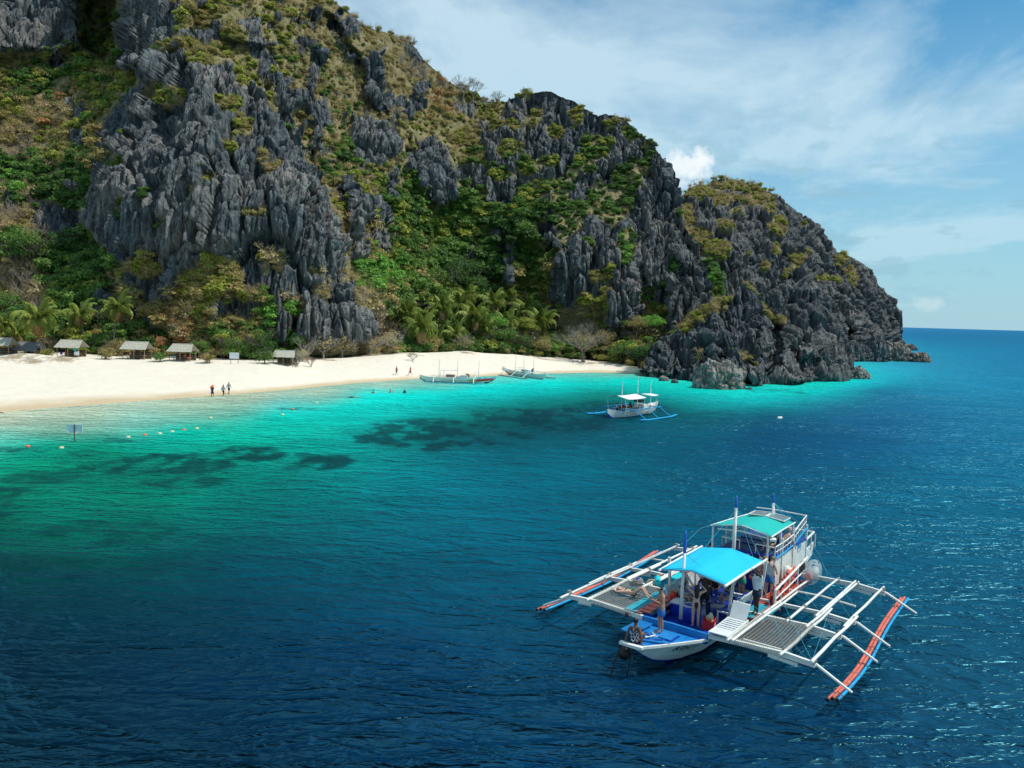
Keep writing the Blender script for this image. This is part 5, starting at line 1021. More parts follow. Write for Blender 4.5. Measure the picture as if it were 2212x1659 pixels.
# on the beach
for (X, Y, hd, J, sk, wr, lb, xtra) in [
        (459, 860, 100, dict(eL=(.1, .24, 1.35), wL=(.2, .1, 1.5), eR=(.12, -.26, 1.38), wR=(.2, -.1, 1.5)), 'brown', [('shirt', CL['navyc']), ('shorts', CL['navyc'])], 'person in dark clothes carrying an orange bundle on the shoulders across the beach', 1),
        (485, 858, 60, WALK, 'brown', [('shirt', CL['grey']), ('shorts', CL['black'])], 'person in grey shirt and dark shorts on the sand, the nearer of the pair', 0),
        (494, 852, 75, WALK, 'brown', [('shirt', CL['grey']), ('shorts', CL['navyc'])], 'person in pale shirt walking just behind the other of the pair on the sand', 0),
        (854, 811, 200, WALK, 'tan', [('shirt', CL['redc']), ('shorts', CL['navyc'])], 'person in red shirt and dark trousers strolling left of the beached boats', 0),
        (885, 812, 160, upd(WALK, kL=(.26, .1, .58), aL=(.36, .1, .2), tL=(.5, .1, .12), aR=(-.42, -.1, .3), tR=(-.36, -.1, .16)), 'tan', [('shirt', CL['redc']), ('shorts', CL['navyc'])], 'person in red shirt running towards the beached boats', 0)]:
    p = on_ground(X, Y); person(lb, (p[0], p[1], p[2]), D_(hd), J, sk, ('short', (.015, .01, .008)), wr, 1.02, False, False)
    if xtra: o = MB().ball((0, 0, 0), .2, 8, (1, 1.7, .8)).ball((.05, .2, .12), .14, 7).build('bundle', M_['orange'], None, True); o.location = (p[0], p[1]-.15, p[2]+1.62); tag(o, 'orange bundle carried on the shoulders of the person on the beach', 'bundle')
# in the water
for (X, Y, hd, sk, lb, J) in [(806, 850, 90, 'tan', 'swimmer in the shallows, second from the left, only head and shoulders out', None), (843, 848, 0, 'tan', 'swimmer in the shallows with one arm reaching right', dict(eR=(.3, -.2, 1.38), wR=(.62, -.2, 1.42))), (874, 849, 60, 'brown', 'swimmer in dark top furthest right of the group', None)]:
    p = wp(X, Y); person(lb, (p[0], p[1], -1.22), D_(hd), J, sk, ('short', (.015, .01, .008)), [('shirt', CL['pinkc' if X == 843 else 'black' if X == 874 else 'navyc'])] if X != 806 else [], 1.05, False, False)
p = wp(763, 859); person('snorkeller lying flat on the water, leftmost of the swimmers', (p[0], p[1], 0.), D_(0), dict(pel=(0, 0, .02), sp=(-.2, 0, .03), ch=(-.38, 0, .03), nk=(-.56, 0, .02), h1=(-.64, 0, .01), h2=(-.72, 0, .02), ht=(-.8, 0, .02), sL=(-.5, .17, .0), sR=(-.5, -.17, .0), eL=(-.75, .3, -.05), eR=(-.75, -.3, -.05), wL=(-1, .2, -.1), wR=(-1, -.2, -.1), hL=(.06, .09, .0), hR=(.06, -.09, .0), kL=(.45, .1, 0), kR=(.45, -.1, 0), aL=(.85, .1, -.05), aR=(.85, -.1, 0), tL=(1.0, .1, -.05), tR=(1.0, -.1, .05)), 'brown', ('short', (.015, .01, .008)), [('shirt', CL['black'])], 1., False, False)
# ------------------------------------------------------------------ hull shared by the outrigger boats
def hull(root, prof, top_m, bot_m, name='hull', wl=.22):
    """prof: list of (x, centre y, half width, gunwale z, chine half width, chine z, keel z)"""
    def loft(rows, nm, m):
        mb = MB(); n = len(rows[0]); V = [p for r in rows for p in r]; F = []
        for i in range(len(rows)-1):
            for k in range(n-1): F.append((i*n+k, i*n+k+1, (i+1)*n+k+1, (i+1)*n+k))
        F.append(tuple(range(n))); F.append(tuple(range((len(rows)-1)*n, len(rows)*n))[::-1]); mb.add(V, F); o = mb.build(nm, m, root, False); return o
    up = []; lo = []
    for x, c, w, zg, wc, zc, zk in prof:
        t = .035; up.append([(x, c-wc, zc), (x, c-(w+wc)/2*1.03, (zg+zc)/2), (x, c-w, zg), (x, c-w+t, zg), (x, c-wc+t, zc+.05), (x, c, zc+.04), (x, c+wc-t, zc+.05), (x, c+w-t, zg), (x, c+w, zg), (x, c+(w+wc)/2*1.03, (zg+zc)/2), (x, c+wc, zc)])
        lo.append([(x, c-wc, zc), (x, c-wc*.55, (zc+zk)/2-.02), (x, c, zk), (x, c+wc*.55, (zc+zk)/2-.02), (x, c+wc, zc)])
    return loft(up, name, top_m), loft(lo, name+'_bottom', bot_m)
def interp_prof(keys, n):
    xs = np.linspace(keys[0][0], keys[-1][0], n); a = np.array(keys); return [tuple([x]+[float(np.interp(x, a[:, 0], a[:, j])) for j in range(1, a.shape[1])]) for x in xs]
def net_patch(root, q, nu_, nv_, r=.011, sag=.07):
    """a net of cords stretched in a four-sided frame"""
    P = [Vector(p) for p in q]; m = MB()
    def pt(u, v): p = P[0].lerp(P[1], u).lerp(P[3].lerp(P[2], u), v); p.z -= sag*math.sin(math.pi*u)*math.sin(math.pi*v); return p
    for i in range(nu_+1): m.tube([pt(i/nu_, v/6) for v in range(7)], r, 4)
    for j in range(nv_+1): m.tube([pt(u/6, j/nv_) for u in range(7)], r*.8, 4)
    return m.build('net', M_['net'], root)

# ------------------------------------------------------------------ the smaller boats
def small_banca(label, p0, p1, W, hullc, botc, armc, floatc, lat, n_arm=3, masts=(), canopy=(), extra=None, arch=.75, freeb=.75, side=(1, -1), arm_r=.055):
    a = Vector((p0[0], p0[1], 0)); b = Vector((p1[0], p1[1], 0)); L = (b-a).length; ang = math.atan2(b.y-a.y, b.x-a.x)
    r = empty('outrigger_boat', a, ang, label, 'boat'); keys = [(-1.0, 0, .06, 1.25, .03, .75, .55), (0, 0, .34, freeb+.22, .10, .12, -.1), (L*.25, 0, W/2*.95, freeb, W*.30, .1, -.3), (L*.6, 0, W/2, freeb, W*.32, .1, -.3), (L*.9, 0, W/2*.7, freeb+.1, W*.2, .12, -.2), (L+.5, 0, W/2*.4, freeb+.35, .12, .45, .3), (L+1.3, 0, .1, freeb+.75, .05, freeb+.3, freeb+.2)]
    hull(r, interp_prof(keys, 26), M_[hullc], M_[botc])
    MB().plate([(-.6, -.12, freeb+.30), (.1, -.30, freeb+.12), (L*.25, -W/2*.88, freeb-.06), (L*.25, W/2*.88, freeb-.06), (.1, .30, freeb+.12), (-.6, .12, freeb+.30)], .03).build('fore_deck', M_[botc if botc != 'black' else 'white'], r)
    MB().box((L*.55, 0, .38), (L*.6, W*.86, .04)).build('floor', M_['wood'], r)
    for i in range(n_arm):
        x = L*(.16+.62*i/(max(1, n_arm-1)))
        for sd_ in side:
            pts = [(x, 0, freeb+.12), (x, sd_*lat*.35, freeb+.12+arch*.35), (x, sd_*lat*.62, freeb+.05+arch*.3), (x, sd_*lat*.85, freeb*.6), (x+.05, sd_*lat, .16)]; MB().tube(pts, arm_r, 7).build('outrigger_arm', M_[armc], r)
    for sd_ in side:
        f = MB(); f.tube([(L*.02, sd_*lat, .22), (L*.2, sd_*lat, .12), (L*.8, sd_*lat, .12), (L*.95, sd_*lat, .3)], .085, 8); f.build('float', M_[floatc], r)
        f = MB(); f.tube([(L*.03, sd_*(lat-.2), .2), (L*.2, sd_*(lat-.2), .1), (L*.8, sd_*(lat-.2), .1), (L*.94, sd_*(lat-.2), .26)], .075, 8); f.build('float', M_[floatc], r)
        MB().tube([(L*.08, sd_*lat*.55, freeb+.12+arch*.34), (L*.86, sd_*lat*.55, freeb+.12+arch*.34)], .04, 6).build('side_pole', M_[armc], r)
    for (x, y, h) in masts: MB().tube([(x, y, .4), (x, y, h*.6), (x+.04, y, h)], [.065, .055, .03], 7).build('mast', M_['white'], r)
    for (x0_, x1_, hw, z, sg) in canopy:
        G = [[(x0_+(x1_-x0_)*i/6, -hw+2*hw*j/8, z+sg*(1-abs(j-4)/4)-.08*math.sin(math.pi*i/6)) for j in range(9)][::-1] for i in range(7)]; MB().sheet(G, .012).build('canopy', CL['white'], r)
        for x in (x0_+.1, x1_-.1):
            for y in (-hw+.15, hw-.15): MB().tube([(x, y*.8, .45), (x, y, z)], .03, 6).build('canopy_post', M_['white'], r)
    return r, L, ang
def P2(r, v): return r.matrix_world @ Vector(v)
def inb(r, x, y, z): c, s = math.cos(r.rotation_euler.z), math.sin(r.rotation_euler.z); return (r.location.x+x*c-y*s, r.location.y+x*s+y*c, z)
# white boat at anchor
r, L, an = small_banca('white outrigger boat with white canopies anchored in the bay', wp(1322, 904)[:2], wp(1408, 893)[:2], 1.9, 'white', 'cooler', 'sky', 'sky', 4.1, 3, [(1.7, -.2, 4.6), (5.2, -.2, 5.2), (8.6, 0, 4.4)], [(.9, 5.0, 1.7, 2.5, .35), (6.9, 8.7, 1.2, 2.6, .1)], freeb=.85)
for x in (2.0, 3.2, 4.4):
    for sd_ in (-1, 1): m = MB().box((x, sd_*.7, .75), (1., .38, .06)); m.box((x, sd_*.9, 1.05), (1., .05, .4)); m.box((x-.4, sd_*.7, .55), (.06, .3, .4)); m.box((x+.4, sd_*.7, .55), (.06, .3, .4)); m.build('bench', M_['pink' if x > 3 else 'white'], r)
MB().box((6.6, 0, 1.0), (1.3, 1.5, .95)).build('engine_house', M_['white'], r, bevel=.03); MB().plate([(7.4, -.6, 1.05), (9.3, -.35, 1.42), (9.3, .35, 1.42), (7.4, .6, 1.05)], .04).build('aft_deck', M_['white'], r); MB().box((5.9, 0, 1.9), (.8, 1.1, .3)).build('gear_net', M_['black'], r)
for (x, y, z, hd, sk, wr, lb) in [(1.3, .2, .55, 200, 'dark', [('shirt', CL['white']), ('shorts', CL['navyc'])], 'person in white shirt on the fore part of the anchored white boat'), (2.7, .35, .9, 240, 'brown', [('shirt', CL['redc']), ('shorts', CL['pinkc'])], 'person in red sitting under the canopy of the anchored white boat'), (3.4, -.3, .9, 200, 'brown', [('shirt', M_['orange']), ('shorts', CL['navyc'])], 'person in an orange vest sitting under the canopy of the anchored white boat'), (4.4, .2, .9, 180, 'dark', [('shirt', CL['black']), ('shorts', CL['black'])], 'person in black sitting at the rear of the canopy of the anchored white boat')]:
    person(lb, inb(r, x, y, z), D_(hd), SIT if z > .6 else None, sk, ('short', (.015, .01, .008)), wr, .98 if z > .6 else .78, False, False)
# long boat drawn up on the sand
r, L, an = small_banca('long white boat with red and black bow at the edge of the sand', wp(918, 824)[:2], wp(1056, 828.5)[:2], 1.35, 'white', 'black', 'white', 'teal', 2.9, 3, [(2.6, -.1, 4.3), (6.0, -.1, 4.3), (9.9, 0, 4.2)], [], freeb=.8, arch=.3, arm_r=.08)
MB().tube([(2.9, -.5, 2.2), (6.1, -.5, 2.25)], .035, 6).tube([(2.9, .5, 2.2), (6.1, .5, 2.25)], .035, 6).tube([(2.9, -.5, .5), (2.9, -.5, 2.2)], .035, 6).tube([(3.4, .5, .5), (3.4, .5, 2.2)], .035, 6).tube([(9.2, -.4, .6), (9.2, -.4, 2.0), (9.9, -.4, 2.05)], .035, 6).build('awning_frame', M_['white'], r)
MB().box((4.7, 0, 1.15), (1.6, .9, .55)).build('bench_back', M_['pink'], r); MB().box((7.2, 0, 1.05), (1.3, .95, .65)).build('engine_box', M_['pipe'], r, bevel=.03); MB().ball((6.2, 0, .95), .4, 8, (1.3, 1, .6)).build('heap_of_nets', M_['grey'], r, True)
MB().ball((10.0, 0, .95), .3, 8, (1.2, 1, .6)).ball((11.2, 0, 1.0), .22, 8, (1.6, 1, .5)).build('green_bags', M_['green'], r, True); MB().box((4.2, .0, 2.24), (2.2, .95, .03)).build('awning_slats', M_['white'], r)
MB().plate([(9.6, -.71, .72), (9.6, -.71, .32), (12.4, -.42, .62), (12.9, -.36, .98)], .02, (0.08, -1, 0)).build('red_bow_stripe', M_['red'], r); MB().plate([(8.0, -.73, .52), (8.0, -.71, .30), (9.5, -.71, .32), (9.5, -.72, .60)], .02, (0, -1, 0)).build('yellow_bow_mark', mat('yellow_paint', (.62, .42, .05), .5), r)
person('person in black bending over the engine box of the long beached boat', inb(r, 8.1, 0, .5), D_(an*57.3+190), dict(sp=(.12, 0, 1.05), ch=(.30, 0, 1.15), nk=(.45, 0, 1.22), h1=(.52, 0, 1.22), h2=(.6, 0, 1.23), ht=(.68, 0, 1.22), sL=(.38, .17, 1.18), sR=(.38, -.17, 1.18), eL=(.5, .2, .95), eR=(.5, -.2, .95), wL=(.6, .2, .75), wR=(.6, -.2, .75)), 'dark', ('short', (.015, .01, .008)), [('shirt', CL['black']), ('shorts', CL['black'])], .95, False, False)
# second boat, its stern to the bay
r, L, an = small_banca('grey-white outrigger boat lying nose-first towards the sand behind the long one', wp(1172, 820)[:2], wp(1092, 808)[:2], 1.35, 'pipe', 'pipe', 'white', 'grey', 3.4, 3, [(3.4, 0, 4.2), (7.2, 0, 4.7), (10.5, 0, 4.6)], [], freeb=.85, arch=.9, arm_r=.09)
MB().tube([(7.0, -.5, .6), (7.0, -.5, 1.8), (10.2, -.5, 1.8)], .03, 6).tube([(10.2, .5, .6), (10.2, .5, 1.8), (7.0, .5, 1.8)], .03, 6).build('awning_frame', M_['white'], r); MB().box((5.4, 0, 1.2), (1.6, 1., .8)).build('engine_box', M_['towel'], r, bevel=.03)
MB().ball((7.6, 0, 1.15), .38, 8, (1, 1, .8)).build('maroon_bag', mat('maroon_cloth', (.22, .03, .04), .9), r, True); MB().ball((6.8, 0, 1.3), .3, 8).build('teal_bag', M_['teal'], r, True)
person('person in black leaning over the rail of the grey-white beached boat', inb(r, 4.0, 0, .55), D_(-60), dict(sp=(.1, 0, 1.08), ch=(.22, 0, 1.22), nk=(.34, 0, 1.34), h1=(.4, 0, 1.38), h2=(.46, 0, 1.42), ht=(.52, 0, 1.47), sL=(.28, .17, 1.3), sR=(.28, -.17, 1.3), eL=(.4, .25, 1.05), eR=(.4, -.25, 1.05), wL=(.5, .2, .85), wR=(.5, -.2, .85)), 'dark', ('short', (.015, .01, .008)), [('shirt', CL['black']), ('shorts', CL['blue'])], .98, False, False)
# ------------------------------------------------------------------ the big outrigger boat in the foreground
# s runs aft from the bow, b to the right-hand outrigger, z up
BO = (5.3, 28.3); BA = math.radians(52.)
big = empty('outrigger_boat', (BO[0], BO[1], 0), BA, 'large white and blue double-outrigger tour boat with two sun roofs in the foreground', 'boat')
def L(s, b, z): return (s, -b, z)
def LW(s, b, z): c, sn = math.cos(BA), math.sin(BA); return (BO[0]+s*c+b*sn, BO[1]+s*sn-b*c, z)
W_ = M_['white']
keys = [(-1.50, -.25, .10, 1.10, .03, 1.00, .96), (-1.42, -.25, .15, 1.10, .03, .94, .90), (-.95, -.25, .40, 1.06, .03, .63, .59), (-.45, -.29, .64, 1.04, .04, .36, .32), (.0, -.34, .86, 1.03, .05, .20, .14), (.3, -.38, 1.00, 1.03, .08, .12, .02), (.6, -.41, 1.14, 1.02, .14, .07, -.08), (1.0, -.44, 1.30, 1.01, .26, .03, -.15), (2.2, -.46, 1.32, 1.00, .55, .03, -.2), (6, -.46, 1.36, .98, .72, .06, -.25), (10, -.46, 1.3, 1.08, .66, .16, -.2), (12.3, -.46, 1.1, 1.30, .5, .3, 0.), (12.9, -.46, .98, 1.42, .45, .5, .3)]
hull(big, interp_prof(keys, 40), W_, M_['navy'])
def gun(s): a = np.array(keys); return float(np.interp(s, a[:, 0], -a[:, 1])), float(np.interp(s, a[:, 0], a[:, 2])), float(np.interp(s, a[:, 0], a[:, 3]))
# fore deck laid in planks that end at the gunwale
for k in range(13):
    b0, b1 = -1.25+k*.235, -1.25+(k+1)*.235-.012; ok = []
    for s in np.linspace(-1.44, .86, 60):
        c, hw, zg = gun(s)
        if c-hw+.05 <= (b0+b1)/2 <= c+hw-.05: ok.append(s)
    if len(ok) < 3: continue
    s0 = ok[0]; z0, z1 = gun(s0)[2]-.03, 1.0
    MB().beam([L(s0, (b0+b1)/2, z0), L(.86, (b0+b1)/2, z1)], .222, .03).build('deck_plank', M_['deck'], big)
# white rubbing strakes along the gunwale and the white board across the bow
for sg in (-1, 1):
    pts = [L(s, gun(s)[0]+sg*(gun(s)[1]+.02), gun(s)[2]+.01) for s in np.linspace(-1.45, 1.0, 12)]; MB().beam(pts, .07, .09).build('rubbing_strake', W_, big)
MB().beam([L(-1.52, -.40, 1.12), L(-1.56, .06, 1.13), L(-1.50, .48, 1.12)], .16, .11).build('bow_board', W_, big, bevel=.01)
MB().beam([L(-.95, -.15, 1.11), L(-.42, .95, 1.09)], .10, .06).build('deck_beam', M_['deck'], big)
MB().box(L(.22, .38, 1.055), (.62, .85, .07)).build('hatch', M_['deck'], big, bevel=.015)
MB().box(L(.22, .38, 1.02), (.72, .95, .03)).build('hatch_coaming', M_['navy'], big)
MB().box(L(-.42, .12, 1.13), (.10, .10, .26)).build('bollard', M_['deck'], big, bevel=.01)
for k in range(7): MB().beam([L(-.65+.02*k, -.42-.085*k, 1.13), L(.72, -.36-.085*k, 1.13)], .05, .05).build('grating_slat', M_['deck'], big)
MB().beam([L(.93, -.9, 1.14), L(.95, .4, 1.16), L(.93, 1.78, 1.14)], .10, .24).build('coaming', M_['deck'], big)
MB().box(L(4.0, .5, .885), (6.2, 2.45, .03)).build('cabin_floor', M_['floorblue'], big)
for sg, bb in ((-1, -.78), (1, 1.72)): MB().beam([L(1.0, bb, 1.0), L(4, bb+sg*.06, .98), L(7.2, bb+sg*.06, .98)], .06, .16).build('side_plank', M_['navy'], big)
# lettering on the bow
def side_pt(s, z):
    a = np.array(keys); c, w, zg, wc, zc = [float(np.interp(s, a[:, 0], a[:, j])) for j in (1, 2, 3, 4, 5)]; zm = (zg+zc)/2; wm = (w+wc)/2*1.03
    return Vector(L(s, -c+np.interp(z, [zc, zm, zg], [wc, wm, w]), z))
def lettering(txt, s0, s1, z0, z1, m, parent, ext=.005):
    """letters follow the side of the hull between two stations"""
    fc = bpy.data.curves.new('letters', 'FONT'); fc.body = txt; fc.size = 1; fc.shear = .35; fc.extrude = .012; fc.offset = .022; tmp = bpy.data.objects.new('letters', fc); COL.objects.link(tmp)
    me = bpy.data.meshes.new_from_object(tmp.evaluated_get(bpy.context.evaluated_depsgraph_get())); bpy.data.objects.remove(tmp); xs = [v.co.x for v in me.vertices]; ys = [v.co.y for v in me.vertices]; x0, x1, y0, y1 = min(xs), max(xs), min(ys), max(ys)
    for v in me.vertices:
        s = s0+(s1-s0)*(v.co.x-x0)/(x1-x0); z = z0+(z1-z0)*(v.co.y-y0)/(y1-y0)-.10*(s-s0)/(s1-s0); p = side_pt(s, z); n = (side_pt(s+.05, z)-p).cross(side_pt(s, z+.05)-p).normalized(); n = n if n.y < 0 else -n; v.co = p+n*(.006+.3*max(0, v.co.z))
    me.materials.clear(); me.materials.append(m); o = bpy.data.objects.new('boat_name', me); COL.objects.link(o); o.parent = parent; return o
lettering('BUDAY T', -.05, .95, .70, .90, CL['navyc'], big)
lettering('_ ___ __', .0, .9, .635, .655, CL['olive'], big)
# outrigger booms
for i, s in enumerate((.92, 4.0, 5.78, 10.2)):
    zc = 1.25 if i < 3 else 1.27
    if i == 0:
        MB().beam([L(s, -4.32, 1.18), L(s, -3.0, zc+.02), L(s, -.86, zc-.06)], .12, .17).build('boom', W_, big, bevel=.008); MB().beam([L(s, 1.82, zc-.05), L(s, 3.2, zc+.02), L(s, 4.6, 1.30), L(s, 5.55, 1.24)], .12, [.16, .15, .2, .18]).build('boom', W_, big, bevel=.008)
    else: MB().beam([L(s, -4.25, 1.18), L(s, -3.0, zc+.03), L(s, -1.0, zc), L(s, .5, zc-.06), L(s, 2.2, zc), L(s, 4.4, zc+.05), L(s, 5.5, 1.22)], .12, [.17, .17, .15, .15, .15, .2, .18] if i != 2 else .14).build('boom', W_, big, bevel=.008)
    MB().tube([L(s+.08, 4.9, 1.26), L(s+.1, 5.55, 1.22), L(s+.05, 6.2, .92), L(s, 6.75, .68)], [.055, .06, .05, .04], 8).build('boom_tip', W_, big)
    MB().tube([L(s+.08, -3.7, 1.20), L(s+.1, -4.3, 1.15), L(s+.05, -4.8, .85), L(s, -5.45, .52)], [.055, .06, .05, .04], 8).build('boom_tip', W_, big)
    MB().beam([L(s-.09, 4.0, 1.16), L(s-.09, 5.0, 1.1)], .06, .10).build('boom_doubler', W_, big); MB().beam([L(s-.09, -3.1, 1.14), L(s-.09, -3.7, 1.10)], .06, .09).build('boom_doubler', W_, big)
MB().tube([L(7.9, 2.2, 1.2), L(7.95, 3.6, 1.24), L(7.9, 4.95, 1.16)], .045, 7).build('light_boom', W_, big); MB().tube([L(7.9, -.9, 1.2), L(7.95, -3., 1.24), L(7.9, -4.3, 1.16)], .045, 7).build('light_boom', W_, big)
# long poles lashed over the booms
for (b0, s0, s1, z, r_) in [(2.62, .6, 10.5, 1.36, .047), (2.76, .7, 7.4, 1.37, .05), (3.58, 3.75, 10.4, 1.40, .048), (4.52, .55, 6.2, 1.41, .048), (4.38, 3.6, 10.45, 1.42, .048), (4.28, 5.0, 10.4, 1.42, .045), (5.48, .6, 6.0, 1.42, .055), (5.40, 4.6, 10.5, 1.41, .05), (-4.22, .3, 7.0, 1.31, .048), (-4.14, 3.5, 10.5, 1.33, .055), (-4.34, 2.6, 6.6, 1.27, .045), (-3.22, .6, 6.8, 1.36, .06), (-3.32, 4.0, 10.8, 1.37, .055), (-2.32, 3.4, 9.6, 1.36, .05), (-2.2, 4.0, 7.2, 1.35, .045)]:
    g = random.Random(int(b0*100)); MB().tube([L(s0+(s1-s0)*t, b0+g.uniform(-.03, .03), z+g.uniform(-.02, .02)) for t in (0, .25, .5, .75, 1)], [r_, r_*1.05, r_, r_*.95, r_*.8], 8).build('outrigger_pole', W_, big)
# floats: two red tubes and a blue one, bundled
for sd_, bb in ((1, 6.32), (-1, -5.60)):
    for k, (db, dz, mt, r_) in enumerate([(-.125, .02, 'coral', .056), (-.01, .05, 'coral', .056), (.11, .0, 'sky', .052)]):
        zz = .50 if sd_ > 0 else .26; g = random.Random(k+5)
        pts = [L((.25+11.1*t if sd_ > 0 else .85+10.6*t)+.12*k, bb+db-(.30*t if sd_ > 0 else .22*t*t)+sd_*(.09 if sd_ > 0 else .02)*math.sin(t*6.3), zz+dz+.30*t*t*(1 if sd_ > 0 else .4)-.14*math.sin(t*math.pi)+g.uniform(-.008, .008)) for t in np.linspace(0, 1, 14)]
        MB().tube(pts, r_, 10).build('float_tube', M_[mt], big, True)
        MB().cyl(pts[0], r_*1.04, .07, 10, ax=(-1, 0, 0)).build('float_cap', M_['black'], big)
    for t in (.04, .14, .24, .33, .46, .55, .64, .78, .9):
        s = .25+11.1*t if sd_ > 0 else .85+10.6*t; z = (.50 if sd_ > 0 else .26)+.30*t*t*(1 if sd_ > 0 else .4)-.14*math.sin(t*math.pi)+.04; m = MB(); bc = bb-(.30*t if sd_ > 0 else .22*t*t)+(.09*math.sin(t*6.3) if sd_ > 0 else 0)
        m.tube([L(s, bc+.20*math.cos(q), z+.09*math.sin(q)) for q in np.linspace(0, 2*math.pi, 13)], .011, 5); m.build('lashing', M_['grey'], big)
# nets
net_patch(big, [L(1.0, 2.78, 1.33), L(3.95, 2.78, 1.33), L(3.95, 4.35, 1.36), L(1.0, 4.48, 1.36)], 34, 13, .0075)
net_patch(big, [L(1.0, -3.15, 1.33), L(3.95, -3.15, 1.33), L(3.95, -1.25, 1.30), L(1.0, -1.0, 1.30)], 32, 17, .0075)
def wraps(s0, b0, s1, b1, z, n, R=.075, r_=.009):
    m = MB()
    for i in range(n):
        t = (i+.5)/n; s, b_ = s0+(s1-s0)*t, b0+(b1-b0)*t; alongs = abs(s1-s0) > abs(b1-b0)
        m.tube([L(s+(0 if alongs else R*math.cos(q))+.01*i % .02, b_+(R*math.cos(q) if alongs else 0), z+R*1.05*math.sin(q)) for q in np.linspace(0, 2*math.pi, 9)], r_, 4)
    return m
for a in [(.92, 2.8, .92, 4.5, 1.27, 26, .115), (.92, -3.1, .92, -1.3, 1.26, 24, .115), (1.0, 4.52, 3.9, 4.50, 1.41, 30, .075), (1.0, 2.70, 3.9, 2.70, 1.36, 34, .075), (4.0, 2.9, 4.0, 4.3, 1.27, 14, .11), (.9, -3.22, 3.9, -3.22, 1.36, 26, .075), (4.0, -3.1, 4.0, -1.6, 1.26, 14, .1)]:
    wraps(*a[:6], a[6]).build('net_lashing', M_['net'], big)
for (s, b_) in [(4.0, 3.58), (4.0, 4.4), (4.0, 5.42), (5.78, 3.58), (5.78, 4.4), (5.78, 5.42), (10.2, 3.58), (10.2, 4.38), (10.2, 5.4), (.92, 5.48), (4.0, -4.2), (5.78, -4.2), (5.78, -3.25), (10.2, -4.14), (10.2, -3.3), (.92, -4.22)]:
    wraps(s-.08, b_, s+.08, b_, 1.36, 4, .09, .012).build('lashing', M_['grey'], big)
MB().beam([L(1.12, 3.0, 1.34), L(1.10, 4.35, 1.36)], .05, .06).build('net_spreader', W_, big)
# side platforms between the booms
for k in range(11): MB().box(L(4.35, 1.92+.085*k, 1.275), (1.75 if k < 8 else 2.0, .06, .035)).build('platform_slat', M_['teal' if k < 6 else 'pink' if k % 3 == 0 else 'teal'], big)
MB().beam([L(3.5, 1.85, 1.22), L(3.5, 2.85, 1.22)], .07, .07).build('platform_bearer', M_['redwood'], big); MB().beam([L(5.2, 1.85, 1.22), L(5.2, 2.85, 1.22)], .07, .07).build('platform_bearer', M_['redwood'], big)
for k in range(9): MB().box(L(7.4, 1.78+.095*k, 1.20), (4.3, .075, .035)).build('platform_slat', M_['redwood'], big)
for k in range(12):
    m_ = M_['teal'] if k < 5 else M_['pink'] if k in (5, 11) else M_['teal'] if k == 10 else M_['pink']
    MB().box(L(3.9, -1.62+.092*k, 1.33), (6.0 if k < 8 else 4.2, .076, .035)).build('platform_slat', m_, big)
for s in (1.1, 2.6, 4.2, 6.2): MB().beam([L(s, -1.72, 1.27), L(s, -.55, 1.27)], .07, .07).build('platform_bearer', M_['navy'], big)
gp = empty('gangplank', LW(0, 0, 0), BA, 'coral wooden gangplank with cross cleats lying on the left side platform', 'gangplank')
MB().beam([L(1.05, -.85, 1.385), L(4.1, -.98, 1.385)], .42, .04).build('board', M_['coral'], gp)
for k in range(7): MB().beam([L(1.25+k*.42, -1.06, 1.42), L(1.25+k*.42, -.65, 1.42)], .04, .03).build('cleat', M_['redwood'], gp)
# front shelter
for (s, b_, z0, z1) in [(1.95, .18, .9, 2.1), (3.45, -1.0, 1.0, 2.95), (3.5, 1.42, .95, 2.9), (5.3, -.75, 1.0, 2.95), (6.0, 1.72, 1.0, 2.95)]:
    if s > 2: MB().beam([L(s, b_, z0), L(s-.15, b_+(.25 if b_ > 0 else -.05), z1)], .09, .09, (0, 1, 0)).build('awning_post', W_, big)
MB().tube([L(1.95, .20, .88), L(1.92, .22, 1.12)], [.075, .07], 8).build('mast_foot', M_['navy'], big)
MB().tube([L(1.95, .20, 1.1), L(1.92, .23, 2.4), L(1.9, .26, 3.72)], [.075, .065, .055], 10).build('mast', W_, big, True)
MB().tube([L(1.9, .26, 3.7), L(1.9, .26, 3.95), L(1.9, .27, 4.4), L(1.9, .27, 4.58)], [.055, .06, .045, .012], 10).build('mast_tip', M_['bluec'], big, True)
def awning(s0, s1, bL, bR, zL, zR, zm, name, m, nr=8, ncol=12, sag=.04, back=0.):
    G = []
    for i in range(nr+1):
        t = i/nr; s = s0+(s1-s0)*t; row = []
        for j in range(ncol+1):
            u = j/ncol; b_ = bL[0]+(bL[1]-bL[0])*t; c_ = bR[0]+(bR[1]-bR[0])*t; bb = b_+(c_-b_)*u; tri = 1-abs(2*u-1)
            z = zL*(1-u)+zR*u+(zm-(zL+zR)/2)*tri-sag*math.sin(math.pi*t)*math.sin(math.pi*u)-.02*math.sin(5*math.pi*u)*t*(1-t)*2; row.append(L(s, bb, z))
        G.append(row)
    return MB().sheet(G, .012).build(name, m, big, True)
awning(1.62, 5.45, (-.56, -.72), (2.06, 2.0), 2.97, 2.95, 3.20, 'front_awning', M_['cyan'])
for (b_, c_) in ((2.07, 2.01), (-.57, -.74)): MB().tube([L(1.5, b_, 2.93), L(3.5, (b_+c_)/2, 2.96), L(5.65, c_, 2.95)], .05, 8).build('awning_rail', W_, big)
for s in (1.7, 5.4): MB().tube([L(s, -.56, 2.93), L(s, .7, 3.14), L(s, 2.05, 2.91)], .03, 6).build('awning_bow', W_, big)
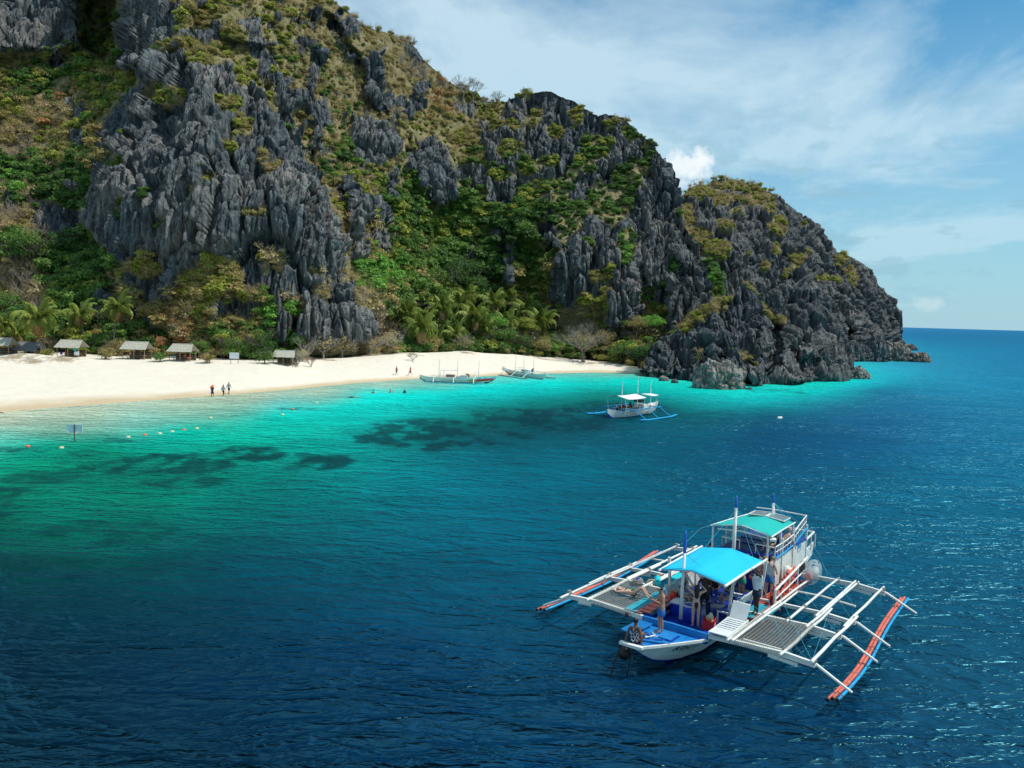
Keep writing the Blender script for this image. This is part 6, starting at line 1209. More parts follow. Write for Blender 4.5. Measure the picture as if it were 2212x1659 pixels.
# benches down both sides of the shelter
for (b_, sg, mt) in ((1.45, 1, W_), (-.72, -1, M_['pipe'])):
    for k in range(6): MB().beam([L(3.1, b_+sg*.18+sg*.035*k, 1.42+.075*k), L(6.1, b_+sg*.18+sg*.035*k, 1.42+.075*k)], .03, .062).build('bench_back_slat', mt, big)
    MB().box(L(4.6, b_-sg*.08, 1.33), (2.9, .42, .05)).build('bench_seat', M_['navy'], big)
    for s in (3.12, 4.1, 5.1, 6.0): MB().beam([L(s, b_-sg*.28, .9), L(s, b_-sg*.27, 1.34), L(s, b_+sg*.2, 1.36)], .06, .06, (1, 0, 0)).build('bench_frame', mt, big); MB().beam([L(s, b_+sg*.16, .95), L(s, b_+sg*.37, 1.86)], .055, .05, (1, 0, 0)).build('bench_frame', mt, big)
for s in (3.9, 5.0): MB().box(L(s, .45, 1.45), (.85, .62, .04)).build('table', M_['navy'], big); MB().box(L(s, .45, 1.17), (.1, .1, .55)).build('table_leg', M_['navy'], big)
# deck house with the upper deck
z1 = 2.62
MB().box(L(9.3, .60, z1), (4.1, 2.42, .10)).build('upper_deck', M_['navy'], big, bevel=.02)
MB().box(L(9.2, .60, z1+.055), (3.7, 2.2, .012)).build('deck_covering', mat('deck_tarpaulin', (.015, .06, .24), .5, var=.2), big)
for s in (8.4, 9.3): MB().beam([L(s, -.5, z1+.085), L(s, 1.7, z1+.085)], .07, .03).build('covering_batten', M_['navy'], big)
for b_ in (-.5, .02, .62, 1.2, 1.74): MB().box(L(7.35, b_, 2.22), (.07, .16, .72)).build('window_post', W_, big)
for b_, w in ((-.24, .35), (.32, .43), (.91, .41), (1.47, .37)): MB().box(L(7.39, b_, 2.25), (.02, w, .62)).build('window_pane', M_['glass'], big)
MB().box(L(7.37, .62, 1.42), (.05, 2.35, .88)).build('front_wall', M_['navy'], big)
for (sa, sb) in ((7.42, 8.02), (8.2, 9.42), (9.56, 11.2)): MB().box(L((sa+sb)/2, 1.78, 1.86), (sb-sa, .04, 1.44)).build('side_panel', W_, big)
MB().box(L(9.3, -.55, 1.86), (3.8, .04, 1.44)).build('side_panel', W_, big)
for s in (8.1, 9.49, 11.25): MB().box(L(s, 1.80, 2.15), (.07, .08, 2.3)).build('corner_post', W_, big)
MB().box(L(11.22, .6, 1.86), (.04, 2.3, 1.4)).build('rear_wall', W_, big)
MB().cyl(L(10.3, 1.805, 2.5), .11, .012, 20, ax=(0, -1, 0)).build('round_emblem', M_['sky'], big)
m = MB(); m.tube([L(10.3+.20*math.cos(q), 1.815, 2.5+.30*math.sin(q)) for q in np.linspace(-1.1, 1.1, 9)], .012, 5); m.tube([L(10.3-.20*math.cos(q), 1.815, 2.5+.30*math.sin(q)) for q in np.linspace(-1.1, 1.1, 9)], .012, 5); m.build('emblem_arc', M_['sky'], big)
# railings of the upper deck
def rail(pts, h, name='railing', r_=.028, bal=.34, low=True):
    m = MB(); P = [Vector(p) for p in pts]; top = [p+Vector((0, 0, h)) for p in P]; m.tube(top, r_, 6)
    if low: m.tube([p+Vector((0, 0, h*.45)) for p in P], r_*.7, 6)
    for a, b_ in zip(P, P[1:]):
        n = max(1, int((b_-a).length/bal))
        for i in range(n+1): q = a.lerp(b_, i/n); m.tube([q, q+Vector((0, 0, h))], r_*.75, 5)
    return m.build(name, W_, big)
zt = z1+.05
rail([L(7.35, .22, zt), L(7.3, -.55, zt), L(8.2, -.6, zt), L(9.6, -.6, zt), L(11.2, -.6, zt)], .40, bal=.8, low=False)
rail([L(7.3, .95, zt), L(7.3, 1.78, zt)], .38, bal=.9, low=False); rail([L(7.3, 1.80, zt), L(8.4, 1.82, zt+.03), L(9.45, 1.82, zt+.12)], .42, bal=.27); rail([L(9.5, 1.82, zt+.15), L(10.4, 1.8, zt+.38), L(11.25, 1.76, zt+.55)], .5, bal=.25)
MB().tube([L(7.28, 1.85, zt-.03), L(8.4, 1.86, zt+.0), L(9.45, 1.86, zt+.1), L(11.25, 1.8, zt+.5)], .035, 6).build('blue_trim', M_['sky'], big)
MB().tube([L(11.3, 1.7, zt+1.02), L(11.3, .3, zt+1.05), L(11.3, -.6, zt+1.0)], .035, 6).tube([L(11.3, .3, zt), L(11.3, .3, zt+1.05)], .03, 6).build('rear_rail', W_, big)
# rear awning with its posts and solar panels
awning(7.12, 10.1, (-1.0, -.55), (1.68, 1.6), 3.56, 3.56, 3.80, 'rear_awning', M_['green'], sag=.05)
for (b_, c_) in ((1.69, 1.61), (-1.01, -.56)): MB().tube([L(7.05, b_, 3.54), L(8.6, (b_+c_)/2, 3.57), L(10.2, c_, 3.56)], .032, 6).build('awning_rail', W_, big)
for s, bL_, bR_ in ((7.14, -1.0, 1.68), (10.1, -.56, 1.6)): MB().tube([L(s, bL_, 3.53), L(s, .0, 3.72), L(s, .4, 3.78), L(s, bR_, 3.53)], .028, 6).build('awning_bow', W_, big)
MB().beam([L(7.2, -.75, 3.42), L(7.25, .35, 3.50), L(7.2, 1.55, 3.42)], .04, .06).build('awning_beam', W_, big)
for (s, b_, z0) in [(7.2, -.95, 1.1), (7.2, 1.50, 1.1), (8.35, 1.62, zt), (8.6, -.62, zt), (9.95, 1.6, zt), (9.9, -.55, zt), (7.9, -.62, zt)]: MB().beam([L(s, b_, z0), L(s, b_, 3.55)], .07, .07, (1, 0, 0)).build('awning_post', W_, big)
for (s0, b0, b1, lab) in [(9.75, -.28, .50, 0), (9.75, .56, 1.34, 0)]:
    sp_ = MB().plate([L(9.5, b0, 3.80-.12*abs(b0-.3)), L(9.5, b1, 3.80-.12*abs(b1-.3)), L(10.3, b1, 3.81-.12*abs(b1-.3)), L(10.3, b0, 3.81-.12*abs(b0-.3))], .03).build('solar_panel', M_['solar'], big)
    m = MB(); q = [L(9.5, b0, 3.81-.12*abs(b0-.3)), L(9.5, b1, 3.81-.12*abs(b1-.3)), L(10.3, b1, 3.82-.12*abs(b1-.3)), L(10.3, b0, 3.82-.12*abs(b0-.3))]; [m.beam([q[i], q[(i+1) % 4]], .04, .04) for i in range(4)]; m.build('panel_frame', W_, sp_)
MB().tube([L(6.8, .18, 1.0), L(6.8, .19, 3.0), L(6.8, .2, 4.6)], [.085, .075, .06], 10).build('mast', W_, big, True); MB().tube([L(6.8, .2, 4.58), L(6.8, .2, 4.72), L(6.8, .2, 4.95), L(6.8, .2, 5.1)], [.06, .07, .05, .012], 10).build('mast_tip', M_['bluec'], big, True)
MB().tube([L(10.2, .58, 2.6), L(10.2, .58, 4.28)], [.07, .06], 10).build('mast', W_, big, True); MB().tube([L(10.2, .58, 4.26), L(10.2, .58, 4.4), L(10.2, .57, 4.62), L(10.2, .57, 4.72)], [.055, .06, .04, .012], 10).build('mast_tip', M_['bluec'], big, True)
MB().tube([L(6.8, .2, 2.75), L(6.5, -.2, 2.62)], .05, 6).build('mast_brace', W_, big)
# stern bulwark
for (b_, sg) in ((1.62, 1), (-.55, -1)): MB().plate([L(11.3, b_, 1.15), L(13.0, b_-sg*.1, 1.45), L(13.2, b_-sg*.1, 2.05), L(11.3, b_, 1.9)], .05, (0, sg, 0)).build('stern_bulwark', W_, big); MB().tube([L(11.25, b_, 2.35), L(13.25, b_-sg*.1, 2.5)], .05, 6).build('stern_rail', W_, big); [MB().tube([L(s, b_, 1.8), L(s, b_, 2.42)], .03, 5).build('stern_rail_post', W_, big) for s in (11.9, 12.6, 13.2)]
MB().tube([L(13.25, 1.5, 2.5), L(13.25, -.45, 2.5)], .05, 6).build('stern_rail', W_, big); MB().box(L(12.2, .55, 1.45), (1.7, 1.9, .05)).build('stern_deck', M_['redwood'], big)
MB().tube([L(12.5+.3*math.cos(q), .9+.3*math.sin(q), 1.72) for q in np.linspace(0, 6.28, 17)], .09, 8).build('coiled_hose', mat('maroon_rope', (.25, .03, .05), .8), big, True)
# rail of the right gangway hung with life vests
MB().tube([L(5.3, 2.58, 1.2), L(5.3, 2.58, 1.92)], .05, 6).build('gangway_post', W_, big)
MB().tube([L(5.3, 2.58, 1.92), L(7.6, 2.42, 2.0), L(10.1, 2.25, 2.12)], .05, 8).build('gangway_rail', W_, big); MB().tube([L(5.3, 2.58, 1.55), L(9.9, 2.3, 1.66)], .03, 6).build('gangway_rail', W_, big)
for s in (6.4, 7.5, 8.7, 10.05): MB().tube([L(s, 2.5-.05*(s-5.3), 1.2), L(s, 2.5-.05*(s-5.3), 2.0)], .03, 6).build('gangway_post', W_, big)
for i, (s, z) in enumerate([(5.8, 1.52), (6.25, 1.62), (6.75, 1.58), (7.2, 1.70), (7.65, 1.66), (8.1, 1.78), (8.5, 1.72)]):
    gq = random.Random(i+40); mv = MB(); [mv.ball((gq.uniform(-.14, .14), gq.uniform(-.05, .05), gq.uniform(-.2, .2)), gq.uniform(.09, .15), 7, (gq.uniform(.7, 1.2), .55, gq.uniform(.9, 1.7))) for _ in range(7)]; mv.sheet([[(x*.12-.2, .1+.03*math.sin(x*2+i), .15-z*.14) for x in range(4)] for z in range(4)], .03)
    o = mv.build('life_vest', mat('coral_vest', (.80, .15, .11), .75), None, True)
    o.location = LW(s, 2.40-.04*i, z); o.rotation_euler = (.2*math.sin(i*2), .2*math.cos(i*3), BA+.3*math.sin(i*5)); tag(o, ['lowest coral life vest hung at the front of the gangway rail', 'second coral life vest along the gangway rail', 'third coral life vest along the gangway rail', 'middle coral life vest on the gangway rail', 'fifth coral life vest along the gangway rail', 'sixth coral life vest along the gangway rail', 'rearmost coral life vest beside the clear plastic drum'][i], 'life vest', 'coral life vests on the gangway rail')
# ropes
def rope(a, b_, m='rope', sag=.0, r_=.011, name='stay_rope'):
    A, B = Vector(a), Vector(b_); pts = [A.lerp(B, t)-Vector((0, 0, sag*math.sin(math.pi*t))) for t in np.linspace(0, 1, 7)]; return MB().tube(pts, r_, 5).build(name, M_[m], big)
for a, b_ in [(L(1.9, .26, 3.7), L(4.0, 2.7, 1.35)), (L(1.9, .26, 3.7), L(3.5, 1.9, 1.8)), (L(6.8, .2, 4.6), L(.95, 5.45, 1.3)), (L(6.8, .2, 4.6), L(4.0, 5.4, 1.3)), (L(6.8, .2, 4.6), L(.95, 4.6, 1.3)), (L(6.8, .2, 4.6), L(5.8, -4.2, 1.3)), (L(6.8, .2, 4.6), L(10.2, -4.1, 1.3)),
              (L(10.2, .58, 4.3), L(10.2, 5.4, 1.3)), (L(10.2, .58, 4.3), L(5.78, 5.4, 1.3)), (L(10.2, .58, 4.3), L(7.9, 4.9, 1.2)), (L(6.8, .2, 4.6), L(7.12, -1.0, 3.56)), (L(1.95, .2, 2.9), L(6.8, .2, 4.5)), (L(10.2, .58, 4.3), L(13.2, 1.5, 2.5)), (L(.95, 5.4, 1.25), L(3.9, 3.0, 1.3)), (L(.95, 5.4, 1.25), L(5.8, 4.5, 1.35))]:
    rope(a, b_, 'rope', .03, .006)
rope(L(1.0, -2.6, 1.36), L(3.6, -1.4, 1.44), 'wood', .02, .012, 'mooring_rope'); rope(L(-.3, -.45, 1.10), L(-.42, .12, 1.2), 'grey', .0, .012, 'mooring_rope')
MB().tube([L(-1.5, -.35, 1.1), L(-1.75, -.45, .5), L(-2.0, -.5, -.1)], .03, 6).build('anchor_rope', M_['black'], big); MB().tube([L(-1.3, .0, 1.0), L(-1.45, -.05, .4), L(-1.5, -.1, -.1)], .022, 6).build('anchor_rope', M_['black'], big)
# ---- loose things on and about the boat
def thing(mb, name, mt, loc, label, cat, rz=0., smooth=False, bevel=0, group=None): o = mb.build(name, M_[mt] if isinstance(mt, str) else mt, None, smooth, bevel); o.location = LW(*loc); o.rotation_euler.z = BA+rz; tag(o, label, cat, group); return o
thing(MB().ball((0, 0, 0), .23, 12), 'fender', 'black', (-1.15, -.42, .58), 'round black fender hanging under the bow board', 'fender', 0, True)
c = empty('crate', LW(2.35, 1.18, .90), BA+.25, 'red plastic crate holding straw slippers on the blue floor', 'crate')
for (x, y, dx, dy) in ((0, -.2, .5, .025), (0, .2, .5, .025), (-.25, 0, .025, .4), (.25, 0, .025, .4)): MB().box((x, y, .19), (dx, dy, .34)).build('side', M_['red'], c)
MB().box((0, 0, .03), (.48, .38, .03)).build('bottom', M_['red'], c)
m = MB(); [m.box((-.2505-.004, -.1+.07*i, z), (.006, .05, .018)) for i in range(4) for z in (.16, .2)]; [m.box((-.1+.08*i, -.2165, z), (.055, .006, .018)) for i in range(4) for z in (.14, .19)]; m.build('white_print', W_, c)
for i, (x, y, lb) in enumerate([(-.05, .03, 'upright straw-coloured slipper in the red crate'), (.08, -.04, 'tilted straw-coloured slipper in the red crate')]):
    o = MB().ball((0, 0, 0), .16, 8, (.28, .7, 1.3)).build('slipper', M_['yellow'], None, True); q = Matrix.Rotation(BA+.25, 3, 'Z') @ Vector((x, y, 0)); p = LW(2.35, 1.18, 1.27); o.location = (p[0]+q.x, p[1]+q.y, p[2]); o.rotation_euler = (.2, .5*(1 if i else -1), 1.0+i*.8); tag(o, lb, 'slipper')
def coolerbox(loc, sz, label, rz=0, lid='lid'):
    r = empty('cooler_box', LW(*loc), BA+rz, label, 'cooler'); MB().box((0, 0, sz[2]/2), sz).build('body', M_['cooler'], r, bevel=.03); MB().box((0, 0, sz[2]+.04), (sz[0]*1.04, sz[1]*1.04, .08)).build('lid', M_[lid], r, bevel=.02); m = MB(); [m.box((0, s*sz[1]*.53, sz[2]*.75), (sz[0]*.4, .04, .05)) for s in (-1, 1)]; m.build('handles', M_[lid], r); return r
coolerbox((2.95, -.42, .90), (.55, .42, .45), 'blue cooler with white lid standing by the front mast', .1)
coolerbox((9.2, 2.0, 1.22), (.6, .42, .42), 'blue cooler with white lid behind the life vests', .0)
dr = empty('drum', LW(2.55, .30, .90), BA, 'dark blue plastic drum with a white rim beside the front mast', 'drum'); MB().tube([(0, 0, 0), (0, 0, .05), (0, 0, .3), (0, 0, .55), (0, 0, .62)], [.26, .29, .31, .29, .25], 18).build('body', M_['cooler'], dr, True); MB().tube([(.27*math.cos(q), .27*math.sin(q), .62) for q in np.linspace(0, 6.283, 19)], .028, 6).build('rim', W_, dr, True); MB().box((.02, -.305, .28), (.09, .02, .11)).build('sticker', M_['lid'], dr)
lg = empty('sun_lounger', LW(0, 0, 0), BA, 'white slatted sun lounger with raised back on the right boom', 'sun lounger')
for b_ in (1.88, 2.56): MB().beam([L(.62, b_+.05, 1.44), L(2.7, b_-.02, 1.44)], .05, .07).build('side_rail', W_, lg)
MB().box(L(.95, 2.24, 1.47), (.62, .68, .035)).build('foot_panel', M_['lid'], lg)
for k in range(6): MB().box(L(1.38+k*.2, 2.22, 1.47), (.12, .66, .03)).build('slat', M_['lid'], lg)
MB().plate([L(2.5, 1.9, 1.47), L(2.5, 2.54, 1.47), L(2.85, 2.56, 2.02), L(2.85, 1.88, 2.02)], .04, (1, 0, .6)).build('backrest', M_['lid'], lg)
for (s, b_) in ((.75, 1.9), (.75, 2.55), (2.4, 1.9), (2.4, 2.55)): MB().box(L(s, b_, 1.33), (.05, .05, .2)).build('leg', M_['lid'], lg)
# clear plastic sack, ropes, log, sacks
def clear_mat():
    m = bpy.data.materials.new('clear_plastic'); m.use_nodes = True; t = NT(m.node_tree); a = t.n('ShaderNodeBsdfTransparent'); b = t.n('ShaderNodeBsdfPrincipled'); t.set(b, 'Base Color', (.55, .60, .60, 1)); t.set(b, 'Roughness', .25); x = t.n('ShaderNodeMixShader'); t.set(x, 0, .38); t.set(x, 1, a); t.set(x, 2, b); o = t.n('ShaderNodeOutputMaterial'); t.set(o, 0, x); return m
sk = empty('plastic_sack', LW(9.75, 2.62, 1.62), BA, 'big translucent plastic sack lashed outside the gangway rail', 'sack'); m = MB(); m.ball((0, 0, 0), .55, 14, (1.45, .62, .98)); o = m.build('film', clear_mat(), sk, True)
MB().ball((.25, 0, -.05), .28, 8, (1, .7, .9)).build('contents', M_['lid'], sk, True); MB().ball((-.35, .05, -.15), .24, 8, (1, .7, .9)).build('contents', mat('coral_vest', (.80, .15, .11), .75), sk, True)
thing(MB().sheet([[(x*.18-.35, .03*math.sin(x*2+z), -z*.13+.04*math.sin(x)) for x in range(5)] for z in range(5)], .02), 'cloth', CL['black'], (9.35, 2.3, 2.12), 'black wetsuit hung over the rear end of the gangway rail', 'wetsuit', 0, True)
thing(MB().sheet([[(x*.13-.2, .04*math.sin(x*2+z)+.1*z, -z*.17) for x in range(4)] for z in range(5)], .02), 'cloth', CL['black'], (6.1, 2.62, 1.98), 'black wetsuit hung over the front end of the gangway rail', 'wetsuit', 0, True)
m = MB(); g = random.Random(3)
for k in range(9): R0 = .22+g.uniform(-.06, .05); ox, oy = g.uniform(-.05, .05), g.uniform(-.04, .04); m.tube([(ox+R0*1.25*math.cos(q), oy+R0*.8*math.sin(q), .03+.018*k) for q in np.linspace(0, 6.283, 21)], .016, 5)
thing(m, 'coiled_rope', 'grey', (3.85, -2.75, 1.36), 'grey coiled rope lying on the left net', 'rope', 0, True); thing(MB().ball((0, 0, 0), .1, 7, (1.3, .8, .6)), 'sandal', 'cooler', (3.9, -2.72, 1.50), 'blue sandal inside the coiled rope', 'sandal', 0, True)
thing(MB().tube([(0, 0, .0), (.3, .1, .06), (.62, .02, .03), (.95, .18, .1), (1.3, .14, .12)], [.05, .045, .045, .04, .03], 7), 'driftwood', 'wood', (4.0, -2.4, 1.38), 'crooked brown branch lying over the left booms', 'driftwood', -.2, True)
thing(MB().cyl((0, 0, 0), .13, .45, 14, ax=(1, 0, .1)), 'container', 'cyanp', (4.15, -1.95, 1.48), 'turquoise plastic container on the edge of the left net', 'container', .5); thing(MB().box((0, 0, 0), (.9, .36, .1)), 'float_mat', 'cyanp', (5.6, -1.75, 1.44), 'turquoise foam mat on the left side platform', 'mat', .1, False, .03)
thing(MB().ball((0, 0, 0), .3, 9, (1.1, .8, .9)).ball((.2, .05, .18), .18, 8), 'bag', 'red', (5.75, -1.25, 1.62), 'red dry bag on the left platform behind the mast', 'bag', 0, True)
for i, (s, b_, lb) in enumerate([(1.45, -.52, 'black flip-flop on the pink planks, front one'), (1.62, -.42, 'black flip-flop on the pink planks, rear one')]): thing(MB().ball((0, 0, 0), .13, 7, (1.1, .42, .22)), 'flip_flop', 'black', (s, b_, 1.40), lb, 'flip-flop', .8+i*.5, True)
thing(MB().ball((0, 0, 0), .13, 7, (1.2, .8, .8)), 'buoy', mat('maroon_cloth', (.22, .03, .04), .9), (.95, -1.52, 1.16), 'small dark red buoy hanging under the left platform', 'buoy', 0, True)
an = empty('anchor', LW(-.5, .12, 1.08), BA-.5, 'pale rope-bound grapnel anchor lying on the fore deck', 'anchor'); MB().tube([(-.35, 0, .05), (.25, .0, .06)], .03, 6).build('shank', M_['pipe'], an); [MB().tube([(.22, 0, .06), (.38, y, .05), (.30, y*2.0, .12)], .025, 6).build('fluke', M_['pipe'], an) for y in (-.09, .09)]
MB().beam([L(-.95, -.1, 1.09), L(-.3, .62, 1.10)], .05, .03).build('deck_rope', M_['navy'], big)
for (s, b_, z, d, lb) in [(9.45, 2.95, 2.52, .36, 'dark blue swim fin hung on the stay right of the boat'), (9.75, 2.95, 2.70, .16, 'small dark strap hung beside the swim fin right of the boat'), (5.9, -.95, 3.62, .2, 'dark pennant on the stay left of the rear awning, upper one'), (4.5, -.9, 3.35, .26, 'dark pennant on the stay left of the front awning, lower one')]:
    thing(MB().sheet([[(x*d*.2-d*.3, .02*math.sin(x+z), -z*d*.26) for x in range(4)] for z in range(5)], .02), 'pennant' if 'pennant' in lb else 'swim_fin', CL['navyc'] if 'fin' not in lb else M_['navy'], (s, b_, z), lb, 'pennant' if 'pennant' in lb else 'swim fin', .4, True)
MB().tube([L(10.2, .58, 4.3), L(9.45, 2.95, 2.56), L(9.2, 3.6, 1.4)], .008, 5).build('stay_rope', M_['rope'], big); MB().tube([L(7.1, -1.0, 3.56), L(5.9, -.95, 3.64), L(4.5, -.9, 3.37), L(2.2, -4.2, 1.35)], .008, 5).build('stay_rope', M_['rope'], big)
MB().tube([L(8.2, 2.0, 1.2), L(8.2, 2.0, 2.1)], .12, 12).build('water_pipe', W_, big, True)
thing(MB().sheet([[(x*.16, .02*z, -z*.16) for x in range(4)] for z in range(4)], .02), 'cloth', 'lime', (6.1, 1.62, 2.1), 'bright green cloth hung on the post behind the shelter', 'cloth', 0, True)
thing(MB().box((0, 0, 0), (.34, .26, .10)), 'tray', 'lid', (7.15, 1.72, 3.42), 'white tray hanging at the front right corner of the rear awning', 'tray', .4, False, .02)
thing(MB().ball((0, 0, 0), .2, 8, (1, 1, .7)), 'ball', 'orange', (7.25, .95, 1.62), 'orange ball lying in the front of the deck house', 'ball', 0, True)
tw_ = thing(MB().sheet([[(x*.22-.5, z*.13-.28, .02*math.sin(x*1.7+z*2)) for x in range(6)] for z in range(5)], .02), 'towel', 'towel', (2.55, -2.62, 1.36), 'white towel spread on the left net under the sunbather', 'towel', 1.35, True)
# ---- people aboard
def hd_img(a): return D_(a)
HB, HK = ('short', (.012, .009, .008)), ('short', (.03, .018, .012))
p = LW(.30, .22, 1.09); person('shirtless man in blue shorts standing on the fore deck looking at a phone', p, D_(188), dict(sp=(.0, 0, 1.12), ch=(-.03, 0, 1.30), nk=(.02, 0, 1.46), h1=(.06, 0, 1.53), h2=(.09, 0, 1.60), ht=(.085, 0, 1.68), face=(.8, 0, -.6), eL=(.06, .22, 1.12), eR=(.06, -.22, 1.12), wL=(.30, .08, 1.22), wR=(.30, -.06, 1.22), hL=(0, .085, .90), hR=(0, -.085, .90), kL=(.02, .08, .50), kR=(.05, -.08, .50), aL=(-.03, .08, .08), aR=(.03, -.08, .08), tL=(.17, .09, .03), tR=(.23, -.1, .03)), 'tan', HB, [('shorts', CL['blue'])], 1.0)
c_, s_ = math.cos(D_(188)), math.sin(D_(188)); o = MB().box((0, 0, 0), (.015, .075, .15)).build('phone', M_['black']); o.location = (p[0]+.40*c_, p[1]+.40*s_, p[2]+1.27); o.rotation_euler = (0, .6, D_(188)); tag(o, 'dark phone held by the man on the fore deck', 'phone')
person('man in black and white patterned vest sitting on the bow, his back turned', LW(-1.32, .05, 1.10), D_(62), upd(SIT, pel=(.0, 0, .13), sp=(-.01, 0, .31), ch=(.02, 0, .48), nk=(.05, 0, .66), h1=(.07, 0, .74), h2=(.08, 0, .82), ht=(.075, 0, .91), eL=(-.08, .27, .30), eR=(-.08, -.27, .30), wL=(-.12, .30, .05), wR=(-.12, -.30, .05), kL=(.38, .16, .32), kR=(.38, -.18, .34), aL=(.62, .12, .06), aR=(.60, -.14, .06), tL=(.78, .12, .02), tR=(.76, -.14, .02)), 'brown', HB, [('vest', CL['tank']), ('shorts', CL['navyc'])], 1.0)
person('woman in black bikini standing with both hands in her long dark hair', LW(2.0, .78, .90), D_(82), dict(sL=(0, .16, 1.43), sR=(0, -.16, 1.43), eL=(.05, .36, 1.56), eR=(.04, -.37, 1.50), wL=(.0, .17, 1.66), wR=(.02, -.16, 1.70), hL=(0, .10, .90), hR=(0, -.10, .90), kL=(.02, .10, .50), kR=(.02, -.10, .50), aL=(0, .10, .08), aR=(0, -.10, .08)), 'light', ('long', (.02, .011, .008)), [('bikini', CL['black'])], .97)
person('dark shaded man standing under the awning behind the bikini woman', LW(3.45, .45, .90), D_(75), None, 'dark', HB, [('shorts', CL['black'])], 1.02)
person('seated woman with red cup on the left bench behind the front mast', LW(3.5, -.62, 1.33), D_(-30), upd(SIT, sp=(.02, 0, .3), ch=(.10, 0, .46), nk=(.18, 0, .6), h1=(.22, 0, .67), h2=(.25, 0, .74), ht=(.24, 0, .83), sL=(.12, .16, .55), sR=(.12, -.16, .55)), 'light', ('long', (.02, .012, .01)), [('bikini', CL['black'])], .97)
thing(MB().ball((0, 0, 0), .15, 8, (.8, .8, 1.3)), 'bag', 'red', (3.1, -.72, 1.5), 'red pouch on the bench beside the seated woman', 'bag', 0, True)
person('long-haired woman in black swimsuit sitting on the right bench', LW(4.55, 1.05, 1.34), D_(205), upd(SIT, ch=(.06, 0, .47), nk=(.1, 0, .64), h1=(.12, 0, .72), h2=(.14, 0, .79), ht=(.12, 0, .88)), 'light', ('long', (.018, .011, .009)), [('swimsuit', CL['black'])], .97)
person('dark-haired person in black sitting deep under the front awning', LW(5.2, .1, 1.3), D_(250), SIT, 'dark', HB, [('shirt', CL['black']), ('shorts', CL['black'])], 1.)
person('person in sea green shorts bending under the rear edge of the front awning', LW(6.25, .85, .95), D_(205), dict(sp=(.08, 0, 1.12), ch=(.22, 0, 1.27), nk=(.36, 0, 1.38), h1=(.43, 0, 1.40), h2=(.5, 0, 1.42), ht=(.58, 0, 1.44), sL=(.28, .17, 1.33), sR=(.28, -.17, 1.33), eL=(.40, .2, 1.07), eR=(.40, -.2, 1.07), wL=(.48, .18, .84), wR=(.5, -.2, .82)), 'light', ('short', (.10, .05, .03)), [('shorts', CL['greenc'])], 1.)
person('man in white T-shirt on the right platform holding on to the awning rail', LW(3.95, 2.35, 1.29), D_(222), dict(eL=(.20, .20, 1.56), eR=(.20, -.14, 1.52), wL=(.36, .06, 1.72), wR=(.42, -.04, 1.68), sL=(.03, .16, 1.44), sR=(.03, -.16, 1.42), face=(.85, .5, 0), kL=(.04, .06, .5), kR=(-.02, -.08, .5), aL=(.0, .05, .08), aR=(-.05, -.07, .08), tL=(.17, .08, .03), tR=(.12, -.09, .03)), 'dark', HB, [('shirt', CL['white']), ('shorts', CL['navyc'], .8)], 1.03)
p = LW(3.95, 2.35, 1.29)
person('blond person in grey tank top and blue shorts looking down by the gangway', LW(6.35, 1.95, 1.22), D_(40), dict(ch=(.05, 0, 1.29), nk=(.11, 0, 1.44), h1=(.16, 0, 1.49), h2=(.21, 0, 1.53), ht=(.24, 0, 1.61), face=(.7, 0, -.7), wL=(.25, .16, 1.0), wR=(.25, -.16, 1.0), eL=(.08, .25, 1.12), eR=(.08, -.25, 1.12)), 'light', ('bun', (.42, .27, .12)), [('vest', CL['grey']), ('shorts', CL['blue'])], 1.02)
person('sunburnt blond person leaning close beside the one in grey tank top', LW(6.55, 1.50, 1.05), D_(20), dict(ch=(.06, 0, 1.29), nk=(.12, 0, 1.44), h1=(.17, 0, 1.50), h2=(.21, 0, 1.55), ht=(.23, 0, 1.63), face=(.7, 0, -.6)), 'light', ('bun', (.40, .26, .13)), [('vest', CL['pinkc']), ('shorts', CL['olive'])], 1.05)
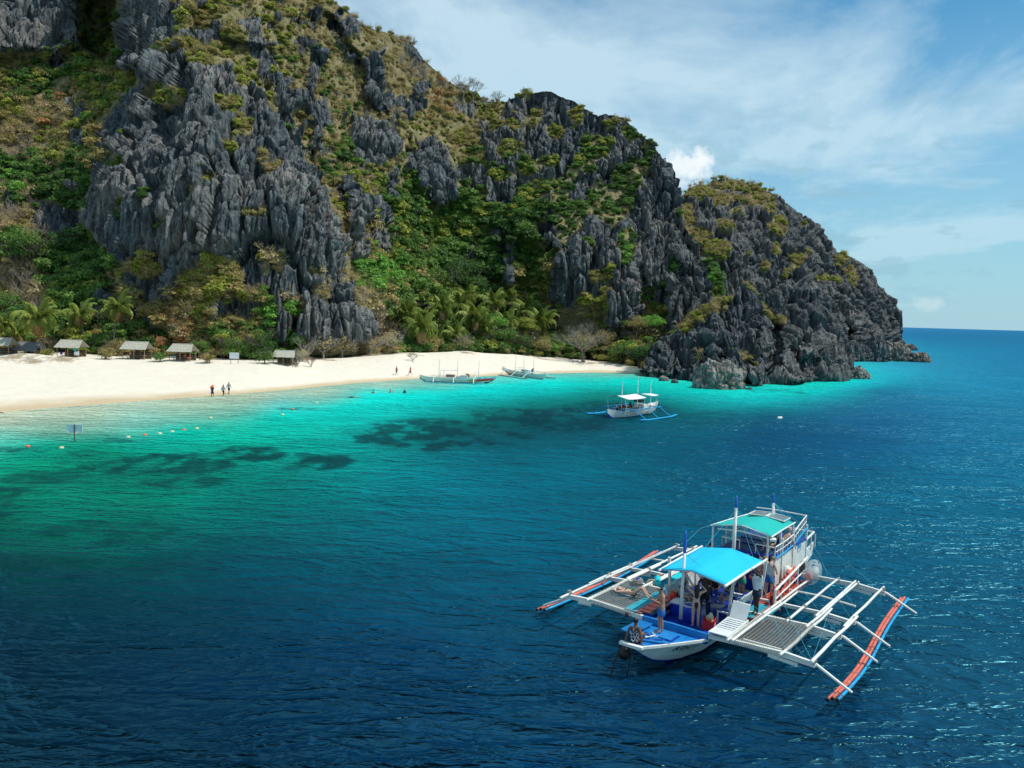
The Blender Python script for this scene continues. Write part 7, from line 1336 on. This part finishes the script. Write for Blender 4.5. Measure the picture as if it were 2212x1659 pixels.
person('dark-haired person in black crouching on the upper deck under the rear awning', LW(8.1, 1.35, zt+.03), D_(215), upd(SIT, pel=(0, 0, .12), kL=(.32, .2, .38), kR=(.32, -.16, .38), aL=(.42, .16, .06), aR=(.42, -.14, .06), tL=(.56, .18, .03), tR=(.56, -.16, .03), wL=(.3, .1, .35), wR=(.3, -.1, .35)), 'light', ('long', (.02, .012, .01)), [('swimsuit', CL['black'])], .95)
person('pale person sitting with knees raised on the upper deck behind the one in black', LW(9.1, 1.42, zt+.05), D_(200), upd(SIT, pel=(0, 0, .12), sp=(-.15, 0, .25), ch=(-.28, 0, .38), nk=(-.38, 0, .5), h1=(-.42, 0, .57), h2=(-.44, 0, .64), ht=(-.47, 0, .72), sL=(-.3, .17, .45), sR=(-.3, -.17, .45), eL=(-.42, .26, .22), eR=(-.42, -.26, .22), wL=(-.5, .26, .03), wR=(-.5, -.26, .03), kL=(.30, .1, .52), kR=(.36, -.12, .50), aL=(.5, .1, .06), aR=(.56, -.12, .06), tL=(.66, .1, .03), tR=(.7, -.12, .03)), 'pale', ('short', (.20, .12, .07)), [('shorts', CL['blue'])], 1.)
person('tanned dark-haired man leaning at the far side of the upper deck', LW(7.75, -1.02, 1.75), D_(120), upd(SIT, sp=(.05, 0, .3), ch=(.14, 0, .42), nk=(.24, 0, .54), h1=(.3, 0, .6), h2=(.35, 0, .66), ht=(.38, 0, .74)), 'tan', HB, [('shorts', CL['black'])], 1.)
# the sunbather lies on her back, knees bent
person('sunbather in green bikini lying on the left net with knees bent', LW(2.42, -2.12, 1.36), D_(-32), dict(pel=(0, 0, .10), sp=(-.17, .0, .10), ch=(-.36, 0, .11), nk=(-.53, 0, .11), h1=(-.6, 0, .12), h2=(-.68, 0, .13), ht=(-.76, 0, .12), face=(0, 0, 1), sL=(-.46, .17, .1), sR=(-.46, -.17, .1), eL=(-.66, .30, .08), eR=(-.66, -.30, .1), wL=(-.82, .12, .1), wR=(-.82, -.12, .12), hL=(.04, .09, .10), hR=(.04, -.09, .10), kL=(.36, .12, .40), kR=(.40, -.10, .42), aL=(.60, .12, .08), aR=(.68, -.12, .08), tL=(.76, .13, .05), tR=(.84, -.13, .05)), 'light', ('short', (.08, .05, .03)), [('bikini', CL['olive'])], .98)
